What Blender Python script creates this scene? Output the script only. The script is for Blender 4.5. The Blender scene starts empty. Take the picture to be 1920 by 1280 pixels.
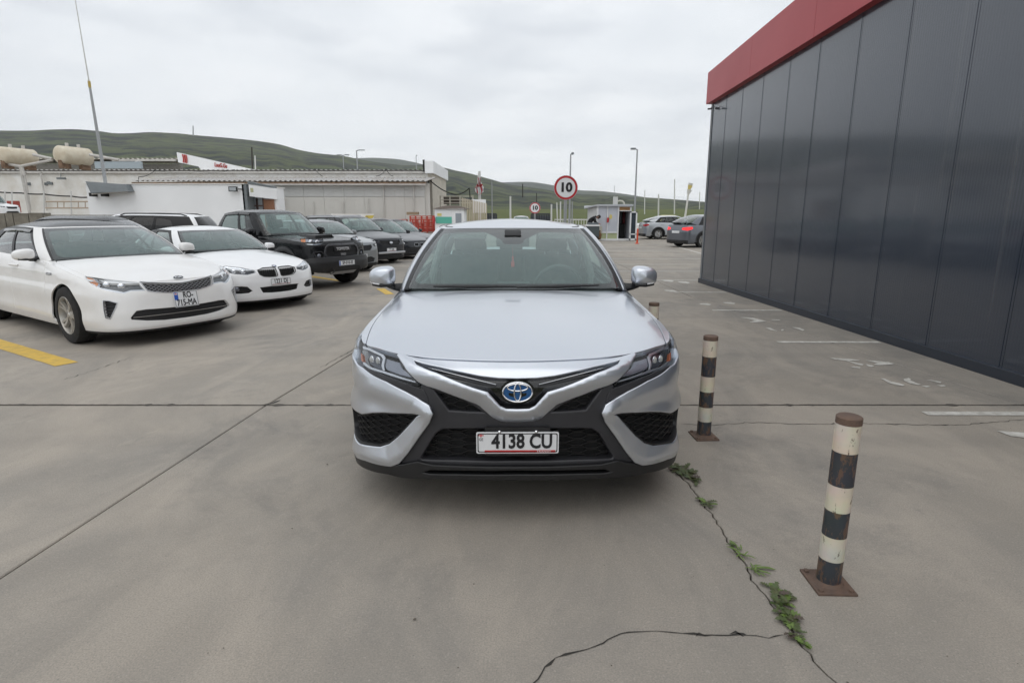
import bpy, bmesh, math, random
import numpy as np
from mathutils import Vector, Matrix
from mathutils.geometry import delaunay_2d_cdt

# ---------------------------------------------------------------- camera, world, light
CAM_H, F_PX, PITCH = 1.5, 1095.0, math.radians(12.4)
scene = bpy.context.scene
COL = scene.collection
cam_data = bpy.data.cameras.new('camera'); cam = bpy.data.objects.new('camera', cam_data); COL.objects.link(cam)
cam.location = (0, 0, CAM_H); cam.rotation_euler = (math.pi/2 - PITCH, 0, 0)
cam_data.sensor_width = 36; cam_data.lens = F_PX/1920*36
cam_data.clip_start = 0.05; cam_data.clip_end = 20000
scene.camera = cam

SUN_EL, SUN_AZ = math.radians(58), math.radians(200)     # azimuth clockwise from +Y
world = bpy.data.worlds.new('World'); scene.world = world; world.use_nodes = True
def build_world():
    nt = world.node_tree; n = nt.nodes; l = nt.links; n.clear()
    out = n.new('ShaderNodeOutputWorld'); bg = n.new('ShaderNodeBackground'); l.new(bg.outputs[0], out.inputs[0])
    sky = n.new('ShaderNodeTexSky'); sky.sky_type = 'NISHITA'; sky.sun_disc = False
    sky.sun_elevation = SUN_EL; sky.sun_rotation = SUN_AZ
    tc = n.new('ShaderNodeTexCoord')
    sep = n.new('ShaderNodeSeparateXYZ'); l.new(tc.outputs['Generated'], sep.inputs[0])
    # project the direction onto a flat cloud deck so clouds flatten toward the horizon
    zz = n.new('ShaderNodeMath'); zz.operation = 'MAXIMUM'; zz.inputs[1].default_value = 0.0; l.new(sep.outputs['Z'], zz.inputs[0])
    za = n.new('ShaderNodeMath'); za.operation = 'ADD'; za.inputs[1].default_value = 0.10; l.new(zz.outputs[0], za.inputs[0])
    dx = n.new('ShaderNodeMath'); dx.operation = 'DIVIDE'; l.new(sep.outputs['X'], dx.inputs[0]); l.new(za.outputs[0], dx.inputs[1])
    dy = n.new('ShaderNodeMath'); dy.operation = 'DIVIDE'; l.new(sep.outputs['Y'], dy.inputs[0]); l.new(za.outputs[0], dy.inputs[1])
    cmb = n.new('ShaderNodeCombineXYZ'); l.new(dx.outputs[0], cmb.inputs[0]); l.new(dy.outputs[0], cmb.inputs[1])
    n1 = n.new('ShaderNodeTexNoise'); n1.inputs['Scale'].default_value = 0.75; n1.inputs['Detail'].default_value = 6; n1.inputs['Roughness'].default_value = 0.52
    n1.inputs['Distortion'].default_value = 0.3
    l.new(cmb.outputs[0], n1.inputs['Vector'])
    n2 = n.new('ShaderNodeTexNoise'); n2.inputs['Scale'].default_value = 0.22; n2.inputs['Detail'].default_value = 3
    l.new(cmb.outputs[0], n2.inputs['Vector'])
    add = n.new('ShaderNodeMath'); add.operation = 'MULTIPLY_ADD'; add.inputs[1].default_value = 0.55
    l.new(n1.outputs[0], add.inputs[0])
    m2 = n.new('ShaderNodeMath'); m2.operation = 'MULTIPLY'; m2.inputs[1].default_value = 0.45; l.new(n2.outputs[0], m2.inputs[0]); l.new(m2.outputs[0], add.inputs[2])
    cr = n.new('ShaderNodeValToRGB')
    cr.color_ramp.elements[0].position = 0.32; cr.color_ramp.elements[0].color = (0.54, 0.575, 0.62, 1)
    cr.color_ramp.elements[1].position = 0.62; cr.color_ramp.elements[1].color = (0.86, 0.872, 0.88, 1)
    e = cr.color_ramp.elements.new(0.47); e.color = (0.735, 0.76, 0.785, 1)
    l.new(add.outputs[0], cr.inputs[0])
    # a few low darker wisps near the horizon
    mp = n.new('ShaderNodeMapping'); mp.inputs['Scale'].default_value = (3.0, 3.0, 11.0); l.new(tc.outputs['Generated'], mp.inputs[0])
    n3 = n.new('ShaderNodeTexNoise'); n3.inputs['Scale'].default_value = 1.6; n3.inputs['Detail'].default_value = 5; n3.inputs['Roughness'].default_value=0.5; l.new(mp.outputs[0], n3.inputs['Vector'])
    cr3 = n.new('ShaderNodeValToRGB'); cr3.color_ramp.elements[0].position = 0.50; cr3.color_ramp.elements[0].color = (0,0,0,1)
    cr3.color_ramp.elements[1].position = 0.72; cr3.color_ramp.elements[1].color = (1,1,1,1); l.new(n3.outputs[0], cr3.inputs[0])
    mixw = n.new('ShaderNodeMix'); mixw.data_type = 'RGBA'
    ww = n.new('ShaderNodeMath'); ww.operation = 'MULTIPLY'; ww.inputs[1].default_value = 0.55; l.new(cr3.outputs[0], ww.inputs[0])
    l.new(ww.outputs[0], mixw.inputs['Factor']); l.new(cr.outputs[0], mixw.inputs['A']); mixw.inputs['B'].default_value = (0.50, 0.53, 0.575, 1)
    # brighter, flatter band low on the horizon, slightly darker zenith cloud
    hz = n.new('ShaderNodeMapRange'); hz.inputs['From Min'].default_value = 0.0; hz.inputs['From Max'].default_value = 0.30
    hz.inputs['To Min'].default_value = 0.35; hz.inputs['To Max'].default_value = 0.0; l.new(zz.outputs[0], hz.inputs['Value'])
    mixh = n.new('ShaderNodeMix'); mixh.data_type = 'RGBA'; l.new(hz.outputs[0], mixh.inputs['Factor'])
    l.new(mixw.outputs['Result'], mixh.inputs['A']); mixh.inputs['B'].default_value = (0.84, 0.86, 0.87, 1)
    # thick overcast over the blue sky: sky texture contributes a little through the deck
    sk = n.new('ShaderNodeMix'); sk.data_type = 'RGBA'; sk.blend_type = 'MIX'; sk.inputs['Factor'].default_value = 0.93
    sm = n.new('ShaderNodeVectorMath'); sm.operation = 'SCALE'; sm.inputs['Scale'].default_value = 0.07; l.new(sky.outputs[0], sm.inputs[0])
    l.new(sm.outputs[0], sk.inputs['A']); l.new(mixh.outputs['Result'], sk.inputs['B'])
    l.new(sk.outputs['Result'], bg.inputs['Color']); bg.inputs['Strength'].default_value = 1.15
build_world()
sun_d = bpy.data.lights.new('sun', 'SUN'); sun = bpy.data.objects.new('sun', sun_d); COL.objects.link(sun)
sun_d.energy = 0.5; sun_d.angle = math.radians(60); sun_d.color = (1.0, 0.97, 0.93)
_sd = Vector((math.sin(SUN_AZ)*math.cos(SUN_EL), math.cos(SUN_AZ)*math.cos(SUN_EL), math.sin(SUN_EL)))
sun.rotation_euler = _sd.to_track_quat('Z', 'Y').to_euler()
vs = scene.view_settings; vs.view_transform = 'Standard'; vs.look = 'None'; vs.exposure = 0.30; vs.gamma = 1.0; vs.use_curve_mapping = False
scene.cycles.max_bounces = 8; scene.cycles.transparent_max_bounces = 16

# ---------------------------------------------------------------- pixel <-> place helpers (photo pixels 1920x1280)
CT, ST = math.cos(PITCH), math.sin(PITCH)
def ray(px, py):
    xc, yc = (px-960)/F_PX, (py-640)/F_PX
    return np.array([xc, CT - yc*ST, -ST - yc*CT])       # per unit of view depth
def gnd(px, py, z=0.0):
    d = ray(px, py); t = (z-CAM_H)/d[2]; return (d[0]*t, d[1]*t)
def at(px, py, Y):
    d = ray(px, py); t = Y/d[1]; return (d[0]*t, Y, CAM_H + d[2]*t)
def project(P):
    P = np.asarray(P, float); X = P[...,0]; Y = P[...,1]; Z = P[...,2]-CAM_H
    zc = Y*CT - Z*ST; yc = -Z*CT - Y*ST
    return np.stack([960+F_PX*X/zc, 640+F_PX*yc/zc], -1)

# ---------------------------------------------------------------- materials
MATS = {}
def mat(name, color, rough=0.5, metal=0.0, coat=0.0, spec=0.5, emit=None, estr=0.0, vary=0.0, vscale=5.0, bump=0.0, bscale=50.0, flake=0.0, dirt=None):
    if name in MATS: return MATS[name]
    m = bpy.data.materials.new(name); m.use_nodes = True; nt = m.node_tree; n = nt.nodes; l = nt.links
    p = n['Principled BSDF']
    p.inputs['Base Color'].default_value = (*color, 1); p.inputs['Roughness'].default_value = rough
    p.inputs['Metallic'].default_value = metal; p.inputs['Coat Weight'].default_value = coat; p.inputs['Coat Roughness'].default_value = 0.03
    p.inputs['Specular IOR Level'].default_value = spec
    if emit: p.inputs['Emission Color'].default_value = (*emit, 1); p.inputs['Emission Strength'].default_value = estr
    tc = n.new('ShaderNodeTexCoord')
    if vary > 0:
        t = n.new('ShaderNodeTexNoise'); t.inputs['Scale'].default_value = vscale; t.inputs['Detail'].default_value = 6; t.inputs['Roughness'].default_value = 0.6
        l.new(tc.outputs['Object'], t.inputs['Vector'])
        mx = n.new('ShaderNodeMix'); mx.data_type = 'RGBA'
        mr = n.new('ShaderNodeMapRange'); mr.inputs['From Min'].default_value = 0.3; mr.inputs['From Max'].default_value = 0.7; l.new(t.outputs[0], mr.inputs['Value'])
        l.new(mr.outputs[0], mx.inputs['Factor'])
        c2 = dirt or tuple(c*(1-vary) for c in color)
        mx.inputs['A'].default_value = (*[min(1, c*(1+vary*0.35)) for c in color], 1); mx.inputs['B'].default_value = (*c2, 1)
        l.new(mx.outputs['Result'], p.inputs['Base Color'])
        mr2 = n.new('ShaderNodeMapRange'); mr2.inputs['To Min'].default_value = max(0, rough-0.06); mr2.inputs['To Max'].default_value = min(1, rough+0.1); l.new(t.outputs[0], mr2.inputs['Value']); l.new(mr2.outputs[0], p.inputs['Roughness'])
    if bump > 0:
        t = n.new('ShaderNodeTexNoise'); t.inputs['Scale'].default_value = bscale; t.inputs['Detail'].default_value = 4
        l.new(tc.outputs['Object'], t.inputs['Vector'])
        b = n.new('ShaderNodeBump'); b.inputs['Strength'].default_value = bump; b.inputs['Distance'].default_value = 0.002
        l.new(t.outputs[0], b.inputs['Height']); l.new(b.outputs[0], p.inputs['Normal'])
    if flake > 0:   # metallic paint: fine sparkle normal on the base layer only
        v = n.new('ShaderNodeTexVoronoi'); v.inputs['Scale'].default_value = 1400; l.new(tc.outputs['Object'], v.inputs['Vector'])
        mx = n.new('ShaderNodeMix'); mx.data_type = 'RGBA'; mx.inputs['Factor'].default_value = flake
        mx.inputs['A'].default_value = (*color, 1); l.new(v.outputs['Color'], mx.inputs['B']); mx.blend_type = 'SOFT_LIGHT'
        l.new(mx.outputs['Result'], p.inputs['Base Color'])
    MATS[name] = m; return m
def glass(name, tint=(0.7, 0.8, 0.77), rough=0.0, ior=1.5, extra=0.0, gain=1.5):
    if name in MATS: return MATS[name]
    m = bpy.data.materials.new(name); m.use_nodes = True; nt = m.node_tree; n = nt.nodes; l = nt.links; n.clear()
    out = n.new('ShaderNodeOutputMaterial'); mix = n.new('ShaderNodeMixShader'); tr = n.new('ShaderNodeBsdfTransparent'); gl = n.new('ShaderNodeBsdfGlossy')
    tr.inputs[0].default_value = (*tint, 1); gl.inputs['Roughness'].default_value = rough; gl.inputs[0].default_value = (1, 1, 1, 1)
    fr = n.new('ShaderNodeFresnel'); fr.inputs[0].default_value = ior
    # backfaces see the same reflectance: use abs via layer weight free fresnel on flipped normals
    geo = n.new('ShaderNodeNewGeometry'); inv = n.new('ShaderNodeVectorMath'); inv.operation = 'SCALE'
    mr = n.new('ShaderNodeMath'); mr.operation = 'MULTIPLY_ADD'; mr.inputs[1].default_value = gain; mr.inputs[2].default_value = extra; mr.use_clamp = True
    fr2 = n.new('ShaderNodeMath'); fr2.operation = 'MULTIPLY'
    nb = n.new('ShaderNodeMath'); nb.operation = 'SUBTRACT'; nb.inputs[0].default_value = 1.0; l.new(geo.outputs['Backfacing'], nb.inputs[1])
    l.new(fr.outputs[0], mr.inputs[0]); l.new(mr.outputs[0], fr2.inputs[0]); l.new(nb.outputs[0], fr2.inputs[1]); n.remove(inv)
    l.new(fr2.outputs[0], mix.inputs[0]); l.new(tr.outputs[0], mix.inputs[1]); l.new(gl.outputs[0], mix.inputs[2]); l.new(mix.outputs[0], out.inputs[0])
    MATS[name] = m; return m

# ---------------------------------------------------------------- objects
def props(o, label=None, cat=None, group=None, kind=None):
    if label: o['label'] = label
    if cat: o['category'] = cat
    if group: o['group'] = group
    if kind: o['kind'] = kind
    return o
def thing(name, label, cat, loc=(0, 0, 0), rz=0.0, group=None):
    o = bpy.data.objects.new(name, None); COL.objects.link(o); o.location = loc; o.rotation_euler = (0, 0, rz); o.empty_display_size = 0.2
    return props(o, label, cat, group)
def link_mesh(name, me, parent=None):
    o = bpy.data.objects.new(name, me); COL.objects.link(o)
    if parent is not None: o.parent = parent
    return o
def mesh_obj(name, V, F, m, parent=None, normals=None, smooth=False, sharp=None):
    me = bpy.data.meshes.new(name); me.from_pydata([tuple(map(float, v)) for v in V], [], [tuple(map(int, f)) for f in F])
    for mm in (m if isinstance(m, (list, tuple)) else [m]): me.materials.append(mm)
    if smooth or normals is not None:
        me.polygons.foreach_set('use_smooth', [True]*len(me.polygons))
    me.update()
    if normals is not None:
        me.normals_split_custom_set_from_vertices([tuple(map(float, q)) for q in normals])
    elif sharp is not None:
        me.set_sharp_from_angle(angle=sharp)
    return link_mesh(name, me, parent)
class MB:
    """collects simple solids into one mesh"""
    def __init__(s): s.v = []; s.f = []; s.mi = []
    def add(s, V, F, mi=0):
        b = len(s.v); s.v += [tuple(map(float, v)) for v in V]; s.f += [tuple(b+int(i) for i in f) for f in F]; s.mi += [mi]*len(F); return s
    def box(s, x0, x1, y0, y1, z0, z1, mi=0, M=None):
        V = [(x0,y0,z0),(x1,y0,z0),(x1,y1,z0),(x0,y1,z0),(x0,y0,z1),(x1,y0,z1),(x1,y1,z1),(x0,y1,z1)]
        if M is not None: V = [tuple(M @ Vector(v)) for v in V]
        return s.add(V, [(0,3,2,1),(4,5,6,7),(0,1,5,4),(1,2,6,5),(2,3,7,6),(3,0,4,7)], mi)
    def tube(s, pts, r, seg=8, cap=True, mi=0):
        pts = [Vector(p) for p in pts]; n = len(pts); rr = r if isinstance(r, (list, tuple)) else [r]*n
        V = []; F = []; up = Vector((0, 0, 1)); prev = None
        for i, p in enumerate(pts):
            d = (pts[min(i+1, n-1)] - pts[max(i-1, 0)]).normalized()
            a = prev if prev is not None else (up if abs(d.z) < 0.9 else Vector((1, 0, 0)))
            u = (a - d*a.dot(d)).normalized(); w = d.cross(u); prev = u
            for k in range(seg):
                t = 2*math.pi*k/seg; V.append(tuple(p + (u*math.cos(t) + w*math.sin(t))*rr[i]))
        for i in range(n-1):
            for k in range(seg):
                a0 = i*seg+k; b0 = i*seg+(k+1) % seg; F.append((a0, b0, b0+seg, a0+seg))
        if cap: F.append(tuple(range(seg))[::-1]); F.append(tuple((n-1)*seg+k for k in range(seg)))
        return s.add(V, F, mi)
    def prism(s, poly, h, M=None, mi=0):     # poly in xy, extruded z 0..h
        n = len(poly); V = [(x, y, 0) for x, y in poly] + [(x, y, h) for x, y in poly]
        if M is not None: V = [tuple(M @ Vector(v)) for v in V]
        return s.add(V, [tuple(range(n))[::-1], tuple(range(n, 2*n))] + [(i, (i+1) % n, n+(i+1) % n, n+i) for i in range(n)], mi)
    def lathe(s, prof, seg=24, M=None, mi=0, axis='Z'):   # prof (r,z)
        V = []; F = []; n = len(prof)
        for k in range(seg):
            t = 2*math.pi*k/seg
            for r, z in prof:
                p = (r*math.cos(t), r*math.sin(t), z) if axis == 'Z' else (z, r*math.cos(t), r*math.sin(t))
                V.append(tuple(M @ Vector(p)) if M is not None else p)
        for k in range(seg):
            for i in range(n-1):
                a = k*n+i; b = ((k+1) % seg)*n+i; F.append((a, b, b+1, a+1))
        return s.add(V, F, mi)
    def build(s, name, m, parent=None, smooth=False, sharp=None, bevel=0.0):
        me = bpy.data.meshes.new(name); me.from_pydata(s.v, [], s.f)
        ms = m if isinstance(m, (list, tuple)) else [m]
        for mm in ms: me.materials.append(mm)
        if len(ms) > 1: me.polygons.foreach_set('material_index', s.mi)
        bm = bmesh.new(); bm.from_mesh(me); bmesh.ops.recalc_face_normals(bm, faces=bm.faces)
        if bevel > 0:
            es = [e for e in bm.edges if len(e.link_faces) == 2 and e.calc_face_angle(0) > 0.6]
            bmesh.ops.bevel(bm, geom=es, offset=bevel, segments=2, affect='EDGES', profile=0.6)
        bm.to_mesh(me); bm.free()
        if smooth or bevel > 0:
            me.polygons.foreach_set('use_smooth', [True]*len(me.polygons)); me.set_sharp_from_angle(angle=sharp or math.radians(35))
        me.update(); return link_mesh(name, me, parent)
def text_mesh(name, s, size, m, parent=None, M=None, depth=0.002, sx=1.0, bold=0.0, align='CENTER', spacing=1.0):
    cu = bpy.data.curves.new('txt', 'FONT'); cu.body = s; cu.size = size; cu.align_x = align; cu.align_y = 'CENTER'; cu.extrude = depth; cu.bevel_depth = bold; cu.bevel_resolution = 0; cu.space_character = spacing; cu.resolution_u = 3
    o = bpy.data.objects.new('txt', cu); COL.objects.link(o); bpy.context.view_layer.update()
    dg = bpy.context.evaluated_depsgraph_get(); me = bpy.data.meshes.new_from_object(o.evaluated_get(dg))
    bpy.data.objects.remove(o); bpy.data.curves.remove(cu)
    T = Matrix.Diagonal((sx, 1, 1, 1))
    me.transform((M @ T) if M is not None else T)
    me.materials.clear(); me.materials.append(m); me.name = name
    return link_mesh(name, me, parent)
def frame_matrix(o, right, up):
    r = Vector(right).normalized(); u = Vector(up); u = (u - r*u.dot(r)).normalized(); n = r.cross(u)
    M = Matrix.Identity(4)
    for i in range(3): M[i][0] = r[i]; M[i][1] = u[i]; M[i][2] = n[i]; M[i][3] = o[i]
    return M

# ---------------------------------------------------------------- curves and surfaces
def pchip(xs, ys):
    xs = np.asarray(xs, float); ys = np.asarray(ys, float); h = np.diff(xs); d = np.diff(ys, axis=0)/(h if ys.ndim == 1 else h[:, None])
    m = np.zeros_like(ys); m[0] = d[0]; m[-1] = d[-1]
    hh = h if ys.ndim == 1 else h[:, None]
    for i in range(1, len(xs)-1):
        a, b = d[i-1], d[i]; w1 = 2*hh[i]+hh[i-1]; w2 = hh[i]+2*hh[i-1]
        with np.errstate(divide='ignore', invalid='ignore'):
            v = (w1+w2)/(w1/a + w2/b)
        m[i] = np.where(a*b > 0, v, 0)
    def f(x):
        x = np.asarray(x, float); xc = np.clip(x, xs[0], xs[-1]); i = np.clip(np.searchsorted(xs, xc, side='right')-1, 0, len(xs)-2)
        hi = h[i]; t = (xc-xs[i])/hi
        if ys.ndim > 1: hi = hi[..., None]; t = t[..., None]
        t2 = t*t; t3 = t2*t
        return (2*t3-3*t2+1)*ys[i] + (t3-2*t2+t)*hi*m[i] + (-2*t3+3*t2)*ys[i+1] + (t3-t2)*hi*m[i+1]
    return f
def crom(P, n=12):
    """Catmull-Rom through points, dense polyline (centripetal-ish via chord tangents)"""
    P = np.asarray(P, float); N = len(P); t = np.concatenate([[0], np.cumsum(np.sqrt(np.linalg.norm(np.diff(P, axis=0), axis=1)+1e-9))])
    m = np.zeros_like(P)
    for i in range(N):
        a = max(i-1, 0); b = min(i+1, N-1)
        if a == i or b == i: m[i] = (P[b]-P[a])/(t[b]-t[a])
        else:
            d0 = (P[i]-P[a])/(t[i]-t[a]); d1 = (P[b]-P[i])/(t[b]-t[i]); w = (t[i]-t[a])/(t[b]-t[a]); m[i] = d0*(1-w)+d1*w
    out = []
    for i in range(N-1):
        h = t[i+1]-t[i]
        for k in range(n):
            u = k/n; u2 = u*u; u3 = u2*u
            out.append((2*u3-3*u2+1)*P[i]+(u3-2*u2+u)*h*m[i]+(-2*u3+3*u2)*P[i+1]+(u3-u2)*h*m[i+1])
    out.append(P[-1]); return np.array(out)
def sm(x, a, b):
    t = np.clip((np.asarray(x, float)-a)/(b-a), 0, 1); return t*t*(3-2*t)
class Surf:
    def __init__(s, f, flip=1.0, h=0.004): s.f = f; s.flip = flip; s.h = h
    def P(s, a, b): return s.f(np.asarray(a, float), np.asarray(b, float))
    def N(s, a, b):
        a = np.asarray(a, float); b = np.asarray(b, float); h = s.h
        da = s.f(a+h, b)-s.f(a-h, b); db = s.f(a, b+h)-s.f(a, b-h)
        n = np.cross(da, db)*s.flip; return n/(np.linalg.norm(n, axis=-1, keepdims=True)+1e-12)
    def disp(s, d):
        def f(a, b):
            dd = d(a, b) if callable(d) else d*np.ones_like(a)
            return s.f(a, b) + s.N(a, b)*np.asarray(dd)[..., None]
        return Surf(f, s.flip, s.h)
def inpoly(P, poly):
    poly = np.asarray(poly); x, y = P[:, 0], P[:, 1]; c = np.zeros(len(P), bool); n = len(poly); j = n-1
    for i in range(n):
        xi, yi = poly[i]; xj, yj = poly[j]
        if yi != yj:
            k = ((yi > y) != (yj > y)) & (x < (xj-xi)*(y-yi)/(yj-yi)+xi); c ^= k
        j = i
    return c
def polydist(P, line):
    """distance of points to polyline and signed side (+ = left of direction)"""
    P = np.asarray(P, float); best = np.full(P.shape[:-1], 1e9); side = np.zeros(P.shape[:-1])
    for i in range(len(line)-1):
        a = np.array(line[i]); b = np.array(line[i+1]); d = b-a; L2 = d@d+1e-12
        t = np.clip(((P-a)@d)/L2, 0, 1); q = a + t[..., None]*d; r = P-q; dd = np.sqrt((r**2).sum(-1)); s = d[0]*r[..., 1]-d[1]*r[..., 0]
        k = dd < best; best = np.where(k, dd, best); side = np.where(k, np.sign(s), side)
    return best, side
def ridge(line, h, wl, wr):
    """displacement: height h on the polyline falling to 0 over wl (left) / wr (right)"""
    def f(a, b):
        d, s = polydist(np.stack([a, b], -1), line); w = np.where(s > 0, wl, wr)
        return h*np.maximum(0, 1-d/w)
    return f
def area(poly):
    p = np.asarray(poly); x, y = p[:, 0], p[:, 1]; return 0.5*np.sum(x*np.roll(y, -1)-np.roll(x, -1)*y)
def densify(poly, step):
    out = []; n = len(poly)
    for i in range(n):
        a = np.array(poly[i], float); b = np.array(poly[(i+1) % n], float); k = max(1, int(math.ceil(np.linalg.norm(b-a)/step)))
        for j in range(k): out.append(a+(b-a)*j/k)
    return np.array(out)
def chaikin(poly, n=1, keep=()):
    P = [np.array(p, float) for p in poly]; K = [i in keep for i in range(len(P))]
    for _ in range(n):
        Q = []; KQ = []
        N = len(P)
        for i in range(N):
            a, p, b = P[i-1], P[i], P[(i+1) % N]
            if K[i]: Q.append(p); KQ.append(True)
            else: Q += [p*0.75+a*0.25, p*0.75+b*0.25]; KQ += [False, False]
        P, K = Q, KQ
    return np.array(P)
def patch(name, surf, poly, m, parent=None, holes=(), step=0.03, edge=0.004, depth=0.015, mirror=False, inset=0.0, rim=True):
    loops = [densify(poly, step)] + [densify(h, step) for h in holes]
    for i, L in enumerate(loops):
        if (area(L) > 0) != (i == 0): loops[i] = L[::-1]
    if inset:
        for i, L in enumerate(loops):
            d1 = np.roll(L, -1, 0)-L; d0 = L-np.roll(L, 1, 0)
            nn = lambda d: np.stack([-d[:, 1], d[:, 0]], -1)/(np.linalg.norm(d, axis=1)[:, None]+1e-12)
            v = nn(d0)+nn(d1); v /= np.maximum(0.6, (v**2).sum(1))[:, None]/2 + 1e-9
            loops[i] = L + v*inset
    lo = loops[0].min(0); hi = loops[0].max(0)
    gx = np.arange(lo[0]+step*0.5, hi[0], step); gy = np.arange(lo[1]+step*0.5, hi[1], step)
    G = np.array([(x+(step*0.5 if k % 2 else 0), y) for k, y in enumerate(gy) for x in gx]).reshape(-1, 2)
    B = np.concatenate(loops)
    if len(G):
        ok = inpoly(G, loops[0])
        for L in loops[1:]: ok &= ~inpoly(G, L)
        G = G[ok]
        if len(G):
            near = np.ones(len(G), bool)
            for c in range(0, len(G), 500):
                d = np.sqrt(((G[c:c+500, None, :]-B[None])**2).sum(-1)).min(1); near[c:c+500] = d > step*0.45
            G = G[near]
    allp = np.concatenate([B, G]) if len(G) else B
    E = []; o = 0
    for L in loops:
        k = len(L); E += [(o+i, o+(i+1) % k) for i in range(k)]; o += k
    vo, eo, fo, *_ = delaunay_2d_cdt([Vector((float(p[0]), float(p[1]))) for p in allp], E, [], 0, 1e-6)
    vo = np.array([(v.x, v.y) for v in vo]); F = np.array([f for f in fo if len(f) == 3])
    c = vo[F].mean(1); ok = inpoly(c, loops[0])
    for L in loops[1:]: ok &= ~inpoly(c, L)
    F = F[ok]
    A = 0.5*((vo[F[:, 1], 0]-vo[F[:, 0], 0])*(vo[F[:, 2], 1]-vo[F[:, 0], 1])-(vo[F[:, 2], 0]-vo[F[:, 0], 0])*(vo[F[:, 1], 1]-vo[F[:, 0], 1]))
    F = F[np.abs(A) > 1e-9]
    a, b = vo[:, 0].copy(), vo[:, 1]
    sg = -1.0 if mirror else 1.0
    P = surf.P(a*sg, b); N = surf.N(a*sg, b)
    fl = (surf.flip < 0) != mirror
    V = list(P); NN = list(N); FF = [tuple(f[::-1]) if fl else tuple(f) for f in F]
    if rim:
        for L in loops:
            la, lb = L[:, 0]*sg, L[:, 1]; p = surf.P(la, lb); n = surf.N(la, lb)
            d = np.roll(p, -1, 0)-np.roll(p, 1, 0); d /= (np.linalg.norm(d, axis=1)[:, None]+1e-12)
            t = np.cross(d, n)*(1 if not fl else -1)
            t /= (np.linalg.norm(t, axis=1)[:, None]+1e-12)
            k = len(L); base = len(V)
            rings = [(p, n), (p+t*edge*0.7-n*edge*0.3, (n+t)*0.7071), (p+t*edge-n*edge, t), (p+t*edge-n*depth, t)]
            for q, qn in rings: V += list(q); NN += list(qn)
            for r in range(3):
                for i in range(k):
                    j = (i+1) % k; q = (base+r*k+i, base+(r+1)*k+i, base+(r+1)*k+j, base+r*k+j)
                    FF.append(q[::-1] if fl else q)
    return mesh_obj(name, V, FF, m, parent, normals=NN)
def grid(name, surf, a0, a1, b0, b1, na, nb, m, parent=None):
    A, B = np.meshgrid(np.linspace(a0, a1, na+1), np.linspace(b0, b1, nb+1), indexing='ij'); A = A.ravel(); B = B.ravel()
    F = []
    for i in range(na):
        for j in range(nb):
            q = (i*(nb+1)+j, (i+1)*(nb+1)+j, (i+1)*(nb+1)+j+1, i*(nb+1)+j+1); F.append(q if surf.flip > 0 else q[::-1])
    return mesh_obj(name, surf.P(A, B), F, m, parent, normals=surf.N(A, B))
def ribbon_mb(mb, surf, line, w, off=0.0, th=0.004):
    """raised strip following a polyline on a surface"""
    L = np.asarray(line, float); p = surf.P(L[:, 0], L[:, 1]); n = surf.N(L[:, 0], L[:, 1])
    d = np.gradient(p, axis=0); t = np.cross(d, n); t /= (np.linalg.norm(t, axis=1)[:, None]+1e-12)
    ww = np.asarray(w)*np.ones(len(L)); V = []; F = []; k = len(L)
    for q in (p+t*ww[:, None]/2+n*off, p+t*ww[:, None]/2*0.6+n*(off+th), p-t*ww[:, None]/2*0.6+n*(off+th), p-t*ww[:, None]/2+n*off): V += list(q)
    for r in range(3):
        for i in range(k-1): F.append((r*k+i, r*k+i+1, (r+1)*k+i+1, (r+1)*k+i))
    mb.add(V, F)
def invert(surf, M, pts, ar, br, na=260, nb=120):
    """surface parameters seen at the given photo pixels (M: car local -> world 4x4 numpy)"""
    A, B = np.meshgrid(np.linspace(*ar, na), np.linspace(*br, nb), indexing='ij')
    def W(a, b): return surf.P(a, b)@M[:3, :3].T+M[:3, 3]
    P = W(A, B); N = surf.N(A, B)@M[:3, :3].T; view = P-np.array([0, 0, CAM_H]); fac = (N*view).sum(-1) < 0
    Q = project(P); out = []
    for px, py in pts:
        d = ((Q-np.array([px, py]))**2).sum(-1); d = np.where(fac, d, 1e9); i = np.unravel_index(np.argmin(d), d.shape)
        a, b = A[i], B[i]; h = 0.003
        for _ in range(6):
            q = project(W(a, b)); J = np.stack([(project(W(a+h, b))-q)/h, (project(W(a, b+h))-q)/h], -1)
            try: st = np.linalg.solve(J, np.array([px, py])-q)
            except Exception: break
            st = np.clip(st, -0.05, 0.05); a2, b2 = a+st[0], b+st[1]
            if not (min(ar)-.02 <= a2 <= max(ar)+.02 and min(br)-.05 <= b2 <= max(br)+.05): break
            a, b = a2, b2
        out.append((float(a), float(b)))
    return out
# ---------------------------------------------------------------- car bodies
M_BLACK = mat('black_plastic', (0.012, 0.012, 0.013), 0.45, vary=0.3, vscale=8)
M_DKGREY = mat('dark_grey_plastic', (0.028, 0.028, 0.032), 0.42, vary=0.2, vscale=9, bump=0.15, bscale=400)
M_GLOSSB = mat('gloss_black', (0.006, 0.006, 0.007), 0.12, coat=0.6)
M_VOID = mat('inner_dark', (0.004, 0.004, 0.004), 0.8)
M_MESH = mat('grille_plastic', (0.016, 0.016, 0.017), 0.3)
M_CHROME = mat('chrome', (0.75, 0.76, 0.78), 0.12, metal=1.0)
M_SATIN = mat('satin_metal', (0.5, 0.51, 0.53), 0.32, metal=1.0)
M_RUBBER = mat('tyre_rubber', (0.016, 0.0155, 0.015), 0.85, vary=0.35, vscale=14)
M_ALLOY = mat('alloy_rim', (0.42, 0.41, 0.39), 0.38, metal=0.8, vary=0.25, vscale=6)
M_ALLOYD = mat('dark_alloy_rim', (0.03, 0.03, 0.032), 0.35, metal=0.3)
M_LENS = glass('lamp_lens', (0.93, 0.95, 0.97), 0.0, 1.42, gain=1.0)
M_WS = glass('windscreen_glass', (0.80, 0.92, 0.90), 0.0, 1.52, extra=0.0, gain=1.4)
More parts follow.
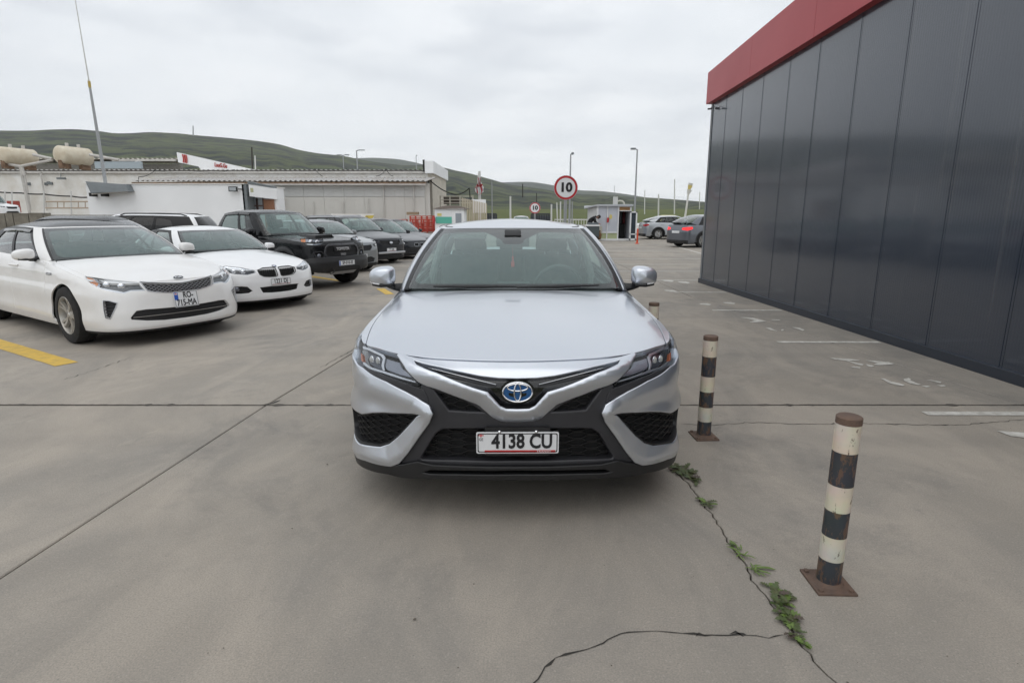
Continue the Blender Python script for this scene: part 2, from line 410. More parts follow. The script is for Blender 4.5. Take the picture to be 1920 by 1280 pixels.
M_TINT = glass('tinted_glass', (0.05, 0.055, 0.06), 0.0, 1.5, gain=1.0)
M_TRIM = mat('window_trim', (0.010, 0.010, 0.011), 0.4, spec=.3)
M_FRIT = mat('glass_border_print', (0.010, 0.010, 0.011), 0.7, spec=.2)
M_SIDEG = glass('side_glass', (0.45, 0.52, 0.51), 0.0, 1.52, gain=1.3)
def film_mat():
    m = bpy.data.materials.new('dust_and_veil_film'); m.use_nodes = True; nt = m.node_tree; n = nt.nodes; n.clear(); o = n.new('ShaderNodeOutputMaterial'); mx = n.new('ShaderNodeMixShader'); t = n.new('ShaderNodeBsdfTransparent'); d = n.new('ShaderNodeBsdfDiffuse')
    t.inputs[0].default_value = (.94, .985, .97, 1); d.inputs[0].default_value = (.50, .60, .585, 1); mx.inputs[0].default_value = .17; nt.links.new(t.outputs[0], mx.inputs[1]); nt.links.new(d.outputs[0], mx.inputs[2]); nt.links.new(mx.outputs[0], o.inputs[0]); return m
M_FILM = film_mat()  # pale teal colour stands in for dashboard reflections as well as dust
M_CLOTH = mat('seat_cloth', (0.075, 0.078, 0.08), 0.85, vary=0.25, vscale=20, bump=0.3, bscale=300)
M_DASH = mat('dash_plastic', (0.03, 0.033, 0.035), 0.6)
M_LINER = mat('headliner', (0.35, 0.36, 0.35), 0.9)
M_PLATE = mat('plate_white', (0.72, 0.73, 0.74), 0.35)
M_INK = mat('plate_ink', (0.012, 0.012, 0.014), 0.5)
M_RED = mat('signal_red', (0.55, 0.02, 0.02), 0.4)
M_BLUE = mat('plate_blue', (0.02, 0.09, 0.42), 0.4)
M_AMBER = mat('amber_lens', (0.60, 0.18, 0.035), 0.25, coat=0.3)
M_LAMPIN = mat('lamp_interior', (0.22, 0.23, 0.26), 0.3, metal=0.7)
M_TAIL = mat('tail_lens', (0.45, 0.012, 0.015), 0.12, coat=0.8)

class Car:
    def __init__(s, sp, root, M=None):
        s.sp = sp; s.root = root; s.M = M if M is not None else np.array(root.matrix_basis)
        O = sp['outline']; P = crom([(-O[1][0], O[1][1])]+list(O)+[(-O[-2][0], O[-2][1])], 20)
        i0 = 20; P = P[i0:len(P)-20]
        L = np.concatenate([[0], np.cumsum(np.linalg.norm(np.diff(P, axis=0), axis=1))]); s.len = L[-1]
        S = np.linspace(0, s.len, int(s.len/0.01)+1); X = np.interp(S, L, P[:, 0]); Y = np.interp(S, L, P[:, 1])
        for _ in range(6):
            X[1:-1] = (X[:-2]+2*X[1:-1]+X[2:])/4; Y[1:-1] = (Y[:-2]+2*Y[1:-1]+Y[2:])/4
        s.S, s.X, s.Y = S, X, Y
        dx = np.gradient(X, S); dy = np.gradient(Y, S); nrm = np.hypot(dx, dy); s.nx, s.ny = dy/nrm, -dx/nrm
        s.nx[0] = 0; s.ny[0] = -1; s.nx[-1] = 0; s.ny[-1] = 1
        s.pf = pchip(*zip(*sp['front'])); s.ps = pchip(*zip(*sp['side'])); s.pr = pchip(*zip(*sp['rear']))
        s.Zc = pchip(*zip(*sp['zc'])); s.Ze = pchip(*zip(*sp['ze']))
        # half width as a function of y (front half up to widest, then back)
        k = int(np.argmax(X)); yy = np.linspace(0, Y[-1], 400)
        xs = np.where(yy < Y[k], np.interp(yy, Y[:k+1], X[:k+1]), np.interp(yy, Y[k:], X[k:]))
        s.xs = lambda y: np.maximum(0.05, np.interp(y, yy, xs) - sp.get('shelf', 0.05))
        s.skirt = Surf(s._skirt, flip=1.0, h=0.008)
        s.top = Surf(lambda x, y: np.stack([x*np.ones_like(y), y*np.ones_like(x), s._top(x, y)], -1), flip=1.0, h=0.008)
        # top edge of the skirt
        z = s.Ze(Y).copy()
        for _ in range(12):
            p = s._skirt(S, z); z = 0.5*z+0.5*s._top(p[..., 0], p[..., 1])
        for _ in range(40): z[1:-1] = (z[:-2]+2*z[1:-1]+z[2:])/4
        s.ztab = z
        # greenhouse
        G = sp['gh']; B = crom([g[0] for g in G], 24); T = crom([g[1] for g in G], 24)
        L = np.concatenate([[0], np.cumsum(np.linalg.norm(np.diff(B, axis=0), axis=1))]); s.glen = L[-1]; s.gL = L[::24]
        GS = np.linspace(0, L[-1], 420); s.GS = GS
        s.GB = np.stack([np.interp(GS, L, B[:, i]) for i in range(3)], -1); s.GT = np.stack([np.interp(GS, L, T[:, i]) for i in range(3)], -1)
        for _ in range(4):
            for A in (s.GB, s.GT): A[1:-1] = (A[:-2]+2*A[1:-1]+A[2:])/4
        d = np.gradient(s.GB, axis=0); d2 = d[:, :2]/(np.linalg.norm(d[:, :2], axis=1)[:, None]+1e-9); s.Gn = np.stack([d2[:, 1], -d2[:, 0], np.full(len(d2), 0.5)], -1)
        s.Gn[0] = (0, -1, .5); s.Gn[-1] = (0, 1, .5); s.gh_b = sp.get('ghb', 0.035)
        s.gh = Surf(s._gh, flip=1.0, h=0.006)
        s.roof = Surf(s._roof, flip=1.0, h=0.01)
    def zt(s, a): return np.interp(np.abs(a), s.S, s.ztab)
    def _skirt(s, a, z):
        a, z = np.broadcast_arrays(np.asarray(a, float), np.asarray(z, float))
        A = np.abs(a); sg = np.where(a < 0, -1.0, 1.0)
        X = np.interp(A, s.S, s.X); Y = np.interp(A, s.S, s.Y); nx = np.interp(A, s.S, s.nx); ny = np.interp(A, s.S, s.ny)
        wf = sm(-ny, .15, .85); wr = sm(ny, .15, .85); ws = 1-wf-wr
        ins = wf*s.pf(z)+ws*s.ps(z)+wr*s.pr(z)
        if 'extra' in s.sp: ins = ins + s.sp['extra'](A, z, X, Y)
        ze = s.Ze(Y); ins = ins + ws*0.03*np.clip(1-(ze-z)/0.07, 0, 1.6)**2
        fx = s.sp.get('flare')
        if fx is not None:
            for yc in (s.sp['yf'], s.sp['yr']):
                r = np.hypot(Y-yc, z-s.sp['rw']); ins = ins - ws*fx*np.exp(-((r-s.sp['ra'])/0.06)**2)
        return np.stack([sg*(X-nx*ins), Y-ny*ins, z], -1)
    def _top(s, x, y):
        x, y = np.broadcast_arrays(np.asarray(x, float), np.asarray(y, float))
        u = np.clip(np.abs(x)/s.xs(y), 0, 1.15); ze = s.Ze(y); zc = s.Zc(y); p = s.sp.get('crown', 2.4)
        z = ze+(zc-ze)*(1-u**p)
        if 'hoodx' in s.sp: z = z+s.sp['hoodx'](np.abs(x), y, u)
        return z
    def _gi(s, A, T): return np.stack([np.interp(A, s.GS, T[:, i]) for i in range(3)], -1)
    def _gh(s, a, t):
        a, t = np.broadcast_arrays(np.asarray(a, float), np.asarray(t, float)); A = np.abs(a); sg = np.where(a < 0, -1.0, 1.0)
        b = s._gi(A, s.GB); T = s._gi(A, s.GT); n = s._gi(A, s.Gn); tt = (t/s.sp.get('ghs', 0.6))[..., None]
        p = b+(T-b)*tt+n*s.gh_b*(4*tt*(1-tt)); p[..., 0] *= sg; return p
    def _roof(s, a, r):
        a, r = np.broadcast_arrays(np.asarray(a, float), np.asarray(r, float)); A = np.abs(a); sg = np.where(a < 0, -1.0, 1.0)
        T = s._gi(A, s.GT); rr = (r/0.6)[..., None]; c = T.copy(); ym = s.sp.get('roofc', (2.4, 3.4)); c[..., 0] = 0; c[..., 1] = np.clip(c[..., 1], *ym)
        p = T+(c-T)*rr; p[..., 2] = T[..., 2]+(s.sp['zr']-T[..., 2])*(1-(1-np.clip(rr[..., 0], -1, 1))**2)
        p[..., 0] *= sg; return p
    # helpers ---------------------------------------------------------
    def sy(s, y):
        """skirt parameter on the side at distance y behind the nose"""
        k = int(np.argmax(s.X)); return float(np.interp(y, s.Y, s.S))
    def sz(s, pts, surf=None, br=None, ar=None):
        """photo pixels (or ('s', a, b)) -> skirt parameters"""
        surf = surf or s.skirt
        px = [p for p in pts if p[0] != 's']; q = iter(invert(surf, s.M, px, ar or (-s.sp.get('arange', 1.5), s.sp.get('arange', 1.5)), br or (0.1, s.sp.get('zhi', 1.0)))) if px else iter(())
        return [((p[1], p[2]) if p[0] == 's' else next(q)) for p in pts]
    def clampz(s, poly, gap=0.004):
        return [(a, min(b, float(s.zt(a))-gap)) for a, b in poly]
    def sym(s, half):
        h = list(half); h[0] = (0.0, h[0][1]); h[-1] = (0.0, h[-1][1]); return h + [(-a, b) for a, b in h[-2:0:-1]]
    def P(s, name, surf, poly, m, mirror=True, parent=None, **k):
        o = patch(name, surf, poly, m, parent or s.root, **k)
        if mirror:
            o2 = patch(name, surf, poly, m, parent or s.root, mirror=True, **k); return o, o2
        return o
    def shell(s):
        """dark inner shell a little inside the painted panels (seen in gaps and openings)"""
        sp = s.sp; yf, yr, ra, rw = sp['yf'], sp['yr'], sp['ra'], sp['rw']; z0 = sp['zb']
        inner = s.skirt.disp(-0.035)
        a1 = s.sy(yf-ra-0.02); b0 = s.sy(yf+ra+0.02); b1 = s.sy(yr-ra-0.02); c0 = s.sy(yr+ra+0.02)
        if sp.get('hollow_front'):     # keep the nose open behind the grilles
            inner_f = s.skirt.disp(-0.11)
        else: inner_f = inner
        def strip(surf, a, b, n):
            A = np.linspace(a, b, n); lo = [(x, z0+0.01) for x in A]; hi = [(x, float(s.zt(x))-0.02) for x in A[::-1]]; return lo+hi
        mb = []
        patch('inner_shell', inner_f, strip(inner_f, -a1, a1, 40), M_VOID, s.root, step=0.08, rim=False)
        for mir in (False, True):
            patch('inner_shell', inner, strip(inner, b0, b1, 10), M_VOID, s.root, step=0.1, rim=False, mirror=mir)
            patch('inner_shell', inner, strip(inner, c0, s.len, 20), M_VOID, s.root, step=0.1, rim=False, mirror=mir)
            for yc in (yf, yr):      # wheel wells
                m = MB(); V = []; n = 14; xo = float(s.xs(yc))+0.0; xi = xo-0.36
                for i in range(n+1):
                    t = math.pi*i/n; y = yc+math.cos(t)*(ra+0.01); z = rw-0.06+math.sin(t)*(ra+0.05)
                    V += [(xo if not mir else -xo, y, z), (xi if not mir else -xi, y, z)]
                m.add(V, [(2*i, 2*i+1, 2*i+3, 2*i+2) for i in range(n)]); sgn = -1 if mir else 1
                m.add([V[2*i+1] for i in range(n+1)]+[(sgn*xi, yc, 0.2)], [(i, i+1, n+1) for i in range(n)])
                m.build('wheel_arch_liner', M_VOID, s.root)
        u = MB(); xx = float(s.xs(2.0)); u.box(-xx+.25, xx-.25, 0.22, sp['L']-0.2, z0+0.0, z0+0.12)
        u.box(-xx+.04, xx-.04, yf+ra+.03, yr-ra-.03, z0-0.01, z0+0.12)
        u.build('underbody', M_VOID, s.root)
    def arch(s, yc, a0, a1, n=14, dr=0.0):
        ra = s.sp['ra']+dr; rw = s.sp['rw']; return [(s.sy(yc+ra*math.cos(t)), rw+ra*math.sin(t)) for t in np.linspace(a0, a1, n)]
    def sides(s, paint, doors=4, sill=None, bumper_front=True, seams=None, gaps=0.005, arch_trim=None):
        sp = s.sp; yf, yr, ra, rw, zb = sp['yf'], sp['yr'], sp['ra'], sp['rw'], sp['zb']; g = gaps
        zs = sp.get('zsill', zb+0.12); ang = math.asin((zb-rw)/ra)    # below centre
        y1 = sp.get('yd1', yf+ra+0.22); y3 = sp.get('yd3', yr-ra*0.35); y2 = sp.get('yd2', (y1+y3)/2+0.05); yq = sp.get('yq', yr+ra+0.12); yb = sp.get('ybf', yf-ra-0.02)
        top = lambda ya, yb_, n=12: [(a, float(s.zt(a))-0.002) for a in np.linspace(s.sy(ya), s.sy(yb_), n)]
        sy = s.sy
        # front fender
        aA = [p for p in s.arch(yf, math.pi-0.05, ang+0.0, 20) if p[1] > zs]
        aA = s.arch(yf, math.radians(sp.get('fseam', 150)), math.asin((zs-rw)/ra), 18)
        fp = top(yb if bumper_front is True else bumper_front, y1-g) + [(sy(y1-g), zs)] + aA[::-1]
        if bumper_front is True: fp = fp
        s.P('fender', s.skirt, s.clampz(fp), paint, step=0.05, edge=.002)
        # doors
        def door(name, ya, yb_, arc=None):
            pl = top(ya+g, yb_-g)
            if arc:
                pa = [p for p in s.arch(yr, math.radians(175), math.radians(60), 24) if p[0] < sy(yb_-g) and p[1] > zs]
                if pa:
                    k = pa[-1]; pl += [(sy(yb_-g), max(k[1], zs))]+pa[::-1]
                    pl += [(pa[0][0]-0.0, zs)] if pa[0][1] > zs+.01 else []
                else: pl += [(sy(yb_-g), zs)]
                pl += [(sy(ya+g), zs)]
            else: pl += [(sy(yb_-g), zs), (sy(ya+g), zs)]
            o = s.P(name, s.skirt, s.clampz(pl), paint, step=0.06, edge=.002)
            return o
        ds = [door('front_door', y1, y2 if doors == 4 else y3, arc=(doors == 2))]
        if doors == 4: ds.append(door('rear_door', y2, y3, arc=True))
        # quarter panel
        aq0 = max(math.acos(np.clip((y3+g-yr)/ra, -1, 1)) if abs(y3+g-yr) < ra else math.pi, 0)
        arcq = s.arch(yr, aq0, math.asin((zb+0.1-rw)/ra), 20)
        qp = top(y3+g, yq) + [(sy(yq), zb+0.1)] + arcq[::-1]
        s.P('quarter_panel', s.skirt, s.clampz(qp), paint, step=0.06, edge=.002)
        # rear fascia
        A = np.linspace(sy(yq)+g, s.len, 16)
        rp = [(a, float(s.zt(a))-0.004) for a in A]; rp += [(a, zb+0.04) for a in A[::-1]]
        s.P('rear_fascia', s.skirt, rp, paint, step=0.08)
        # sill
        sl = [(sy(yf+ra*0.98), zs-g), (sy(yr-ra*0.98), zs-g), (sy(yr-ra*0.95), zb), (sy(yf+ra*0.95), zb)]
        s.P('sill', s.skirt.disp(-0.004), sl, sill or paint, step=0.1)
        if arch_trim is not None:
            for yc in (yf, yr):
                a = s.arch(yc, math.radians(188), math.radians(-8), 24); b = s.arch(yc, math.radians(-8), math.radians(188), 24, dr=0.065)
                s.P('wheel_arch_trim', s.skirt.disp(0.012), a+b, arch_trim, step=0.08)
        # door handles
        hz = sp.get('hz', float(s.Ze(2.2))-0.10)
        for nm, yy in ((0, (y2 if doors == 4 else y3)-0.16),) + (((1, y3-0.12),) if doors == 4 else ()):
            for k, sg in enumerate((1, -1)):
                a = s.sy(yy); p = s.skirt.P(np.array([a-0.1, a-.05, a+.05, a+0.1]), np.array([hz]*4)); n = s.skirt.N(np.array([a]), np.array([hz]))[0]
                pts = [p[0]+n*0.004, p[1]+n*0.04, p[2]+n*0.04, p[3]+n*0.004]; pts = [(sg*q[0], q[1], q[2]) for q in pts]
                MB().tube(pts, [0.012, 0.017, 0.017, 0.012], 8).build('handle', sp.get('handle_mat', paint), ds[nm][k], smooth=True)
    def tops(s, paint, hood_side=None, hood_front=None, cowl=None, deck=None, gap=0.006):
        """hood, fender tops, deck lid. hood_side: list (x, y) along the hood shut line, front to back"""
        sp = s.sp; HS = hood_side; hf = [(0.0, HS[0][1])] if hood_front is None else hood_front
        half = list(hf) + list(HS) + list(cowl)
        poly = half + [(-x, y) for x, y in half[::-1] if x > 1e-6]
        s.hood = patch('hood', s.top, poly, paint, s.root, step=0.04, edge=0.004, depth=0.03)
        # fender tops and shelf beside the glasshouse
        k = s.S[(s.Y > (HS[0][1]-0.0)) & (s.S < s.sy(sp['L']-0.1))][::4]
        e = s.skirt.P(k, s.zt(k)-0.0); edge = [(x, y) for x, y, z in e if y > HS[0][1]+0.01]
        ghb = [(x, y) for x, y, z in s.GB[::6] if x > 0.25]
        inner = [(x+gap+0.002, y) for x, y in HS] + [(x+0.006, y+0.02) for x, y in cowl[:1]] + [(x-0.012, y) for x, y in ghb if y > cowl[0][1]+0.02]
        poly = inner + [(ghb[-1][0], sp['L']-0.12)] + [p for p in edge[::-1] if p[1] < sp['L']-0.05]
        s.P('shoulder', s.top, poly, paint, step=0.05, edge=0.002)
        # deck
        a = np.linspace(s.len, s.sy(sp['L']-0.12), 12); e = s.skirt.P(a, s.zt(a)); x1 = ghb[-1][0]
        half = [(0, s.GB[-1][1]-0.05)]+[(x1, ghb[-1][1]-0.05), (x1, sp['L']-0.12)]+[(min(x, x1), y-0.002) for x, y, z in e[::-1] if x < x1][0:-1]+[(0, float(e[0][1])-0.002)]
        poly = half+[(-x, y) for x, y in half[::-1] if x > 1e-6]
        patch('boot_lid', s.top, poly, deck or paint, s.root, step=0.07)
    def glasshouse(s, paint, roofm=None, ws=None, frit=True, seg_ws=2, seg_a=3, side=None, glassm=None, sideg=None, rear=(7, 9), trimm=None):
        """seg_ws: station index at the windscreen's edge, seg_a: station past the A pillar; side: [(a0,a1)...] as y ranges of windows"""
        sp = s.sp; H = sp.get('ghs', 0.6); gL = s.gL; aw = float(gL[seg_ws]); aA = float(gL[seg_a]); ar = float(gL[rear[0]]); ae = float(s.glen); aC = float(gL[rear[0]-1])
        glassm = glassm or M_WS; sideg = sideg or M_SIDEG; trimm = trimm or M_TRIM
        W = [(-aw, 0.002), (aw, 0.002), (aw, H-0.004), (-aw, H-0.004)]
        W = densify(W, 0.08)
        clear = ws if ws is not None else chaikin(densify([(-aw+.05, .045), (aw-.05, .045), (aw-.05, H-.05), (-aw+.05, H-.05)], .2), 2)
        # glass sheet (also over the printed border), border printed on the inner face
        g = patch('windscreen', s.gh, W, glassm, s.root, step=0.05, edge=0.001, depth=0.004)
        b = patch('windscreen_border', s.gh.disp(-0.012), W, M_FRIT, g, holes=[clear], step=0.05, rim=False)
        patch('glass_film', s.gh.disp(-0.009), clear, M_FILM, g, step=0.07, rim=False)  # added inner sheet: reflected veil put into its colour, together with dust
        # pillars and frames
        def strip(name, a0, a1, m, off=0.004, t0=0.0, t1=None, **k):
            s.P(name, s.gh.disp(off), densify([(a0, t0), (a1, t0), (a1, t1 or H), (a0, t1 or H)], 0.06), m, step=0.05, edge=0.005, depth=0.02, **k)
        strip('pillar_seal', aw+0.001, aw+s.sp.get('seal', .028), M_BLACK, off=0.002)
        strip('front_pillar', aw+s.sp.get('seal', .028)+.002, aA+0.01, paint, off=0.010)
        strip('rear_pillar', aC-0.0, ar-0.005, paint, off=0.004)
        # side: frame with window holes
        wins = side; yl = s.GB[:, 1]
        def ay(y): k = s.GS > aw*1.05; return float(np.interp(y, yl[k], s.GS[k]))
        holes = []
        for w in wins:
            pts = [(ay(y), t*H) for y, t in w]; holes.append(chaikin(densify(pts, 0.25), 2))
        fr = densify([(aA+0.012, 0.0), (aC-0.003, 0.0), (aC-0.003, H), (aA+0.012, H)], 0.06)
        s.P('window_frame', s.gh.disp(0.004), fr, trimm, holes=holes, step=0.05, edge=0.003, depth=0.012)
        for h in holes:
            s.P('side_window', s.gh.disp(-0.004), h, sideg, step=0.08, edge=0.0, depth=0.004, inset=-0.004)
        # rear glass
        rw_ = densify([(ar, 0.01), (ae, 0.01), (ae, H-0.01), (ar, H-0.01)], 0.08)
        s.P('rear_window', s.gh, rw_, sideg, step=0.07, edge=0.001, depth=0.004, rim=False)
        # painted roof rail strip above the side windows + roof
        rf = grid('roof', s.roof, -ae, ae, 0.0, 0.6, 120, 14, paint, s.root)
        if roofm: grid('glass_roof', s.roof.disp(.003), -ae, ae, 0.055, 0.6, 120, 14, roofm, rf)
        grid('headliner', s.roof.disp(-0.03), -ae, ae, 0.02, 0.6, 40, 6, M_LINER, s.root)
    def disc(s, name, surf, c, rx, ry, m, off=0.0, parent=None, mirror=False, h=0.004, n=20, dome=0.0, rot=0.0):
        sg = (1, -1) if mirror else (1,)
        out = []
        for q in sg:
            p = surf.P(np.array([c[0]*q]), np.array([c[1]]))[0]; nn = surf.N(np.array([c[0]*q]), np.array([c[1]]))[0]
            r = np.cross((0, 0, 1), nn); r = r/np.linalg.norm(r); M = frame_matrix(p+nn*off, tuple(r), (0, 0, 1))
            prof = [(1.0, 0), (1.0, h*0.7), (0.94, h)] + ([(0.7, h+dome*0.5), (0.4, h+dome*.85), (0.0, h+dome)] if dome else [(0.0, h)])
            V = []; F = []
            for k in range(n):
                t = 2*math.pi*k/n+0; 
                for rr, z in prof:
                    x = rx*rr*math.cos(t); y = ry*rr*math.sin(t); x, y = x*math.cos(rot)-y*math.sin(rot), x*math.sin(rot)+y*math.cos(rot)
                    V.append(tuple(M @ Vector((x, y, z))))
            L = len(prof)
            for k in range(n):
                for i in range(L-1):
                    a = k*L+i; b = ((k+1) % n)*L+i; F.append((a, b, b+1, a+1))
            mb = MB(); mb.add(V, F); out.append(mb.build(name, m, parent or s.root, smooth=True, sharp=0.9))
        return out
    def frame(s, surf, c, off=0.0):
        p = surf.P(np.array([c[0]]), np.array([c[1]]))[0]; nn = surf.N(np.array([c[0]]), np.array([c[1]]))[0]
        r = np.cross((0, 0, 1), nn); r = r/np.linalg.norm(r); return frame_matrix(p+nn*off, tuple(r), tuple(np.cross(nn, r)))
    def wheels(s, r, w, rimm=None, spokes=5, kind='twin', steer=0.0, rr=0.66):
        sp = s.sp
        for yc in (sp['yf'], sp['yr']):
            for sg in (1, -1):
                x = float(s.xs(yc))+sp.get('wheel_out', 0.035)
                wh = make_wheel(r, w, rimm or M_ALLOY, spokes, kind, rr); wh.parent = s.root
                wh.location = (sg*x, yc, r)
                wh.rotation_euler = (0, 0, (0 if sg > 0 else math.pi)+(steer if yc == sp['yf'] else 0))
WHEEL_CACHE = {}
def make_wheel(r, w, rimm, spokes, kind, rr):
    """outer face toward +x at x=0, tyre inboard (-x)"""
    key = (r, w, rimm.name, spokes, kind, rr)
    if key not in WHEEL_CACHE:
        t = MB(); R = r*rr
        t.lathe([(R*0.98, -w), (R+.01, -w-.004), (r-.05, -w-.008), (r-.012, -w+.012), (r, -w+.035), (r, -w/2-.004), (r-.006, -w/2), (r, -w/2+.004), (r, -.035), (r-.012, -.010), (r-.05, .006), (R+.012, .004), (R+.002, -.006), (R*0.98, -.02)], 40, axis='X')
        tb = t.build('tyre', M_RUBBER, smooth=True); me_t = tb.data; bpy.data.objects.remove(tb)
        m = MB()
        m.lathe([(R, -.004), (R*0.965, -.002), (R*0.93, -.014), (R*0.90, -.06), (R*0.86, -w*0.9)], 40, axis='X')
        m.lathe([(0.0, -.02), (0.028, -.02), (0.034, -.028), (0.065, -.034), (0.075, -.07)], 20, axis='X')
        for k in range(spokes):
            a0 = 2*math.pi*k/spokes
            for da in ((-0.16, 0.16) if kind == 'twin' else (0,)):
                a = a0+da; hw0 = 0.022 if kind != 'twin' else 0.013; hw1 = hw0*(1.5 if kind != 'twin' else 1.1)
                c, sn = math.cos(a), math.sin(a); pr = []
                ar0 = a0+da*0.25; c0, s0 = math.cos(ar0), math.sin(ar0)
                for rad, hw, xo, cc, ss in ((0.045, hw0, -.026, c0, s0), (R*0.5, hw0, -.03, (c+c0)/2, (sn+s0)/2), (R*0.95, hw1, -.012, c, sn)):
                    q = math.hypot(cc, ss); cc /= q; ss /= q
                    for sd in (-1, 1): pr.append((xo, cc*rad-ss*hw*sd, ss*rad+cc*hw*sd))
                    for sd in (-1, 1): pr.append((xo-.035, cc*rad-ss*hw*1.3*sd, ss*rad+cc*hw*1.3*sd))
                F = []
                for i in range(2):
                    b = 4*i; F += [(b, b+1, b+5, b+4), (b+1, b+3, b+7, b+5), (b+2, b, b+4, b+6)]
                m.add(pr, F)
        rb = m.build('rim', rimm, smooth=True, sharp=0.7); me_r = rb.data; bpy.data.objects.remove(rb)
        d = MB(); d.lathe([(0.0, -.085), (R*0.78, -.085), (R*0.78, -.10)], 24, axis='X'); db = d.build('brake_disc', M_SATIN); me_d = db.data; bpy.data.objects.remove(db)
        WHEEL_CACHE[key] = (me_t, me_r, me_d)
    me_t, me_r, me_d = WHEEL_CACHE[key]
    o = bpy.data.objects.new('wheel', None); COL.objects.link(o); o.empty_display_size = 0.1
    link_mesh('tyre', me_t, o); link_mesh('rim', me_r, o); link_mesh('brake_disc', me_d, o)
    return o
def seat_mesh(headrest=True):
    pass
def add_seat(root, x, y, z, w=0.52, h=0.62, m=None, bench=False, name='seat', lean=0.20):
    m = m or M_CLOTH
    def cushion(name, c, sx, sy_, sz, tilt, bev):
        mb = MB(); T = Matrix.Translation(c) @ Matrix.Rotation(tilt, 4, 'X'); mb.box(-sx/2, sx/2, -sy_/2, sy_/2, -sz/2, sz/2, M=T); return mb.build(name, m, root, bevel=bev)
    b = cushion('seat_back', (x, y+0.10, z+0.33), w, 0.13, h, -lean, 0.05)
    cushion('seat_cushion', (x, y-0.2, z), w, 0.5, 0.16, 0.05, 0.05)
    if not bench:
        hr = MB(); T = Matrix.Translation((x, y+0.19, z+0.33+h/2+0.12)) @ Matrix.Rotation(-lean, 4, 'X')
        hr.box(-0.14, 0.14, -0.045, 0.045, -0.10, 0.10, M=T); hr.build('headrest', m, root, bevel=0.04)
        p = MB(); 
        for q in (-.06, .06): p.tube([(x+q, y+0.14, z+0.33+h/2-0.06), (x+q, y+0.18, z+0.33+h/2+0.06)], 0.006, 6)
        p.build('headrest_post', M_CHROME, root)
def interior(root, yw, yr, zf, drv=1, wfac=1.0, dash_z=0.9, dash_y=None):
    """seats, dash, steering wheel; drv: +1 when the driver sits at local +x"""
    zs_ = dash_z-0.42
    add_seat(root, 0.36*wfac, yw+0.98, zs_, h=0.54); add_seat(root, -0.36*wfac, yw+0.98, zs_, h=0.54)
    add_seat(root, 0.0, yr, zs_+0.02, w=1.25, h=0.5, bench=True)
    dy = dash_y or yw+0.30
    d = MB(); d.box(-0.70*wfac, 0.70*wfac, dy-0.30, dy+0.22, dash_z-0.28, dash_z); d.build('dashboard', M_DASH, root, bevel=0.06)
    w = MB(); c = Vector((drv*0.36*wfac, dy+0.36, dash_z-0.02)); R = 0.185; pts = []
    for k in range(25):
        t = 2*math.pi*k/24; pts.append(c+Vector((R*math.cos(t), -R*math.sin(t)*0.42, R*math.sin(t)*0.9)))
    w.tube(pts, 0.016, 8, cap=False); w.box(c.x-.16, c.x+.16, c.y-.02, c.y+.02, c.z-.03, c.z+.02); w.box(c.x-.05, c.x+.05, c.y-.04, c.y+.02, c.z-.07, c.z+.05)
    w.build('steering_wheel', M_DASH, root, smooth=True)
    f = MB(); f.box(-0.74*wfac, 0.74*wfac, yw-0.1, yr+0.6, zf-0.02, zf+0.03); f.build('cabin_floor', M_VOID, root)
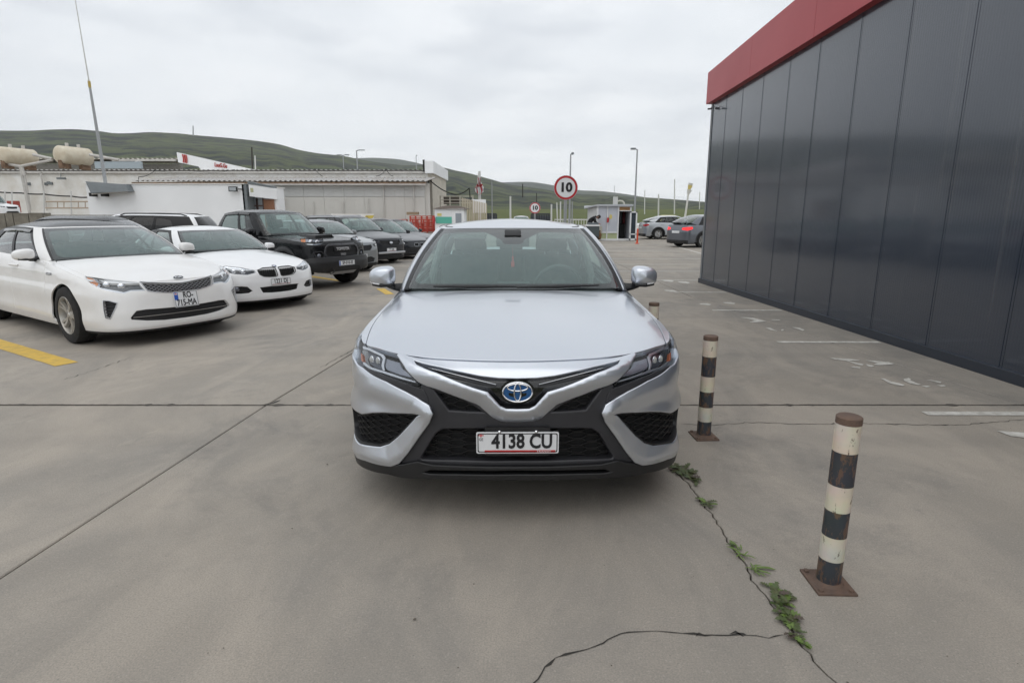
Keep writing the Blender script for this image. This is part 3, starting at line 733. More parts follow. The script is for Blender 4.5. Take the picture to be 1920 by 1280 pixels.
# ---------------------------------------------------------------- the silver saloon in front
M_SILVER = mat('silver_paint', (0.60, 0.63, 0.68), 0.31, metal=0.87, coat=0.7, flake=0.25)
M_SILVER.node_tree.nodes['Principled BSDF'].inputs['Coat Roughness'].default_value = 0.05
def build_main_saloon():
    root = thing('saloon_car', 'silver saloon car facing the camera, with white plate reading 4138 CU', 'car', (0.026, 2.62, 0), math.radians(0.55))
    bpy.context.view_layer.update()
    sp = dict(L=4.88, outline=[(0, 0), (0.22, 0.008), (0.45, 0.04), (0.62, 0.10), (0.75, 0.185), (0.84, 0.295), (0.89, 0.43), (0.917, 0.62), (0.925, 0.9), (0.922, 1.3), (0.92, 2.4), (0.915, 3.6), (0.89, 4.2), (0.83, 4.6), (0.66, 4.81), (0.35, 4.87), (0, 4.88)],
        front=[(0.12, .08), (0.19, .02), (0.24, .004), (0.32, 0.0), (0.50, 0.0), (0.60, .000), (0.70, .008), (0.76, .035), (0.80, .085), (0.83, .12), (0.9, .20), (1.0, .32)],
        side=[(0.12, .05), (0.20, .012), (0.35, .004), (0.48, 0.0), (0.6, .004), (0.72, .016), (0.80, .02), (0.88, .035), (1.0, .06), (1.2, .1)],
        rear=[(0.12, .12), (0.25, .03), (0.4, 0.0), (0.6, 0.0), (0.75, .02), (0.9, .04), (1.05, .10), (1.2, .2)],
        zc=[(0, .79), (0.11, .812), (0.25, .846), (0.4, .876), (0.8, .936), (1.32, .993), (1.6, 1.02), (4.0, 1.04), (4.25, 1.075), (4.7, 1.09), (4.9, 1.08)],
        ze=[(0, .79), (0.11, .805), (0.20, .802), (0.32, .810), (0.44, .830), (0.56, .850), (0.70, .864), (0.9, .876), (1.3, .905), (1.7, .935), (2.4, .955), (3.2, .975), (3.9, 1.0), (4.3, 1.03), (4.9, 1.04)],
        shelf=.035, crown=2.6, yf=1.0, yr=3.84, ra=0.365, rw=0.335, zb=0.19, zsill=0.30, zhi=1.0, arange=1.3, hollow_front=True,
        gh=[((0, 1.32, .99), (0, 2.13, 1.382)), ((.45, 1.355, .99), (.33, 2.15, 1.38)), ((.745, 1.475, .981), (.555, 2.23, 1.374)), ((.815, 1.60, .95), (.615, 2.38, 1.375)),
            ((.835, 2.2, .955), (.63, 2.8, 1.39)), ((.835, 3.0, .97), (.62, 3.25, 1.38)), ((.79, 3.8, .995), (.575, 3.6, 1.345)), ((.70, 4.08, 1.03), (.52, 3.68, 1.335)), ((.40, 4.22, 1.065), (.30, 3.74, 1.345)), ((0, 4.27, 1.075), (0, 3.76, 1.35))],
        ghs=0.6, ghb=.03, zr=1.447, roofc=(2.7, 3.3), handle_mat=M_SILVER, seal=.045)
    def hoodx(x, y, u):     # raised centre with soft shoulders running forward
        f = sm(y, 0.05, 0.5)*(1-sm(y, 1.3, 1.7)); return f*0.010*(sm(u, 0.55, 0.80)-sm(u, 0.84, 0.98))
    sp['hoodx'] = hoodx
    def extra(A, z, X, Y):  # lower-face relief: the corners lean in under the headlamps
        w = sm(X, 0.45, 0.75)*(1-sm(Y, 0.7, 1.1)); return w*(0.016*np.exp(-((z-0.60)/0.055)**2)-0.003*np.exp(-((z-0.49)/0.04)**2))
    sp['extra'] = extra
    c = Car(sp, root, np.array(root.matrix_world)); sk = c.skirt; sz = c.sz
    c.shell()
    # ---- tops
    HS = [(.786, .385), (.798, .50), (.808, .62), (.818, .8), (.82, 1.05), (.81, 1.25), (.80, 1.42)]
    k = np.linspace(0, c.sy(0.60), 40); e = c.skirt.P(k, c.zt(k)); hf = [(float(x), float(y)+0.006) for x, y, z in e if x < .778 and y < .50]
    c.tops(M_SILVER, hood_side=HS, hood_front=hf, cowl=[(.785, 1.50), (.60, 1.39), (.40, 1.33), (.2, 1.295), (0, 1.285)])
    ftop = c.sy(0.42)
    c.sides(M_SILVER, bumper_front=0.56)
    # ---- front face
    silver = M_SILVER
    ypan = sz([(969, 673.5), (935, 673.5), (900, 673), (860, 671.5), (825, 668.5), (787.5, 665.7), (765, 665.3), (748, 669), (763, 691), (786, 715), (801, 722.5), (820, 728), (849.5, 740), (869, 747), (894, 757), (912, 771.5), (925, 783), (938, 789), (969, 791)])
    slot = sz([(969, 709), (935, 708.2), (902, 704.5), (869, 698), (825, 688.5), (775, 677.8), (783, 691), (820, 702.8), (869, 720.5), (915, 733.5), (925, 744), (938, 758), (949, 763.2), (969, 763.7)])
    crest = sz([(752, 673), (775, 689), (783, 694), (820, 706), (869, 724), (912, 737), (923, 748), (937, 762), (949, 767), (969, 767.5)])
    crest = crest[:-1]+[(0.0, crest[-1][1])]
    crestf = crest+[(-a, b) for a, b in crest[-2::-1]]
    rd = ridge(crestf, 0.030, 0.055, 0.055)
    def yd(a, b):
        d, s_ = polydist(np.stack([a, b], -1), crestf); up = s_ > 0
        return np.where(up, 0.010+0.026*np.exp(-(d/0.022)**2), 0.036-0.048*np.clip(d/0.085, 0, 1)**1.15)
    ysurf = sk.disp(yd)
    patch('grille_surround', ysurf, c.clampz(c.sym(ypan), 0.013), silver, root, holes=[c.sym(slot)], step=0.014, edge=0.006, depth=0.045)
    sl = c.sym(sz([(969, 700), (935, 700), (902, 697), (869, 690), (825, 681), (770, 672), (778, 695), (820, 710), (869, 727), (905, 740), (925, 755), (938, 766), (949, 769), (969, 770)]))
    patch('upper_grille', sk.disp(-0.03), sl, M_GLOSSB, root, step=0.03, rim=False)
    f1 = sz([(788, 684.5), (820, 692), (860, 702.5), (900, 713), (930, 720.5)]); 
    for q in (1, -1):
        mb = MB(); ribbon_mb(mb, sk, [(a*q, b) for a, b in f1], 0.0045, off=-0.012, th=0.006); mb.build('grille_fin', M_SATIN, root, smooth=True)
        mb = MB(); ribbon_mb(mb, sk, [(a*q, b-0.010) for a, b in f1], 0.012, off=-0.03, th=0.01); mb.build('grille_fin', M_DKGREY, root, smooth=True)
    # lower fascia with its openings
    fas = sz([(969, 772), (925, 768), (880, 741), (815, 716), (793, 716), (790, 735), (800, 752), (797, 772), (752, 846), (737, 862), (766, 868), (800, 866), (860, 869), (969, 870)])
    tri = sz([(805.5, 725.5), (832, 734), (861, 744), (888, 757), (915, 776), (875, 775), (839.8, 772.3), (825, 752)])
    low = sz([(969, 801), (900, 801), (850, 801), (828, 802), (814, 811), (803, 828), (786, 857), (790, 864), (850, 866), (969, 867)])
    triM = [(-a, b) for a, b in tri]
    patch('lower_fascia', sk.disp(0.0), c.sym(fas), M_DKGREY, root, holes=[tri, triM, c.sym(low)], step=0.025, edge=0.010, depth=0.07)
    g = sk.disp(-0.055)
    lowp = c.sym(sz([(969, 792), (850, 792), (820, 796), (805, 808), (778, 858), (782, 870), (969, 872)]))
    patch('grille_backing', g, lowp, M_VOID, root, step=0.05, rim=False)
    def waves(poly, surf, dz, lam, amp, off, w, z0, z1, a0, a1, slope=0.0, phase=0.0):
        mb = MB(); k = 0; z = z0
        while z < z1:
            ph = (k % 2)*0.5+phase; A = np.arange(a0, a1, lam/24)
            fr = ((A/lam+ph) % 1.0); tw = np.clip(np.abs(fr-0.5)*4-1, -0.42, 0.42)/0.42
            Z = z+amp*tw+slope*A; ok = inpoly(np.stack([A, Z], -1), poly); i = 0
            while i < len(A):
                if ok[i]:
                    j = i
                    while j < len(A) and ok[j]: j += 1
                    if j-i > 2: ribbon_mb(mb, surf, np.stack([A[i:j], Z[i:j]], -1), w, off=off, th=0.010)
                    i = j
                else: i += 1
            z += dz; k += 1
        return mb
    zl = [b for a, b in low]
    low_s = np.array(c.sym(sz([(969, 796), (850, 796), (825, 799), (810, 810), (782, 858), (786, 868), (969, 870)])))
    waves(low_s, sk, 0.0185, 0.148, 0.0062, -0.045, 0.0042, min(zl)-.01, max(zl)+.02, -0.6, 0.6).build('honeycomb_grille', M_MESH, root, smooth=True)
    tb = [(a*1, b) for a, b in tri]; tarr = np.array(tri); cen = tarr.mean(0); big = cen+(tarr-cen)*1.12
    for mir in (1, -1):
        bg = big*np.array([mir, 1]); 
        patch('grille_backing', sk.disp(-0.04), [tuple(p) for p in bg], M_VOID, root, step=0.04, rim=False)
        waves(bg, sk, 0.0185, 0.10, 0.006, -0.03, 0.004, bg[:, 1].min(), bg[:, 1].max()+.1, bg[:, 0].min(), bg[:, 0].max(), slope=-mir*(-0.30) if False else mir*0.0, phase=0.2*mir).build('honeycomb_grille', M_MESH, root, smooth=True)
    # dark strip below the lamps
    strip = sz([(681, 687), (705, 697.5), (735, 710), (770, 723), (794.5, 731), (800, 742), (804, 755), (800, 752.5), (762.5, 733.8), (725, 715.5), (700, 704), (687.5, 697)])
    c.P('lamp_trim', sk.disp(0.004), strip, M_DKGREY, step=0.025, edge=0.003, depth=0.03)
    # silver corner piece round the fog pocket (runs back to the wheel arch)
    sa = c.sy(0.585)
    zt_ = lambda a: float(c.zt(a))
    upper = sz([(672, 686), (682, 692), (700, 705.5), (725, 717), (762.5, 735.5), (800, 754.5), (806, 758), (814, 772), (807, 789), (788, 815), (767, 846), (751, 865), (737, 870), (720, 868.5), (690, 860), (668, 851)])
    zlow = upper[-1][1]
    lampz = upper[0][1]
    back = [('s', -sa, zlow+0.005)]
    arcp = [(-a, b) for a, b in c.arch(1.0, math.radians(200), math.radians(150), 8)]
    cpoly = upper + [(-s_, zlow+.0) for s_ in (abs(upper[-1][0])+.06, abs(arcp[0][0])-.03)] + [p for p in arcp if p[1] > zlow+0.01] + [(-c.sy(0.62), 0.60), (-c.sy(0.56), lampz+.02), (upper[0][0]-.06, lampz+.012)]
    hole = sz([(797.5, 774.5), (788, 779), (784, 781), (767, 800), (749.6, 818.6), (732, 832.7), (715.6, 838), (697, 836), (678, 832)])
    htop = sz([(680, 774), (700, 771.5), (720, 771), (755, 772.3), (785, 773.2)])
    hb, ht = hole[-1][1], htop[0][1]; s1 = c.sy(0.47)
    hole = hole + [(-s1, hb+.0), (-s1-.02, hb+.03), (-s1-.01, ht-.05), (-s1+.04, ht-.008)] + htop
    cr2 = sz([(662, 718), (700, 730), (750, 747), (790, 760), (803, 766), (807, 772)])
    rim_line = sz([(800, 772), (808, 774), (800, 790), (760, 845), (735, 862), (690, 850), (665, 838)])
    def cd(a, b):
        a = -np.abs(a)
        d, s_ = polydist(np.stack([a, b], -1), rim_line); d2, _ = polydist(np.stack([a, b], -1), cr2)
        return 0.008+0.020*np.clip(1-d/0.075, 0, 1)+0.011*np.exp(-(d2/0.045)**2)*(1-0.6*sm(-a, .75, 1.0))
    cs = sk.disp(cd)
    c.P('bumper_corner', cs, cpoly, silver, holes=[hole], step=0.016, edge=0.007, depth=0.045)
    hp = np.array(hole); cen = hp.mean(0); hbig = [tuple(p) for p in cen+(hp-cen)*1.06]
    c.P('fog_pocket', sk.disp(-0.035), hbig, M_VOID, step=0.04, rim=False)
    inner = [tuple(p) for p in cen+(hp-cen)*0.975]
    # pocket rim: black frame just inside the silver
    c.P('pocket_frame', sk.disp(0.006), [tuple(p) for p in cen+(hp-cen)*1.0], M_BLACK, holes=[[tuple(p) for p in cen+(hp-cen)*np.array([.94, .90])]], step=0.03, edge=0.004, depth=0.04)
    for mir in (1, -1):
        bg = hp*np.array([-mir*-1, 1]) if mir == 1 else hp*np.array([-1, 1])
        waves(bg, sk, 0.0165, 0.115, 0.005, -0.030, 0.0035, bg[:, 1].min(), bg[:, 1].max()+.02, bg[:, 0].min(), bg[:, 0].max()).build('honeycomb_grille', M_MESH, root, smooth=True)
    # lip
    top = sz([(969, 874), (860, 872.5), (814, 870.5), (785, 864), (760, 869), (732, 872), (697, 863.5), (668, 853)])
    bot = sz([(662, 862), (668, 866), (697, 876), (732, 884), (757, 890), (814, 892.5), (860, 894), (969, 895)])
    zt0, zb0 = top[-1][1], bot[0][1]; sw = c.sy(0.64)
    lip = top+[(-sw, zt0-.0), (-sw, zb0-.0)]+bot
    lip[0] = (0, lip[0][1]); lip[-1] = (0, lip[-1][1])
    lslot = c.sym(sz([(969, 877), (860, 877), (808, 876), (790, 882.5), (808, 886.5), (860, 887.3), (969, 887.6)]))
    ls = sk.disp(lambda a, b: 0.02+0.0*a)
    patch('front_lip', ls, c.sym(lip), M_BLACK, root, holes=[lslot], step=0.025, edge=0.006, depth=0.05)
    # black base under lip so that no light passes
    # ---- headlamps
    lens = sz([(675, 641.5), (685.6, 641.5), (702.5, 651), (725, 659.8), (746.5, 669), (762.5, 693), (781, 716), (793, 729.5), (770, 721.5), (735, 708.5), (705, 696), (684, 686), (674.5, 680)])
    s0 = lens[0][0]; back_s = -c.sy(0.60)
    lens = c.clampz(lens+[(s0-.05, lens[-1][1]+.02), (back_s, lens[0][1]-.012), (s0-.04, lens[0][1]+.01)], .005)
    ai, ao = lens[4][0], lens[-2][0]; lens = [(a, float(c.zt(a))-0.008) for a in np.linspace(ao, ai, 24)] + [(a, min(b, float(c.zt(a))-.012)) for a, b in lens[5:-2]]
    for mir in (False, True):
        hl = patch('headlight', sk.disp(-0.045), lens, M_GLOSSB, root, step=0.03, rim=False, mirror=mir)
        patch('lens', sk.disp(0.004), lens, M_LENS, hl, step=0.03, edge=0.003, depth=0.045, mirror=mir)
        q = -1 if mir else 1
        def pc(name, pts, m, off, dep=0.02, st=0.02, edge=0.002):
            patch(name, sk.disp(off), sz(pts), m, hl, step=st, edge=edge, depth=dep, mirror=mir)
        pc('reflector', [(721, 668), (746, 675), (758, 694), (768, 705), (748, 700), (722, 690), (719, 680)], M_LAMPIN, -0.022)
        pc('reflector', [(683, 653), (702, 657), (712, 668), (716, 692), (700, 686), (688, 675)], mat('lamp_interior_dark', (0.06, 0.065, 0.08), 0.3, metal=0.6), -0.03)
        pc('light_guide', [(677, 646), (690, 650), (716, 662), (720, 668), (718, 693), (715, 692), (716, 670), (712, 664), (688, 653), (677.5, 650)], M_SATIN, -0.012)
        pc('light_guide', [(678, 676), (690, 686), (715, 694), (735, 701), (776, 715), (778, 717), (734, 704), (713, 697), (688, 689), (677, 680)], M_SATIN, -0.012)
        pc('reflector', [(674.8, 660), (676.5, 662), (677.8, 672), (677.5, 677), (675.2, 673)], mat('amber_dark', (.32, .085, .03), .3), -0.008, edge=0.001)
        for px in ((692.5, 669), (704.5, 671)):
            ce = sz([px])[0]; ce = (ce[0]*q, ce[1])
            c.disc('projector_lens', sk, ce, 0.017, 0.024, M_CHROME, off=-0.026, parent=hl, h=0.004)
            c.disc('projector_lens', sk, ce, 0.011, 0.018, mat('lamp_bulb', (0.42, 0.41, 0.38), 0.15), off=-0.021, parent=hl, h=0.004, dome=0.006)
    # ---- emblem
    ce = sz([(969.1, 733.5)])[0]; ce = (0.0, ce[1]); M = c.frame(sk, ce, 0.010); em = M
    bd = MB(); 
    def ell(rx, ry, r, cx=0, cy=0, z=0.006, seg=8, n=36):
        pts = [M @ Vector((cx+rx*math.cos(2*math.pi*k/n), cy+ry*math.sin(2*math.pi*k/n), z)) for k in range(n+1)]; return pts
    def eprism(rx, ry, h, m, name, z0=0.0, par=root):
        mb = MB(); mb.prism([(rx*math.cos(2*math.pi*k/40), ry*math.sin(2*math.pi*k/40)) for k in range(40)], h, M=M @ Matrix.Translation((0, 0, z0))); return mb.build(name, m, par, smooth=True, sharp=0.5)
    e0 = eprism(0.083, 0.056, 0.02, M_GLOSSB, 'emblem', -0.014)
    eprism(0.068, 0.045, 0.004, mat('emblem_blue', (0.01, 0.085, 0.25), 0.25, metal=0.3, coat=1), 'emblem_field', 0.006, e0)
    mb = MB(); mb.tube(ell(0.069, 0.0455, 0, z=0.012), 0.0042, 8, cap=False)
    mb.tube(ell(0.0155, 0.041, 0, z=0.013), 0.0040, 8, cap=False)
    mb.tube(ell(0.047, 0.0165, 0, cy=0.022, z=0.012), 0.0036, 8, cap=False)
    mb.build('emblem_rings', M_CHROME, e0, smooth=True)
    for x in (-.026, .026):
        mb = MB(); mb.prism([(x-.014, -.026), (x+.014, -.026) if x < 0 else (x+.014, -.016), (x+.016, -.004), (x-.016, -.004)] if x > 0 else [(x-.014, -.016), (x+.014, -.026), (x+.016, -.004), (x-.016, -.004)], 0.0015, M=M @ Matrix.Translation((0, 0, 0.010))); mb.build('emblem_inlay', M_GLOSSB, e0)
    # ---- number plate
    pc_ = sz([(968.5, 829.5)])[0]; pc_ = (0.0, pc_[1]+.010); M = c.frame(sk, pc_, 0.022)
    mb = MB(); w, h = 0.128/0.815*0.96, 0.075
    pf = [(-.155, .066), (-.148, .073), (.148, .073), (.155, .066), (.155, -.062), (.145, -.070), (-.145, -.070), (-.155, -.062)]
    mb.prism(pf, 0.012, M=M @ Matrix.Translation((0, 0, -0.018))); mb.box(-.1, .1, -.03, .03, -0.06, -0.015, M=M); fr = mb.build('plate_holder', M_BLACK, root)
    plate_on(c.root, M, 0.390, 0.107, '4138 CU', style='transit', tsize=0.099, tsx=0.79, bolts=((-.085, .054), (.088, .054)))
    # ---- glasshouse
    wsp = c.sz([(780.5, 529.8), (860, 529.8), (962, 530), (1064, 529.8)], surf=c.gh, br=(0, 0.6), ar=(-1.0, 1.0))
    cl = c.sz([(963, 530.5), (860, 530), (790, 530), (781, 528.5), (777.5, 524), (781, 516), (806, 475), (828, 440), (833, 435.8), (860, 434.3), (911, 433.6), (925, 440), (942, 449), (944, 454), (948, 456), (963, 456)], surf=c.gh, br=(0, 0.6), ar=(-1.0, 1.0))
    c.glasshouse(M_SILVER, ws=c.sym(cl), side=[[(1.72, .08), (2.62, .06), (2.62, .93), (1.84, .93)], [(2.72, .07), (3.45, .10), (3.60, .45), (3.50, .88), (2.74, .93)]])
    # rubber ditch mouldings on the roof
    mb = MB()
    A = np.linspace(float(c.gL[2])-.02, float(c.gL[7]), 40)
    for q in (1, -1): ribbon_mb(mb, c.roof, [(a*q, 0.055) for a in A], 0.014, off=0.0, th=0.003)
    mb.build('roof_moulding', M_DKGREY, root, smooth=True)
    # cowl: black panel between hood and glass, wipers
    cw = [(.80, 1.50), (.60, 1.37), (.40, 1.305), (.2, 1.27), (0, 1.26)]; cb = [(0, 1.40), (.3, 1.42), (.6, 1.50), (.78, 1.62)]
    half = cw[::-1]+cb[::-1]
    patch('cowl_panel', Surf(lambda x, y: np.stack([x*np.ones_like(y), y*np.ones_like(x), c._top(x, y)-0.035], -1)), [(x, y) for x, y in half]+[(-x, y) for x, y in half[::-1] if x > 0], M_BLACK, root, step=0.06, rim=False)
    for x0, x1 in ((-.56, .02), (0.02, .60)):
        mb = MB(); pts = [c.gh.P(np.array([a]), np.array([t]))[0]+np.array([0, -.018, .012]) for a, t in ((x0, .010), ((x0+x1)/2, .012), (x1, .016))]
        mb.tube(pts, [0.006, 0.011, 0.005], 6); mb.build('wiper', M_BLACK, root, smooth=True)
    # hood washers / creases near the cowl
    # ---- mirrors
    for q in (1, -1):
        mirror_unit(root, q, (0.815, 1.66, 0.965), (0.945, 1.60, 1.055), (0.095, 0.075, 0.072), M_SILVER, led=True)
    # ---- interior
    add_seat(root, 0.36, 2.55, 0.50, h=0.62); add_seat(root, -0.38, 2.55, 0.50, h=0.62)
    add_seat(root, 0, 3.45, 0.52, w=1.25, h=0.56, bench=True)
    for x in (-.38, 0, .38):
        hr = MB(); hr.box(-.12, .12, -.04, .04, -.07, .07, M=Matrix.Translation((x, 3.64, 1.14))); hr.build('headrest', M_CLOTH, root, bevel=0.03)
    ds = [(0, 1.36, .955), (.74, 1.52, .94)]
    V = []; NS = 12
    for j, (dy, dz) in enumerate(((0, -.02), (.06, .0), (.25, .005), (.40, -.01), (.46, -.06), (.47, -.3))):
        for i in range(NS+1):
            x = -.76+1.52*i/NS; yy = 1.38+0.14*(abs(x)/.76)**2; V.append((x, yy+dy+0.1, .935+dz+0.02*math.exp(-((x-.36)/.17)**2)*(1 if j in (2, 3) else 0)))
    F = [(j*(NS+1)+i, j*(NS+1)+i+1, (j+1)*(NS+1)+i+1, (j+1)*(NS+1)+i) for j in range(5) for i in range(NS)]
    mesh_obj('dashboard', V, F, M_DASH, root, smooth=True)
    mb = MB(); mb.box(-.13, .13, 1.86, 1.885, .90, .985); mb.build('screen', M_GLOSSB, root, bevel=0.008)
    w = MB(); cc = Vector((.36, 2.0, .93)); R = 0.185
    pts = [cc+Vector((R*math.cos(2*math.pi*k/24), -R*math.sin(2*math.pi*k/24)*0.40, R*math.sin(2*math.pi*k/24)*.9)) for k in range(25)]
    w.tube(pts, 0.016, 8, cap=False); w.box(.20, .52, 1.985, 2.01, .915, .95); w.box(.31, .41, 1.97, 2.02, .88, .98); w.build('steering_wheel', mat('wheel_leather', (0.06, 0.062, 0.065), 0.5), root, smooth=True)
    mb = MB(); mb.box(-.74, .74, 1.2, 4.2, .28, .33); mb.build('cabin_floor', M_VOID, root)
    mb = MB(); mb.box(-.55, .55, 3.7, 4.2, .95, .98); mb.build('parcel_shelf', M_DASH, root)
    mb = MB(); mb.box(-.13, .13, -.015, .015, -.035, .035, M=Matrix.Translation((0, 2.03, 1.275))); mb.tube([(0, 2.03, 1.30), (0, 2.08, 1.345)], 0.012); mb.build('rear_view_mirror', M_BLACK, root, bevel=0.012)
    mb = MB(); mb.box(-.065, .065, -.04, .05, -.03, .03, M=Matrix.Translation((0, 2.02, 1.325)) @ Matrix.Rotation(0.5, 4, 'X')); mb.build('sensor_housing', M_BLACK, root, bevel=0.01)
    for q in (1, -1):   # door cards, belts
        mb = MB(); mb.box(q*.76-.02, q*.76+.02, 1.6, 3.6, .4, .93); mb.build('door_card', M_DASH, root, bevel=0.01)
        mb = MB(); mb.tube([(q*.63, 2.75, 1.25), (q*.60, 2.72, .95), (q*.58, 2.7, .6)], 0.012, 6); mb.build('seat_belt', M_CLOTH, root)
        mb = MB(); mb.tube([(q*.60, 2.71, 1.33), (q*.72, 2.70, .95), (q*.76, 2.7, .6)], 0.035, 8); mb.build('centre_pillar', M_LINER, root, smooth=True)
        mb = MB(); mb.box(-.14, .14, -.02, .02, -.05, .05, M=Matrix.Translation((q*.35, 2.2, 1.335)) @ Matrix.Rotation(-1.1, 4, 'X')); mb.build('sun_visor', M_LINER, root, bevel=0.01)
    c.wheels(0.335, 0.225, M_ALLOY, 10, 'single')
    fresh = MB(); fresh.prism([(-.012, -.045), (.012, -.045), (.014, -.01), (.006, .01), (.010, .03), (0, .045), (-.010, .03), (-.006, .01), (-.014, -.01)], 0.004, M=frame_matrix((0.026-.02, 2.62+2.0, 1.13), (1, 0, 0), (0, 0, 1)))
    fresh.tube([(0.026-.02, 4.62, 1.17), (0.026-.02, 4.63, 1.25)], 0.001, 4)
    o = fresh.build('air_freshener', mat('freshener_red', (0.6, 0.03, 0.02), 0.6)); props(o, 'small red air freshener hanging inside the windscreen of the silver saloon', 'air freshener')
    return c
def mirror_unit(root, q, base, cen, r, paint, led=False, cap=None):
    m = MB(); b = Vector((q*base[0], base[1], base[2])); c = Vector((q*cen[0], cen[1], cen[2]))
    V = []; F = []; nu, nv = 20, 12
    for j in range(nv+1):
        v = math.pi*j/nv
        for i in range(nu):
            u = 2*math.pi*i/nu; x = math.copysign(abs(math.cos(u))**0.55, math.cos(u)); z = math.copysign(abs(math.sin(u))**0.55, math.sin(u)); sv = math.sin(v)**0.45; 
            # front (toward -y) domed, back flat; outer end tapers
            y = -math.cos(v); yy = y*r[1] if y < 0 else y*r[1]*0.55
            X = x*sv; tap = 1-0.28*max(0, X)**2; lean = -0.10*r[2]*X
            V.append((c.x+q*X*r[0], c.y+yy+0.02*max(0, X), c.z+(z*sv*r[2])*tap+lean))
    for j in range(nv):
        for i in range(nu): F.append((j*nu+i, j*nu+(i+1) % nu, (j+1)*nu+(i+1) % nu, (j+1)*nu+i))
    m.add(V, F); w = m.build('wing_mirror', paint, root, smooth=True, sharp=1.2)
    s = MB(); s.tube([b, b+(c-b)*0.45+Vector((0, 0, -.03)), c+Vector((-q*r[0]*0.55, 0, -r[2]*0.75))], [0.035, 0.024, 0.034], 10)
    s.build('mirror_stalk', M_BLACK, w, smooth=True)
    l = MB(); zb = -r[2]*0.80
    l.tube([c+Vector((-q*r[0]*.75, -r[1]*.5, zb+.0)), c+Vector((0, -r[1]*.80, zb)), c+Vector((q*r[0]*.65, -r[1]*.5, zb*.92))], [0.014, 0.016, 0.012], 8)
    l.build('mirror_base', cap or M_BLACK, w, smooth=True)
    if led:
        l = MB(); l.tube([c+Vector((q*r[0]*.1, -r[1]*.93, zb*.88)), c+Vector((q*r[0]*.55, -r[1]*.74, zb*.80)), c+Vector((q*r[0]*.86, -r[1]*.3, zb*.66))], 0.0045, 6); l.build('indicator', mat('indicator_lens', (0.7, 0.7, 0.7), 0.2), w, smooth=True)
def plate_on(root, M, w, h, text, style='plain', tsize=0.1, tsx=0.8, bolts=(), text2=None):
    r = 0.008; n = 4; out = []
    for cx, cy, a0 in ((w/2-r, h/2-r, 0), (-w/2+r, h/2-r, 90), (-w/2+r, -h/2+r, 180), (w/2-r, -h/2+r, 270)):
        for k in range(n+1): t = math.radians(a0+90*k/n); out.append((cx+r*math.cos(t), cy+r*math.sin(t)))
    mb = MB(); mb.prism(out, 0.004, M=M); pl = mb.build('number_plate', M_PLATE, root)
    T = lambda x, y, z: M @ Matrix.Translation((x, y, z))
    b = MB(); k = [(x*(1-0.006/w*2), y*(1-0.006/h*2)) for x, y in out]; k2 = [(x*(1-0.0105/w*2), y*(1-0.0105/h*2)) for x, y in out]; N = len(k)
    b.add([tuple(M @ Vector((x, y, 0.0052))) for x, y in k+k2], [(i, (i+1) % N, N+(i+1) % N, N+i) for i in range(N)]); b.build('plate_border', M_INK, pl)
    if style == 'transit':
        text_mesh('plate_lettering', text, tsize, M_INK, pl, T(w*0.055, 0.0045, 0.0050), depth=0.0006, sx=tsx, bold=0.0030)
        mb = MB(); mb.box(-w*0.40, w*0.46, -h*0.46, -h*0.35, 0.0042, 0.0050, M=M); mb.build('plate_stripe', M_RED, pl)
        text_mesh('plate_lettering', 'TRANSIT', h*0.115, M_PLATE, pl, T(w*0.32, -h*0.405, 0.0056), depth=0.0002, sx=1.3, spacing=1.1)
        mb = MB(); mb.box(-w*0.475, -w*0.41, h*0.33, h*0.37, .0042, .0050, M=M); mb.box(-w*0.449, -w*0.436, h*0.27, h*0.42, .0044, .0052, M=M); mb.build('plate_flag', M_RED, pl)
        text_mesh('plate_lettering', 'GE', h*0.19, M_INK, pl, T(-w*0.442, h*0.16, 0.0050), depth=0.0002, sx=0.8)
    elif style == 'euro':
        if text2 is None:
            text_mesh('plate_lettering', text, tsize, M_INK, pl, T(w*0.045, 0, 0.0050), depth=0.0006, sx=tsx, bold=0.0020)
            mb = MB(); mb.box(-w*0.488, -w*0.42, -h*0.46, h*0.46, 0.0042, 0.0054, M=M); mb.build('plate_band', M_BLUE, pl)
        else:
            text_mesh('plate_lettering', text, tsize, M_INK, pl, T(w*0.10, h*0.235, 0.0050), depth=0.0006, sx=tsx, bold=0.0024)
            text_mesh('plate_lettering', text2, tsize, M_INK, pl, T(0, -h*0.235, 0.0050), depth=0.0006, sx=tsx, bold=0.0024)
            mb = MB(); mb.box(-w*0.478, -w*0.32, -h*0.02, h*0.46, 0.0042, 0.0054, M=M); mb.build('plate_band', M_BLUE, pl)
            mb = MB(); mb.box(-w*0.455, -w*0.345, h*0.30, h*0.42, 0.0048, 0.0060, M=M); mb.build('plate_flag', M_PLATE, pl)
            mb = MB(); mb.box(-w*0.455, -w*0.345, h*0.35, h*0.37, 0.0055, 0.0064, M=M); mb.box(-w*0.41, -w*0.39, h*0.30, h*0.42, 0.0055, 0.0066, M=M); mb.build('plate_flag', M_RED, pl)
    else:
        text_mesh('plate_lettering', text, tsize, M_INK, pl, T(0, 0.003, 0.0050), depth=0.0006, sx=tsx, bold=0.0020)
        if style == 'redline':
            mb = MB(); mb.box(-w*0.42, w*0.44, -h*0.44, -h*0.37, 0.0042, 0.0052, M=M); mb.build('plate_stripe', M_RED, pl)
    for x, y in bolts:
        mb = MB(); mb.lathe([(0.0, .010), (.005, .009), (.008, .006), (.008, -.004)], 12, M=T(x, y, 0.001)); mb.build('plate_bolt', M_CHROME, pl, smooth=True)
    return pl
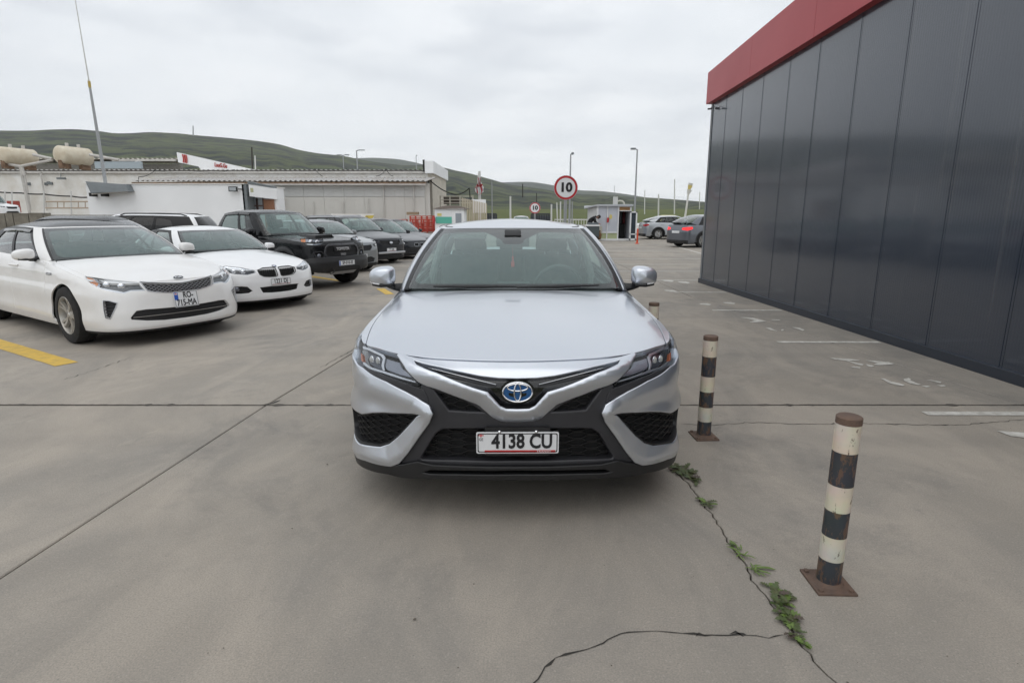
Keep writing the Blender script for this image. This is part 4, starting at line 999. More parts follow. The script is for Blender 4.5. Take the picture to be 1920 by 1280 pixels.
# ---------------------------------------------------------------- the other cars
M_WHITE = mat('white_paint', (0.83, 0.835, 0.84), 0.35, coat=1.0, vary=0.04, vscale=2.5)
M_WHITE2 = mat('white_paint_dusty', (0.80, 0.80, 0.795), 0.40, coat=0.9, vary=0.05, vscale=1.6, dirt=(0.74, 0.725, 0.70))
M_BLKP = mat('black_paint', (0.004, 0.0045, 0.0055), 0.25, coat=.25, spec=.25, vary=0.2, vscale=3)
M_BLKP2 = mat('dark_blue_grey_paint', (0.014, 0.016, 0.021), 0.3, metal=0.2, coat=.5, spec=.4)
M_GREYP = mat('grey_paint', (0.12, 0.13, 0.15), 0.3, metal=0.6, coat=1.0)
M_SILV2 = mat('pale_silver_paint', (0.38, 0.40, 0.42), 0.3, metal=0.6, coat=1.0)
M_YELP = mat('yellow_paint', (0.72, 0.55, 0.04), 0.35, coat=0.8)
M_ROOFB = mat('black_glass_roof', (0.010, 0.011, 0.013), 0.22, spec=.35)
M_LAMPD = mat('lamp_dark', (0.035, 0.038, 0.045), 0.35, metal=0.4)
def stations(yc, yh, yre, yrb, zc, zb, zrb, zt, wb, wt, dz=0.0, wr=0.84):
    ym = (yc+yrb)/2+0.2; yt = (yh+yre)/2
    return [((0, yc, zc), (0, yh, zt)), ((.58*wb, yc+.045, zc-.002), (.58*wt, yh+.02, zt-.002)), ((.905*wb, yc+.17, zc-.01), (.905*wt, yh+.10, zt-.008)),
            ((.98*wb, yc+.34, zb-.005), (.985*wt, yh+.24, zt-.004)), ((wb, yc+.95, zb), (wt, yh+.6, zt+.008)), ((.998*wb, ym+.2, zb+.01), (wt*.99, yt+.25, zt)),
            ((.95*wb, yre+(yrb-yre)*.35, zb+.03+dz), (.94*wt, yre-.14, zt-.03)), ((wr*wb, yrb-.15, zrb-.02), (.85*wt, yre-.02, zt-.04)), ((.5*wb, yrb-.03, zrb), (.5*wt, yre+.04, zt-.03)), ((0, yrb, zrb), (0, yre+.05, zt-.028))]
def scaled(sp, k): return sp
def generic_front(c, paint, sb, lamps=(), grilles=(), zlo=None, lip=None, step=0.03, z_off=0.0, lampm=None):
    """front panel with lamp and grille openings; every entry is in skirt parameters"""
    zb = c.sp['zb'] if zlo is None else zlo; A = np.linspace(0, sb, 16)
    half = [(a, float(c.zt(a))-0.006) for a in A]
    ra, rw, yf = c.sp['ra'], c.sp['rw'], c.sp['yf']
    arc = [p for p in c.arch(yf, math.radians(c.sp.get('fseam', 150)), math.pi-math.asin((zb-rw)/ra) if abs(zb-rw) < ra else math.radians(200), 8)]
    half += [p for p in arc if p[0] >= sb*0 and p[1] < half[-1][1]-.02]
    half += [(a, zb) for a in np.linspace(arc[-1][0]-.01, 0, 12)]
    poly = half+[(-a, b) for a, b in half[-2:0:-1]]
    mir = lambda pl: [(-a, b) for a, b in pl]
    holes = []
    for l in lamps: holes += [l['p'], mir(l['p'])]
    for g in grilles: holes += [g['p']] if g.get('sym') else [g['p'], mir(g['p'])]
    patch('front_bumper', c.skirt, poly, paint, c.root, holes=holes, step=step, edge=0.006, depth=0.04)
    for l in lamps:
        for mi in (False, True):
            h = patch('headlight', c.skirt.disp(-0.03), l['p'], l.get('m', M_LAMPD), c.root, step=0.05, rim=False, mirror=mi)
            if c.sp.get('fine'): patch('lens', c.skirt.disp(-0.001), l['p'], M_LENS, h, step=0.04, edge=0.001, depth=0.03, mirror=mi, inset=0.003)
            for d in l.get('discs', ()):
                q = -1 if mi else 1
                c.disc('projector_lens', c.skirt, (d[0]*q, d[1]), d[2], d[3], d[4] if len(d) > 4 else M_CHROME, off=-0.02, parent=h, dome=0.01)
            for nm, pl, m, off in l.get('strips', ()):
                patch(nm, c.skirt.disp(off), pl, m, h, step=0.03, edge=0.002, depth=0.01, mirror=mi)
    for g in grilles:
        ps = [g['p']] if g.get('sym') else [g['p'], mir(g['p'])]
        for pl in ps:
            P = np.array(pl); cen = (P.min(0)+P.max(0))/2; big = [tuple(q) for q in cen+(P-cen)*1.05]
            par = patch('grille', c.skirt.disp(-0.03), big, g.get('m', M_BLACK), c.root, step=0.06, rim=False)
            if g.get('frame'):
                fm = MB(); dl = densify(list(pl)+[pl[0]], .03)[:-1] if False else densify(pl, .03); dl = np.concatenate([dl, dl[:2]])
                ribbon_mb(fm, c.skirt, dl, g.get('fw', .010), off=-.004, th=.012); fm.build('grille_frame', g['frame'], par, smooth=True)
            mb = MB(); lo, hi = P.min(0), P.max(0); k = g.get('bars')
            if k == 'diamond':
                d = g.get('pitch', .035)
                for sgn in (1, -1):
                    t = lo[0]-(hi[1]-lo[1])*2
                    while t < hi[0]+(hi[1]-lo[1])*2:
                        B = np.linspace(lo[1], hi[1], 24); Aa = t+sgn*(B-lo[1])*g.get('slant', 1.7)+(0 if sgn > 0 else 0)
                        ok = inpoly(np.stack([Aa, B], -1), P); i = 0
                        while i < len(B):
                            if ok[i]:
                                j = i
                                while j < len(B) and ok[j]: j += 1
                                if j-i > 2: ribbon_mb(mb, c.skirt, np.stack([Aa[i:j], B[i:j]], -1), 0.0055, off=-0.018, th=0.006)
                                i = j
                            else: i += 1
                        t += d
                mb.build('grille_mesh', g.get('bm', M_SATIN), par, smooth=True)
            elif k in ('h', 'v'):
                n = g.get('n', 4)
                for i in range(1, n+1):
                    f = i/(n+1)
                    L = np.array([(lo[0]+(hi[0]-lo[0])*t, lo[1]+(hi[1]-lo[1])*f) if k == 'h' else (lo[0]+(hi[0]-lo[0])*f, lo[1]+(hi[1]-lo[1])*t) for t in np.linspace(0, 1, 40)])
                    ok = inpoly(L, P)
                    if ok.sum() > 2: ribbon_mb(mb, c.skirt, L[ok], g.get('bw', 0.010), off=g.get('bo', -0.02), th=0.012)
                if mb.v: mb.build('grille_bars', g.get('bm', M_MESH), par, smooth=True)
    if lip:
        z0, z1, m = lip; s1 = c.sy(yf-ra-0.0)
        pl = [(-s1, z0), (s1, z0), (s1, z1), (-s1, z1)]
        patch('front_lip', c.skirt.disp(0.006), densify(pl, .1), m, c.root, step=0.06, edge=0.005, depth=0.05)
def common_cabin(c, yw, yr, zf, wf=1.0, dz=0.9):
    interior(c.root, yw, yr, zf, 1, wf, dz)
def car_tops(c, paint, fy, wx, cowl_y, roof_w=None):
    """hood outline: fy = front y at the shut line corner, wx = half width list"""
    k = np.linspace(0, c.sy(fy), 12); e = c.skirt.P(k, c.zt(k)); hf = [(float(x), float(y)+0.008) for x, y, z in e if x < wx[0][0]-0.01]
    hf[0] = (0.0, hf[0][1])
    cow = [(wx[-1][0]-0.02, wx[-1][1]+0.05), (wx[-1][0]*.72, cowl_y+.07), (wx[-1][0]*.4, cowl_y+.015), (0, cowl_y)]
    c.tops(paint, hood_side=wx, hood_front=hf, cowl=cow)
    cb = [(0, cowl_y-.02), (wx[-1][0]*.5, cowl_y+.0), (wx[-1][0], wx[-1][1]), (wx[-1][0], cowl_y+.35), (0, cowl_y+.2)]
    patch('cowl_panel', Surf(lambda x, y: np.stack([x*np.ones_like(y), y*np.ones_like(x), c._top(x, y)-0.03], -1)), cb+[(-x, y) for x, y in cb[::-1] if x > 0], M_BLACK, c.root, step=0.1, rim=False)
def place_car(name, label, cat, nose, yaw, scale=1.0, group=None):
    r = thing(name, label, cat, (nose[0], nose[1], 0), math.radians(yaw), group); r.scale = (scale,)*3; bpy.context.view_layer.update(); return r, np.array(r.matrix_world)
Z6 = lambda pts: [(X/4.267, 380+Y/4.267) for X, Y in pts]
Z7 = lambda pts: [(270+X/5.818, 380+Y/5.818) for X, Y in pts]
Z8 = lambda pts: [(400+X/4.465, 370+Y/4.465) for X, Y in pts]

def white_saloon():
    r, M = place_car('saloon_car', 'white saloon car with black glass roof, orange lamp corners and plate RO-715-MA', 'car', (-3.90, 6.93), 56.0, 1.0, 'white cars parked on the left')
    sp = dict(L=4.855, outline=[(0, 0), (0.25, .012), (.48, .05), (.66, .13), (.79, .26), (.865, .44), (.905, .7), (.925, 1.1), (.93, 2.4), (.92, 3.6), (.88, 4.2), (.78, 4.6), (.5, 4.82), (0, 4.855)],
        front=[(.1, .10), (.18, .03), (.24, .0), (.35, 0.0), (.48, 0.012), (.58, .03), (.66, .06), (.72, .10), (.8, .2)],
        side=[(.1, .09), (.2, .03), (.32, .0), (.42, .008), (.58, .0), (.7, .02), (.80, .028), (.9, .045), (1.1, .08)],
        rear=[(.1, .12), (.25, .02), (.45, 0), (.7, .02), (.9, .06), (1.1, .2)],
        zc=[(0, .67), (.08, .715), (.25, .765), (.6, .85), (1.0, .92), (1.35, .965), (1.6, 1.0), (4.0, 1.03), (4.6, 1.06), (4.9, 1.05)],
        ze=[(0, .67), (.15, .70), (.3, .725), (.5, .765), (.9, .84), (1.4, .90), (1.9, .94), (2.6, .965), (3.6, 1.0), (4.9, 1.02)],
        shelf=.04, crown=2.6, yf=.93, yr=3.735, ra=.37, rw=.335, zb=.19, zsill=.27, arange=1.3, zhi=.9, fine=True,
        gh=stations(1.30, 2.12, 3.75, 4.35, .950, .915, 1.00, 1.31, .845, .635), ghb=.03, zr=1.395, roofc=(2.7, 3.3), yd1=1.42, yd2=2.52, yd3=3.50, fseam=140, handle_mat=M_WHITE2)
    c = Car(sp, r, M); paint = M_WHITE2; sz = c.sz
    c.shell(); c.sides(paint, bumper_front=.62, sill=paint)
    car_tops(c, paint, .40, [(.72, .42), (.77, .6), (.785, .9), (.78, 1.15), (.77, 1.38)], 1.27)
    grl = sz(Z6([(1455, 640), (1380, 642), (1280, 641), (1200, 639), (1118, 632), (1150, 672), (1182, 707), (1250, 715), (1330, 719), (1455, 717)]))
    lamp = sz(Z6([(676, 583), (740, 593), (860, 608), (1000, 624), (1108, 634), (1140, 672), (1170, 706), (1050, 710), (992, 730), (930, 722), (830, 700), (750, 668), (700, 628)]))
    low = sz(Z6([(1455, 826), (1300, 840), (1170, 850), (1090, 862), (1065, 890), (1042, 920), (1050, 940), (1180, 948), (1320, 943), (1455, 928)]))
    fog = sz(Z6([(826, 782), (870, 784), (938, 802), (925, 840), (882, 930), (845, 920), (833, 860)]))
    dl = sz(Z6([(845, 650), (965, 662)])); am = sz(Z6([(692, 592), (735, 602), (782, 640), (770, 668), (735, 650), (705, 622)])); amb = sz(Z6([(735, 604), (780, 618), (800, 655), (790, 670), (775, 668), (778, 640)]))
    drl = sz(Z6([(715, 640), (800, 690), (930, 715), (990, 725), (1050, 704), (1160, 700), (1150, 692), (1045, 697), (990, 714), (930, 703), (810, 680), (730, 640)]))
    lampd = dict(p=lamp, m=mat('lamp_mid', (0.10, 0.105, 0.11), 0.35, metal=0.4), discs=[(dl[0][0], dl[0][1], .035, .035), (dl[1][0], dl[1][1], .035, .032)], strips=[('turn_signal', am, M_AMBER, -.012), ('reflector', amb, M_LAMPIN, -.014), ('light_guide', drl, M_SATIN, -.012)])
    generic_front(c, paint, c.sy(.62), lamps=[lampd], grilles=[dict(p=c.sym(grl), sym=True, bars='diamond', pitch=.056, slant=1.75, bm=mat('dark_satin', (.30, .30, .31), .3, metal=.8), frame=M_SATIN, fs=(.985, .93)), dict(p=c.sym(low), sym=True, bars='h', n=1, bm=M_CHROME, bo=-.002, bw=.008), dict(p=fog, bars='h', n=5, bm=M_DKGREY, frame=M_SATIN, fs=(.85, .93))], lip=(.17, .187, M_BLACK))
    c.glasshouse(paint, roofm=M_ROOFB, side=[[(1.66, .08), (2.48, .06), (2.48, .93), (1.78, .93)], [(2.57, .07), (3.30, .10), (3.44, .45), (3.36, .88), (2.58, .93)]], sideg=M_SIDEG)
    # rain deflectors over the side windows
    mb = MB()
    for q in (1,):
        for y0, y1 in ((1.72, 2.52), (2.55, 3.42)):
            k = [float(np.interp(y, c.GB[:, 1][c.GS > c.gL[2]], c.GS[c.GS > c.gL[2]])) for y in np.linspace(y0, y1, 8)]
            for sg in (1, -1): ribbon_mb(mb, c.gh, [(sg*a, .53) for a in k], 0.05, off=.008, th=.008)
    mb.build('rain_deflector', M_GLOSSB, r, smooth=True)
    for q in (1, -1): mirror_unit(r, q, (.83, 1.78, .95), (.975, 1.74, 1.01), (.11, .075, .068), paint)
    bd = sz(Z6([(1455, 598)]))[0]; F = c.frame(c.skirt, (0, bd[1]), .004)
    e = MB(); e.prism([(.062*math.cos(2*math.pi*k/28), .030*math.sin(2*math.pi*k/28)) for k in range(28)], .006, M=F); eb = e.build('badge', M_CHROME, r)
    e = MB(); e.prism([(.055*math.cos(2*math.pi*k/28), .025*math.sin(2*math.pi*k/28)) for k in range(28)], .003, M=F @ Matrix.Translation((0, 0, .005))); e.build('badge_field', M_INK, eb)
    text_mesh('badge_lettering', 'KIA', .044, M_CHROME, eb, F @ Matrix.Translation((0, 0, .009)), depth=.001, sx=1.15, bold=.001)
    pp = sz(Z6([(1500, 765)]))[0]; F = c.frame(c.skirt, (0.0, pp[1]), .022)
    plate_on(r, F, .28, .185, 'RO-', style='euro', tsize=.100, tsx=.70, text2='715-MA')
    common_cabin(c, 1.35, 3.35, .28, .98, .90)
    c.wheels(.335, .22, mat('alloy_dusty', (.46, .45, .42), .42, metal=.6, vary=.2, vscale=8, dirt=(.34, .31, .27)), 5, 'twin')
    # door-side vent trim
    v = MB(); a = c.sy(1.28)
    for sg in (1, -1): ribbon_mb(v, c.skirt, [(sg*(a-.07), .80), (sg*a, .795), (sg*(a+.07), .80)], .03, off=.001, th=.006)
    v.build('fender_vent', M_SATIN, r, smooth=True)
    return c
def white_coupe():
    r, M = place_car('coupe_car', 'white coupe car with double black grille and plate 1221 DJ behind the white saloon', 'car', (-3.66, 9.22), 52.5, 0.955, 'white cars parked on the left')
    sp = dict(L=4.64, outline=[(0, 0), (0.22, .01), (.45, .05), (.64, .13), (.77, .25), (.85, .43), (.89, .7), (.91, 1.1), (.912, 2.3), (.91, 3.4), (.87, 4.05), (.75, 4.45), (.5, 4.6), (0, 4.64)],
        front=[(.1, .10), (.18, .02), (.26, .0), (.45, 0.0), (.55, .015), (.62, .035), (.68, .075), (.8, .2)],
        side=[(.1, .09), (.2, .03), (.32, .01), (.45, .01), (.6, .0), (.72, .02), (.85, .045), (1.1, .08)],
        rear=[(.1, .12), (.25, .02), (.45, 0), (.7, .02), (.9, .06), (1.1, .2)],
        zc=[(0, .64), (.08, .68), (.25, .735), (.6, .81), (1.0, .875), (1.45, .93), (1.7, .95), (4.0, 1.0), (4.65, 1.0)],
        ze=[(0, .64), (.15, .665), (.3, .69), (.5, .73), (.9, .79), (1.4, .84), (1.9, .88), (2.6, .91), (3.6, .95), (4.7, .96)],
        shelf=.04, crown=2.6, yf=.82, yr=3.63, ra=.365, rw=.335, zb=.18, zsill=.27, arange=1.3, zhi=.85, fine=True,
        gh=stations(1.42, 2.15, 3.5, 4.15, .93, .865, .95, 1.265, .81, .60), ghb=.03, zr=1.335, roofc=(2.5, 3.0), yd1=1.38, yd3=2.75, fseam=140, handle_mat=M_WHITE)
    c = Car(sp, r, M); paint = M_WHITE; sz = c.sz
    c.shell(); c.sides(paint, doors=2, bumper_front=.52)
    car_tops(c, paint, .36, [(.70, .40), (.76, .6), (.775, .9), (.77, 1.2), (.755, 1.45)], 1.38)
    kid = sz(Z7([(1236, 738), (1290, 711), (1380, 704), (1470, 702), (1490, 725), (1486, 790), (1440, 805), (1370, 808), (1310, 806), (1262, 785)]))
    kid = [(min(a, -.028), b) for a, b in kid]
    lamp = sz(Z7([(812, 697), (900, 688), (1050, 702), (1200, 731), (1228, 762), (1190, 775), (1130, 790), (1000, 783), (890, 762)]))
    low = sz(Z7([(1498, 900), (1380, 908), (1262, 922), (1285, 965), (1300, 985), (1400, 985), (1498, 975)]))
    fog = sz(Z7([(972, 915), (1060, 910), (1130, 915), (1190, 962), (1150, 990), (1060, 1000), (976, 1000)]))
    dl = sz(Z7([(975, 742), (1080, 748)])); br = sz(Z7([(815, 698), (900, 691), (1040, 705), (1190, 734), (1180, 740), (1030, 716), (900, 706), (840, 706)]))
    ld = dict(p=lamp, discs=[(dl[0][0], dl[0][1], .034, .034), (dl[1][0], dl[1][1], .034, .034)], strips=[('light_guide', br, M_CHROME, -.012)])
    fd = sz(Z7([(1005, 950)]))[0]
    generic_front(c, paint, c.sy(.52), lamps=[ld], grilles=[dict(p=kid, bars='v', n=8, bm=M_BLACK, m=M_VOID, frame=M_BLACK, fs=(.92, .86)), dict(p=c.sym(low), sym=True, bars='h', n=5), dict(p=fog, bars='h', n=2)], lip=(.165, .185, M_BLACK))
    for q in (1, -1): c.disc('fog_light', c.skirt, (fd[0]*q, fd[1]), .045, .04, M_LAMPIN, off=-.02, dome=.01)
    c.glasshouse(paint, side=[[(1.80, .08), (2.78, .06), (2.78, .92), (1.92, .92)], [(2.86, .08), (3.38, .18), (3.36, .78), (2.86, .90)]])
    for q in (1, -1): mirror_unit(r, q, (.80, 1.88, .89), (.94, 1.85, .95), (.10, .07, .06), paint)
    tp_ = c.top.P(np.array([0.]), np.array([.155]))[0]; tn_ = c.top.N(np.array([0.]), np.array([.155]))[0]; F = frame_matrix(tp_+tn_*.004, (1, 0, 0), tuple(np.cross(tn_, (1, 0, 0))))
    n = 24; e = MB(); e.prism([(.038*math.cos(2*math.pi*k/n), .038*math.sin(2*math.pi*k/n)) for k in range(n)], .005, M=F); eb = e.build('badge', M_INK, r)
    e = MB(); e.tube([F @ Vector((.034*math.cos(2*math.pi*k/n), .034*math.sin(2*math.pi*k/n), .006)) for k in range(n+1)], .003, 6, cap=False); e.build('badge_ring', M_CHROME, eb, smooth=True)
    for q, mm in ((0, M_BLUE), (1, M_PLATE), (2, M_BLUE), (3, M_PLATE)):
        e = MB(); e.prism([(0, 0)]+[(.022*math.cos(math.pi/2*(q+1+k/5)), .022*math.sin(math.pi/2*(q+1+k/5))) for k in range(6)], .002, M=F @ Matrix.Translation((0, 0, .005))); e.build('badge_quadrant', mm, eb)
    pp = sz(Z7([(1505, 853)]))[0]; F = c.frame(c.skirt, (0.0, pp[1]), .014)
    plate_on(r, F, .36, .105, '1221 DJ', style='redline', tsize=.098, tsx=.78)
    common_cabin(c, 1.45, 3.2, .25, .94, .86)
    c.wheels(.335, .24, M_ALLOYD, 5, 'twin')
    return c
def black_pickup():
    r, M = place_car('pickup_truck', 'black pickup truck with hood scoop, orange lamp corner and plate SP-010-SS', 'pickup truck', (-3.38, 11.9), 58.0, 0.89)
    sp = dict(L=5.4, outline=[(0, 0), (0.25, .008), (.5, .035), (.68, .09), (.80, .17), (.875, .30), (.905, .5), (.915, .9), (.915, 2.3), (.915, 3.6), (.91, 4.8), (.90, 5.2), (.75, 5.38), (0, 5.4)],
        front=[(.3, .12), (.42, .02), (.5, .0), (.62, 0.0), (.70, .03), (.8, .045), (.98, .06), (1.06, .11), (1.2, .3)],
        side=[(.3, .06), (.45, .02), (.6, .0), (.8, .0), (.95, .01), (1.1, .03), (1.25, .06), (1.4, .10)],
        rear=[(.3, .08), (.45, .0), (1.2, 0), (1.4, .05)],
        zc=[(0, 1.0), (.12, 1.07), (.3, 1.10), (.8, 1.14), (1.3, 1.175), (1.7, 1.19), (5.4, 1.24)],
        ze=[(0, 1.0), (.15, 1.03), (.3, 1.05), (.8, 1.10), (1.4, 1.135), (1.9, 1.15), (3.6, 1.19), (5.5, 1.24)],
        shelf=.04, crown=3.0, yf=.92, yr=4.15, ra=.46, rw=.40, zb=.42, zsill=.50, arange=1.3, zhi=1.15, flare=.045, fine=True, wheel_out=.07,
        gh=stations(1.52, 2.12, 3.55, 3.72, 1.19, 1.15, 1.2, 1.70, .84, .67), ghb=.03, zr=1.765, roofc=(2.6, 3.2), yd1=1.45, yd2=2.55, yd3=3.55, yq=4.9, fseam=150, handle_mat=M_BLKP)
    c = Car(sp, r, M); paint = M_BLKP; sz = c.sz
    c.shell(); c.sides(paint, bumper_front=.46, sill=M_BLACK, arch_trim=M_BLACK)
    car_tops(c, paint, .30, [(.66, .24), (.72, .5), (.75, .9), (.75, 1.2), (.74, 1.5)], 1.48)
    lamp = sz(Z8([(721, 348), (780, 340), (850, 341), (920, 348), (912, 392), (850, 402), (790, 398), (735, 376)]))
    grl = sz(Z8([(1110, 332), (1050, 335), (995, 342), (975, 360), (945, 405), (950, 440), (985, 472), (1110, 466)]))
    grl = [(0, .985), (-.38, .985), (-.46, .94), (-.50, .82), (-.46, .715), (0, .705)]
    amb = sz(Z8([(723, 350), (765, 347), (768, 372), (735, 374)])); dr = sz(Z8([(780, 388), (835, 390), (832, 399), (785, 397)])); dl = sz(Z8([(815, 368), (870, 370)]))
    ld = dict(p=lamp, m=M_LAMPIN, discs=[(dl[0][0], dl[0][1], .045, .05), (dl[1][0], dl[1][1], .045, .05)], strips=[('turn_signal', amb, M_AMBER, -.012), ('light_guide', dr, M_PLATE, -.01)])
    fogp = sz(Z8([(838, 462), (905, 455), (930, 480), (925, 515), (860, 500)]))
    generic_front(c, paint, c.sy(.46), lamps=[ld], grilles=[dict(p=c.sym(grl), sym=True, bars='diamond', pitch=.06, slant=1.6, bm=mat('grille_grey', (.035, .035, .037), .35), frame=mat('grille_surround_grey', (.045, .046, .05), .3, coat=.4), fw=.05), dict(p=fogp, m=M_VOID, frame=M_DKGREY, fw=.03)], zlo=.50)
    zm = .895; F = c.frame(c.skirt, (0, zm), .0)
    b = MB(); b.box(-.25, .25, -.055, .055, -.03, .0, M=F); pb = b.build('name_bar', M_BLACK, r, bevel=.01)
    text_mesh('grille_lettering', 'TOYOTA', .088, mat('letter_grey', (.42, .42, .43), .45), pb, F @ Matrix.Translation((0, -.003, .004)), depth=.006, sx=1.02, bold=.004)
    text_mesh('badge_lettering', 'TRD', .07, mat('letter_grey', (.3, .3, .31), .4), pb, F @ Matrix.Translation((0, -.125, .0)), depth=.004, sx=1.2)
    # bumper: separate bar below
    bsurf = c.skirt.disp(0.05); s1 = c.sy(.40); bp = [(-s1, .50), (-s1, .66), (-.75, .70), (-.45, .70), (0, .70), (.45, .70), (.75, .70), (s1, .66), (s1, .50), (.7, .43), (0, .43), (-.7, .43)]
    patch('bumper_bar', bsurf, bp, M_BLACK, r, step=.06, edge=.02, depth=.08)
    pl = [(-.42, .44), (.42, .44), (.34, .33), (-.34, .33)]
    patch('skid_plate', c.skirt.disp(-.0), pl, M_SATIN, r, step=.08, edge=.01, depth=.03)
    F = c.frame(bsurf, (0, .585), .010); plate_on(r, F, .46, .11, 'SP-010-SS', style='euro', tsize=.098, tsx=.80)
    for q in (1, -1): c.disc('fog_light', c.skirt, (q*(abs(fogp[0][0])+abs(fogp[2][0]))/2, (fogp[0][1]+fogp[3][1])/2), .04, .04, M_LAMPIN, off=-.015, dome=.01)
    for q in (1, -1): mb = MB(); mb.tube([(q*.40, -.02, .47), (q*.40, -.07, .45), (q*.40, -.07, .40), (q*.40, -.02, .38)], .012, 6); mb.build('tow_hook', M_BLACK, r, smooth=True)
    # scoop
    zc = float(c._top(np.array(0.), np.array(.9))); s = MB(); V = [(-.27, .62, 1.125), (.27, .62, 1.125), (.24, .66, 1.185), (-.24, .66, 1.185), (-.25, 1.35, 1.175), (.25, 1.35, 1.175)]
    s.add(V, [(3, 2, 5, 4), (0, 3, 4), (1, 5, 2)]); s.build('hood_scoop', M_BLACK, r); s = MB(); s.add([(-.25, .65, 1.12), (.25, .65, 1.12), (.23, .665, 1.18), (-.23, .665, 1.18)], [(0, 1, 2, 3)]); s.build('scoop_opening', M_VOID, r)
    c.glasshouse(paint, trimm=M_BLKP, side=[[(1.90, .08), (2.50, .06), (2.50, .92), (1.98, .92)], [(2.60, .07), (3.40, .08), (3.40, .92), (2.60, .92)]], sideg=M_SIDEG)
    mb = MB()
    for y0, y1 in ((1.92, 2.53), (2.57, 3.45)):
        k = [float(np.interp(y, c.GB[:, 1][c.GS > c.gL[2]], c.GS[c.GS > c.gL[2]])) for y in np.linspace(y0, y1, 8)]
        for sg in (1, -1): ribbon_mb(mb, c.gh, [(sg*a, .54) for a in k], 0.06, off=.010, th=.010)
    mb.build('rain_deflector', M_GLOSSB, r, smooth=True)
    for q in (1, -1): mirror_unit(r, q, (.85, 1.97, 1.16), (1.00, 1.93, 1.25), (.12, .08, .095), paint, led=True)
    common_cabin(c, 1.6, 3.2, .55, 1.0, 1.12)
    c.wheels(.385, .26, M_ALLOYD, 6, 'single', rr=.56)
    # antenna
    return c
def plain_car(name, label, cat, nose, yaw, paint, L=4.6, W=1.84, H=1.66, hood=.95, style='suv', scale=1.0, group=None, rails=False, clad=None, roofm=None, plate=None, face='dark', lamps_on=False, cabin=True, sideg=None, wheelm=None, rear_full=False, kidney=False, lit=False):
    r, M = place_car(name, label, cat, nose, yaw, scale, group); hw = W/2; g = .20 if style in ('suv', 'jeep') else .17
    if style == 'sedan': zh, zc_, belt = .70, .95, .92; yf = .88
    elif style == 'wagon': zh, zc_, belt = .74, 1.0, .97; yf = .9
    else: zh, zc_, belt = .88, 1.12, 1.08; yf = .90
    zh = zh*hood/.95; R = .33 if style in ('sedan', 'wagon') else .36; yr = yf+L*.59
    sp = dict(L=L, outline=[(0, 0), (.24, .012), (.48, .05), (hw-.24, .13), (hw-.12, .26), (hw-.05, .44), (hw-.015, .75), (hw, 1.2), (hw, L*.5), (hw-.01, L*.75), (hw-.04, L-.5), (hw-.13, L-.16), (hw-.35, L-.03), (0, L)],
        front=[(g-.1, .1), (g, .03), (g+.12, 0), (zh-.25, 0), (zh-.12, .02), (zh, .07), (zh+.15, .25)],
        side=[(g-.1, .09), (g+.02, .03), (g+.15, .005), (.6, 0), (belt-.2, .012), (belt-.05, .03), (belt+.2, .07)],
        rear=[(g-.1, .1), (g+.1, .0), (.75, .0), (.95, .03), (1.2, .10)],
        zc=[(0, zh-.05), (.08, zh), (.3, zh+.06), (.8, zh+.6*(zc_-zh)), (1.3, zc_), (2.0, zc_+.02), (L-.4, belt+.05), (L, belt+.03)],
        ze=[(0, zh-.05), (.15, zh-.02), (.4, zh+.04), (.9, zh+.55*(belt-zh)), (1.5, belt-.03), (2.4, belt), (L-.6, belt+.03), (L, belt+.02)],
        shelf=.045, crown=2.6, yf=yf, yr=yr, ra=R+.045, rw=R, zb=g, zsill=g+.12, arange=1.3, zhi=zh+.1, fseam=145, handle_mat=paint)
    zt = H-.075
    if style == 'sedan': st = stations(1.35, 2.1, L-1.1, L-.45, zc_, belt-.02, belt+.10, zt, hw-.085, hw-.30)
    elif style == 'coupe_suv': st = stations(1.25, 1.95, L-1.0, L-.18, zc_, belt, belt+.14, zt, hw-.08, hw-.28)
    elif style == 'jeep': st = stations(1.25, 1.62, L-.30, L-.12, zc_, belt, belt, zt, hw-.07, hw-.17, wr=.93)
    else: st = stations(1.22, 1.92, L-.45, L-.12, zc_, belt, belt+.04, zt, hw-.08, hw-.25, wr=.90)
    sp['gh'] = st; sp['zr'] = H; sp['roofc'] = (2.3, L-1.4); c = Car(sp, r, M)
    c.shell(); c.sides(paint, bumper_front=.5, sill=clad or paint, arch_trim=clad)
    car_tops(c, paint, .36, [(hw-.24, .42), (hw-.17, .7), (hw-.16, 1.0), (hw-.17, 1.28)], 1.2 if style != 'sedan' else 1.32)
    sA = c.sy(.36); zt0 = float(c.zt(0.0)); zz = zh
    lp = [(-.50, zz-.06), (-.62, zz-.035), (-.80, zz-.02), (-sA+.02, zz-.02), (-sA+.03, zz-.075), (-.78, zz-.14), (-.58, zz-.135)]
    lp = c.clampz([(a, b) for a, b in lp], .012)
    gr = [(0, zz-.075), (-.30, zz-.07), (-.44, zz-.06), (-.47, zz-.14), (-.36, zz-.235), (0, zz-.25)]
    lo = [(0, .46), (-.40, .46), (-.55, .40), (-.50, g+.08), (0, g+.07)]
    gl = [dict(p=c.sym(gr), sym=True, bars='h', n=4, bm=M_MESH, frame=M_SATIN if face == 'chrome' else None, fs=(.94, .84)), dict(p=c.sym(lo), sym=True, bars='h', n=2)]
    if kidney:
        k1 = [(-.03, zz-.085), (-.22, zz-.09), (-.25, zz-.15), (-.22, zz-.21), (-.04, zz-.21)]; gl = [dict(p=k1, bars='v', n=6, bm=M_GLOSSB, frame=M_CHROME, fs=(.88, .8)), dict(p=c.sym(lo), sym=True, bars='h', n=2)]
    ce = (-.72, zz-.085)
    generic_front(c, paint, c.sy(.5), lamps=[dict(p=lp, discs=[(-.70, zz-.088, .04, .035), (-.82, zz-.08, .035, .035)])], grilles=gl, lip=(g-.02, g+.07, clad or M_BLACK), step=.05)
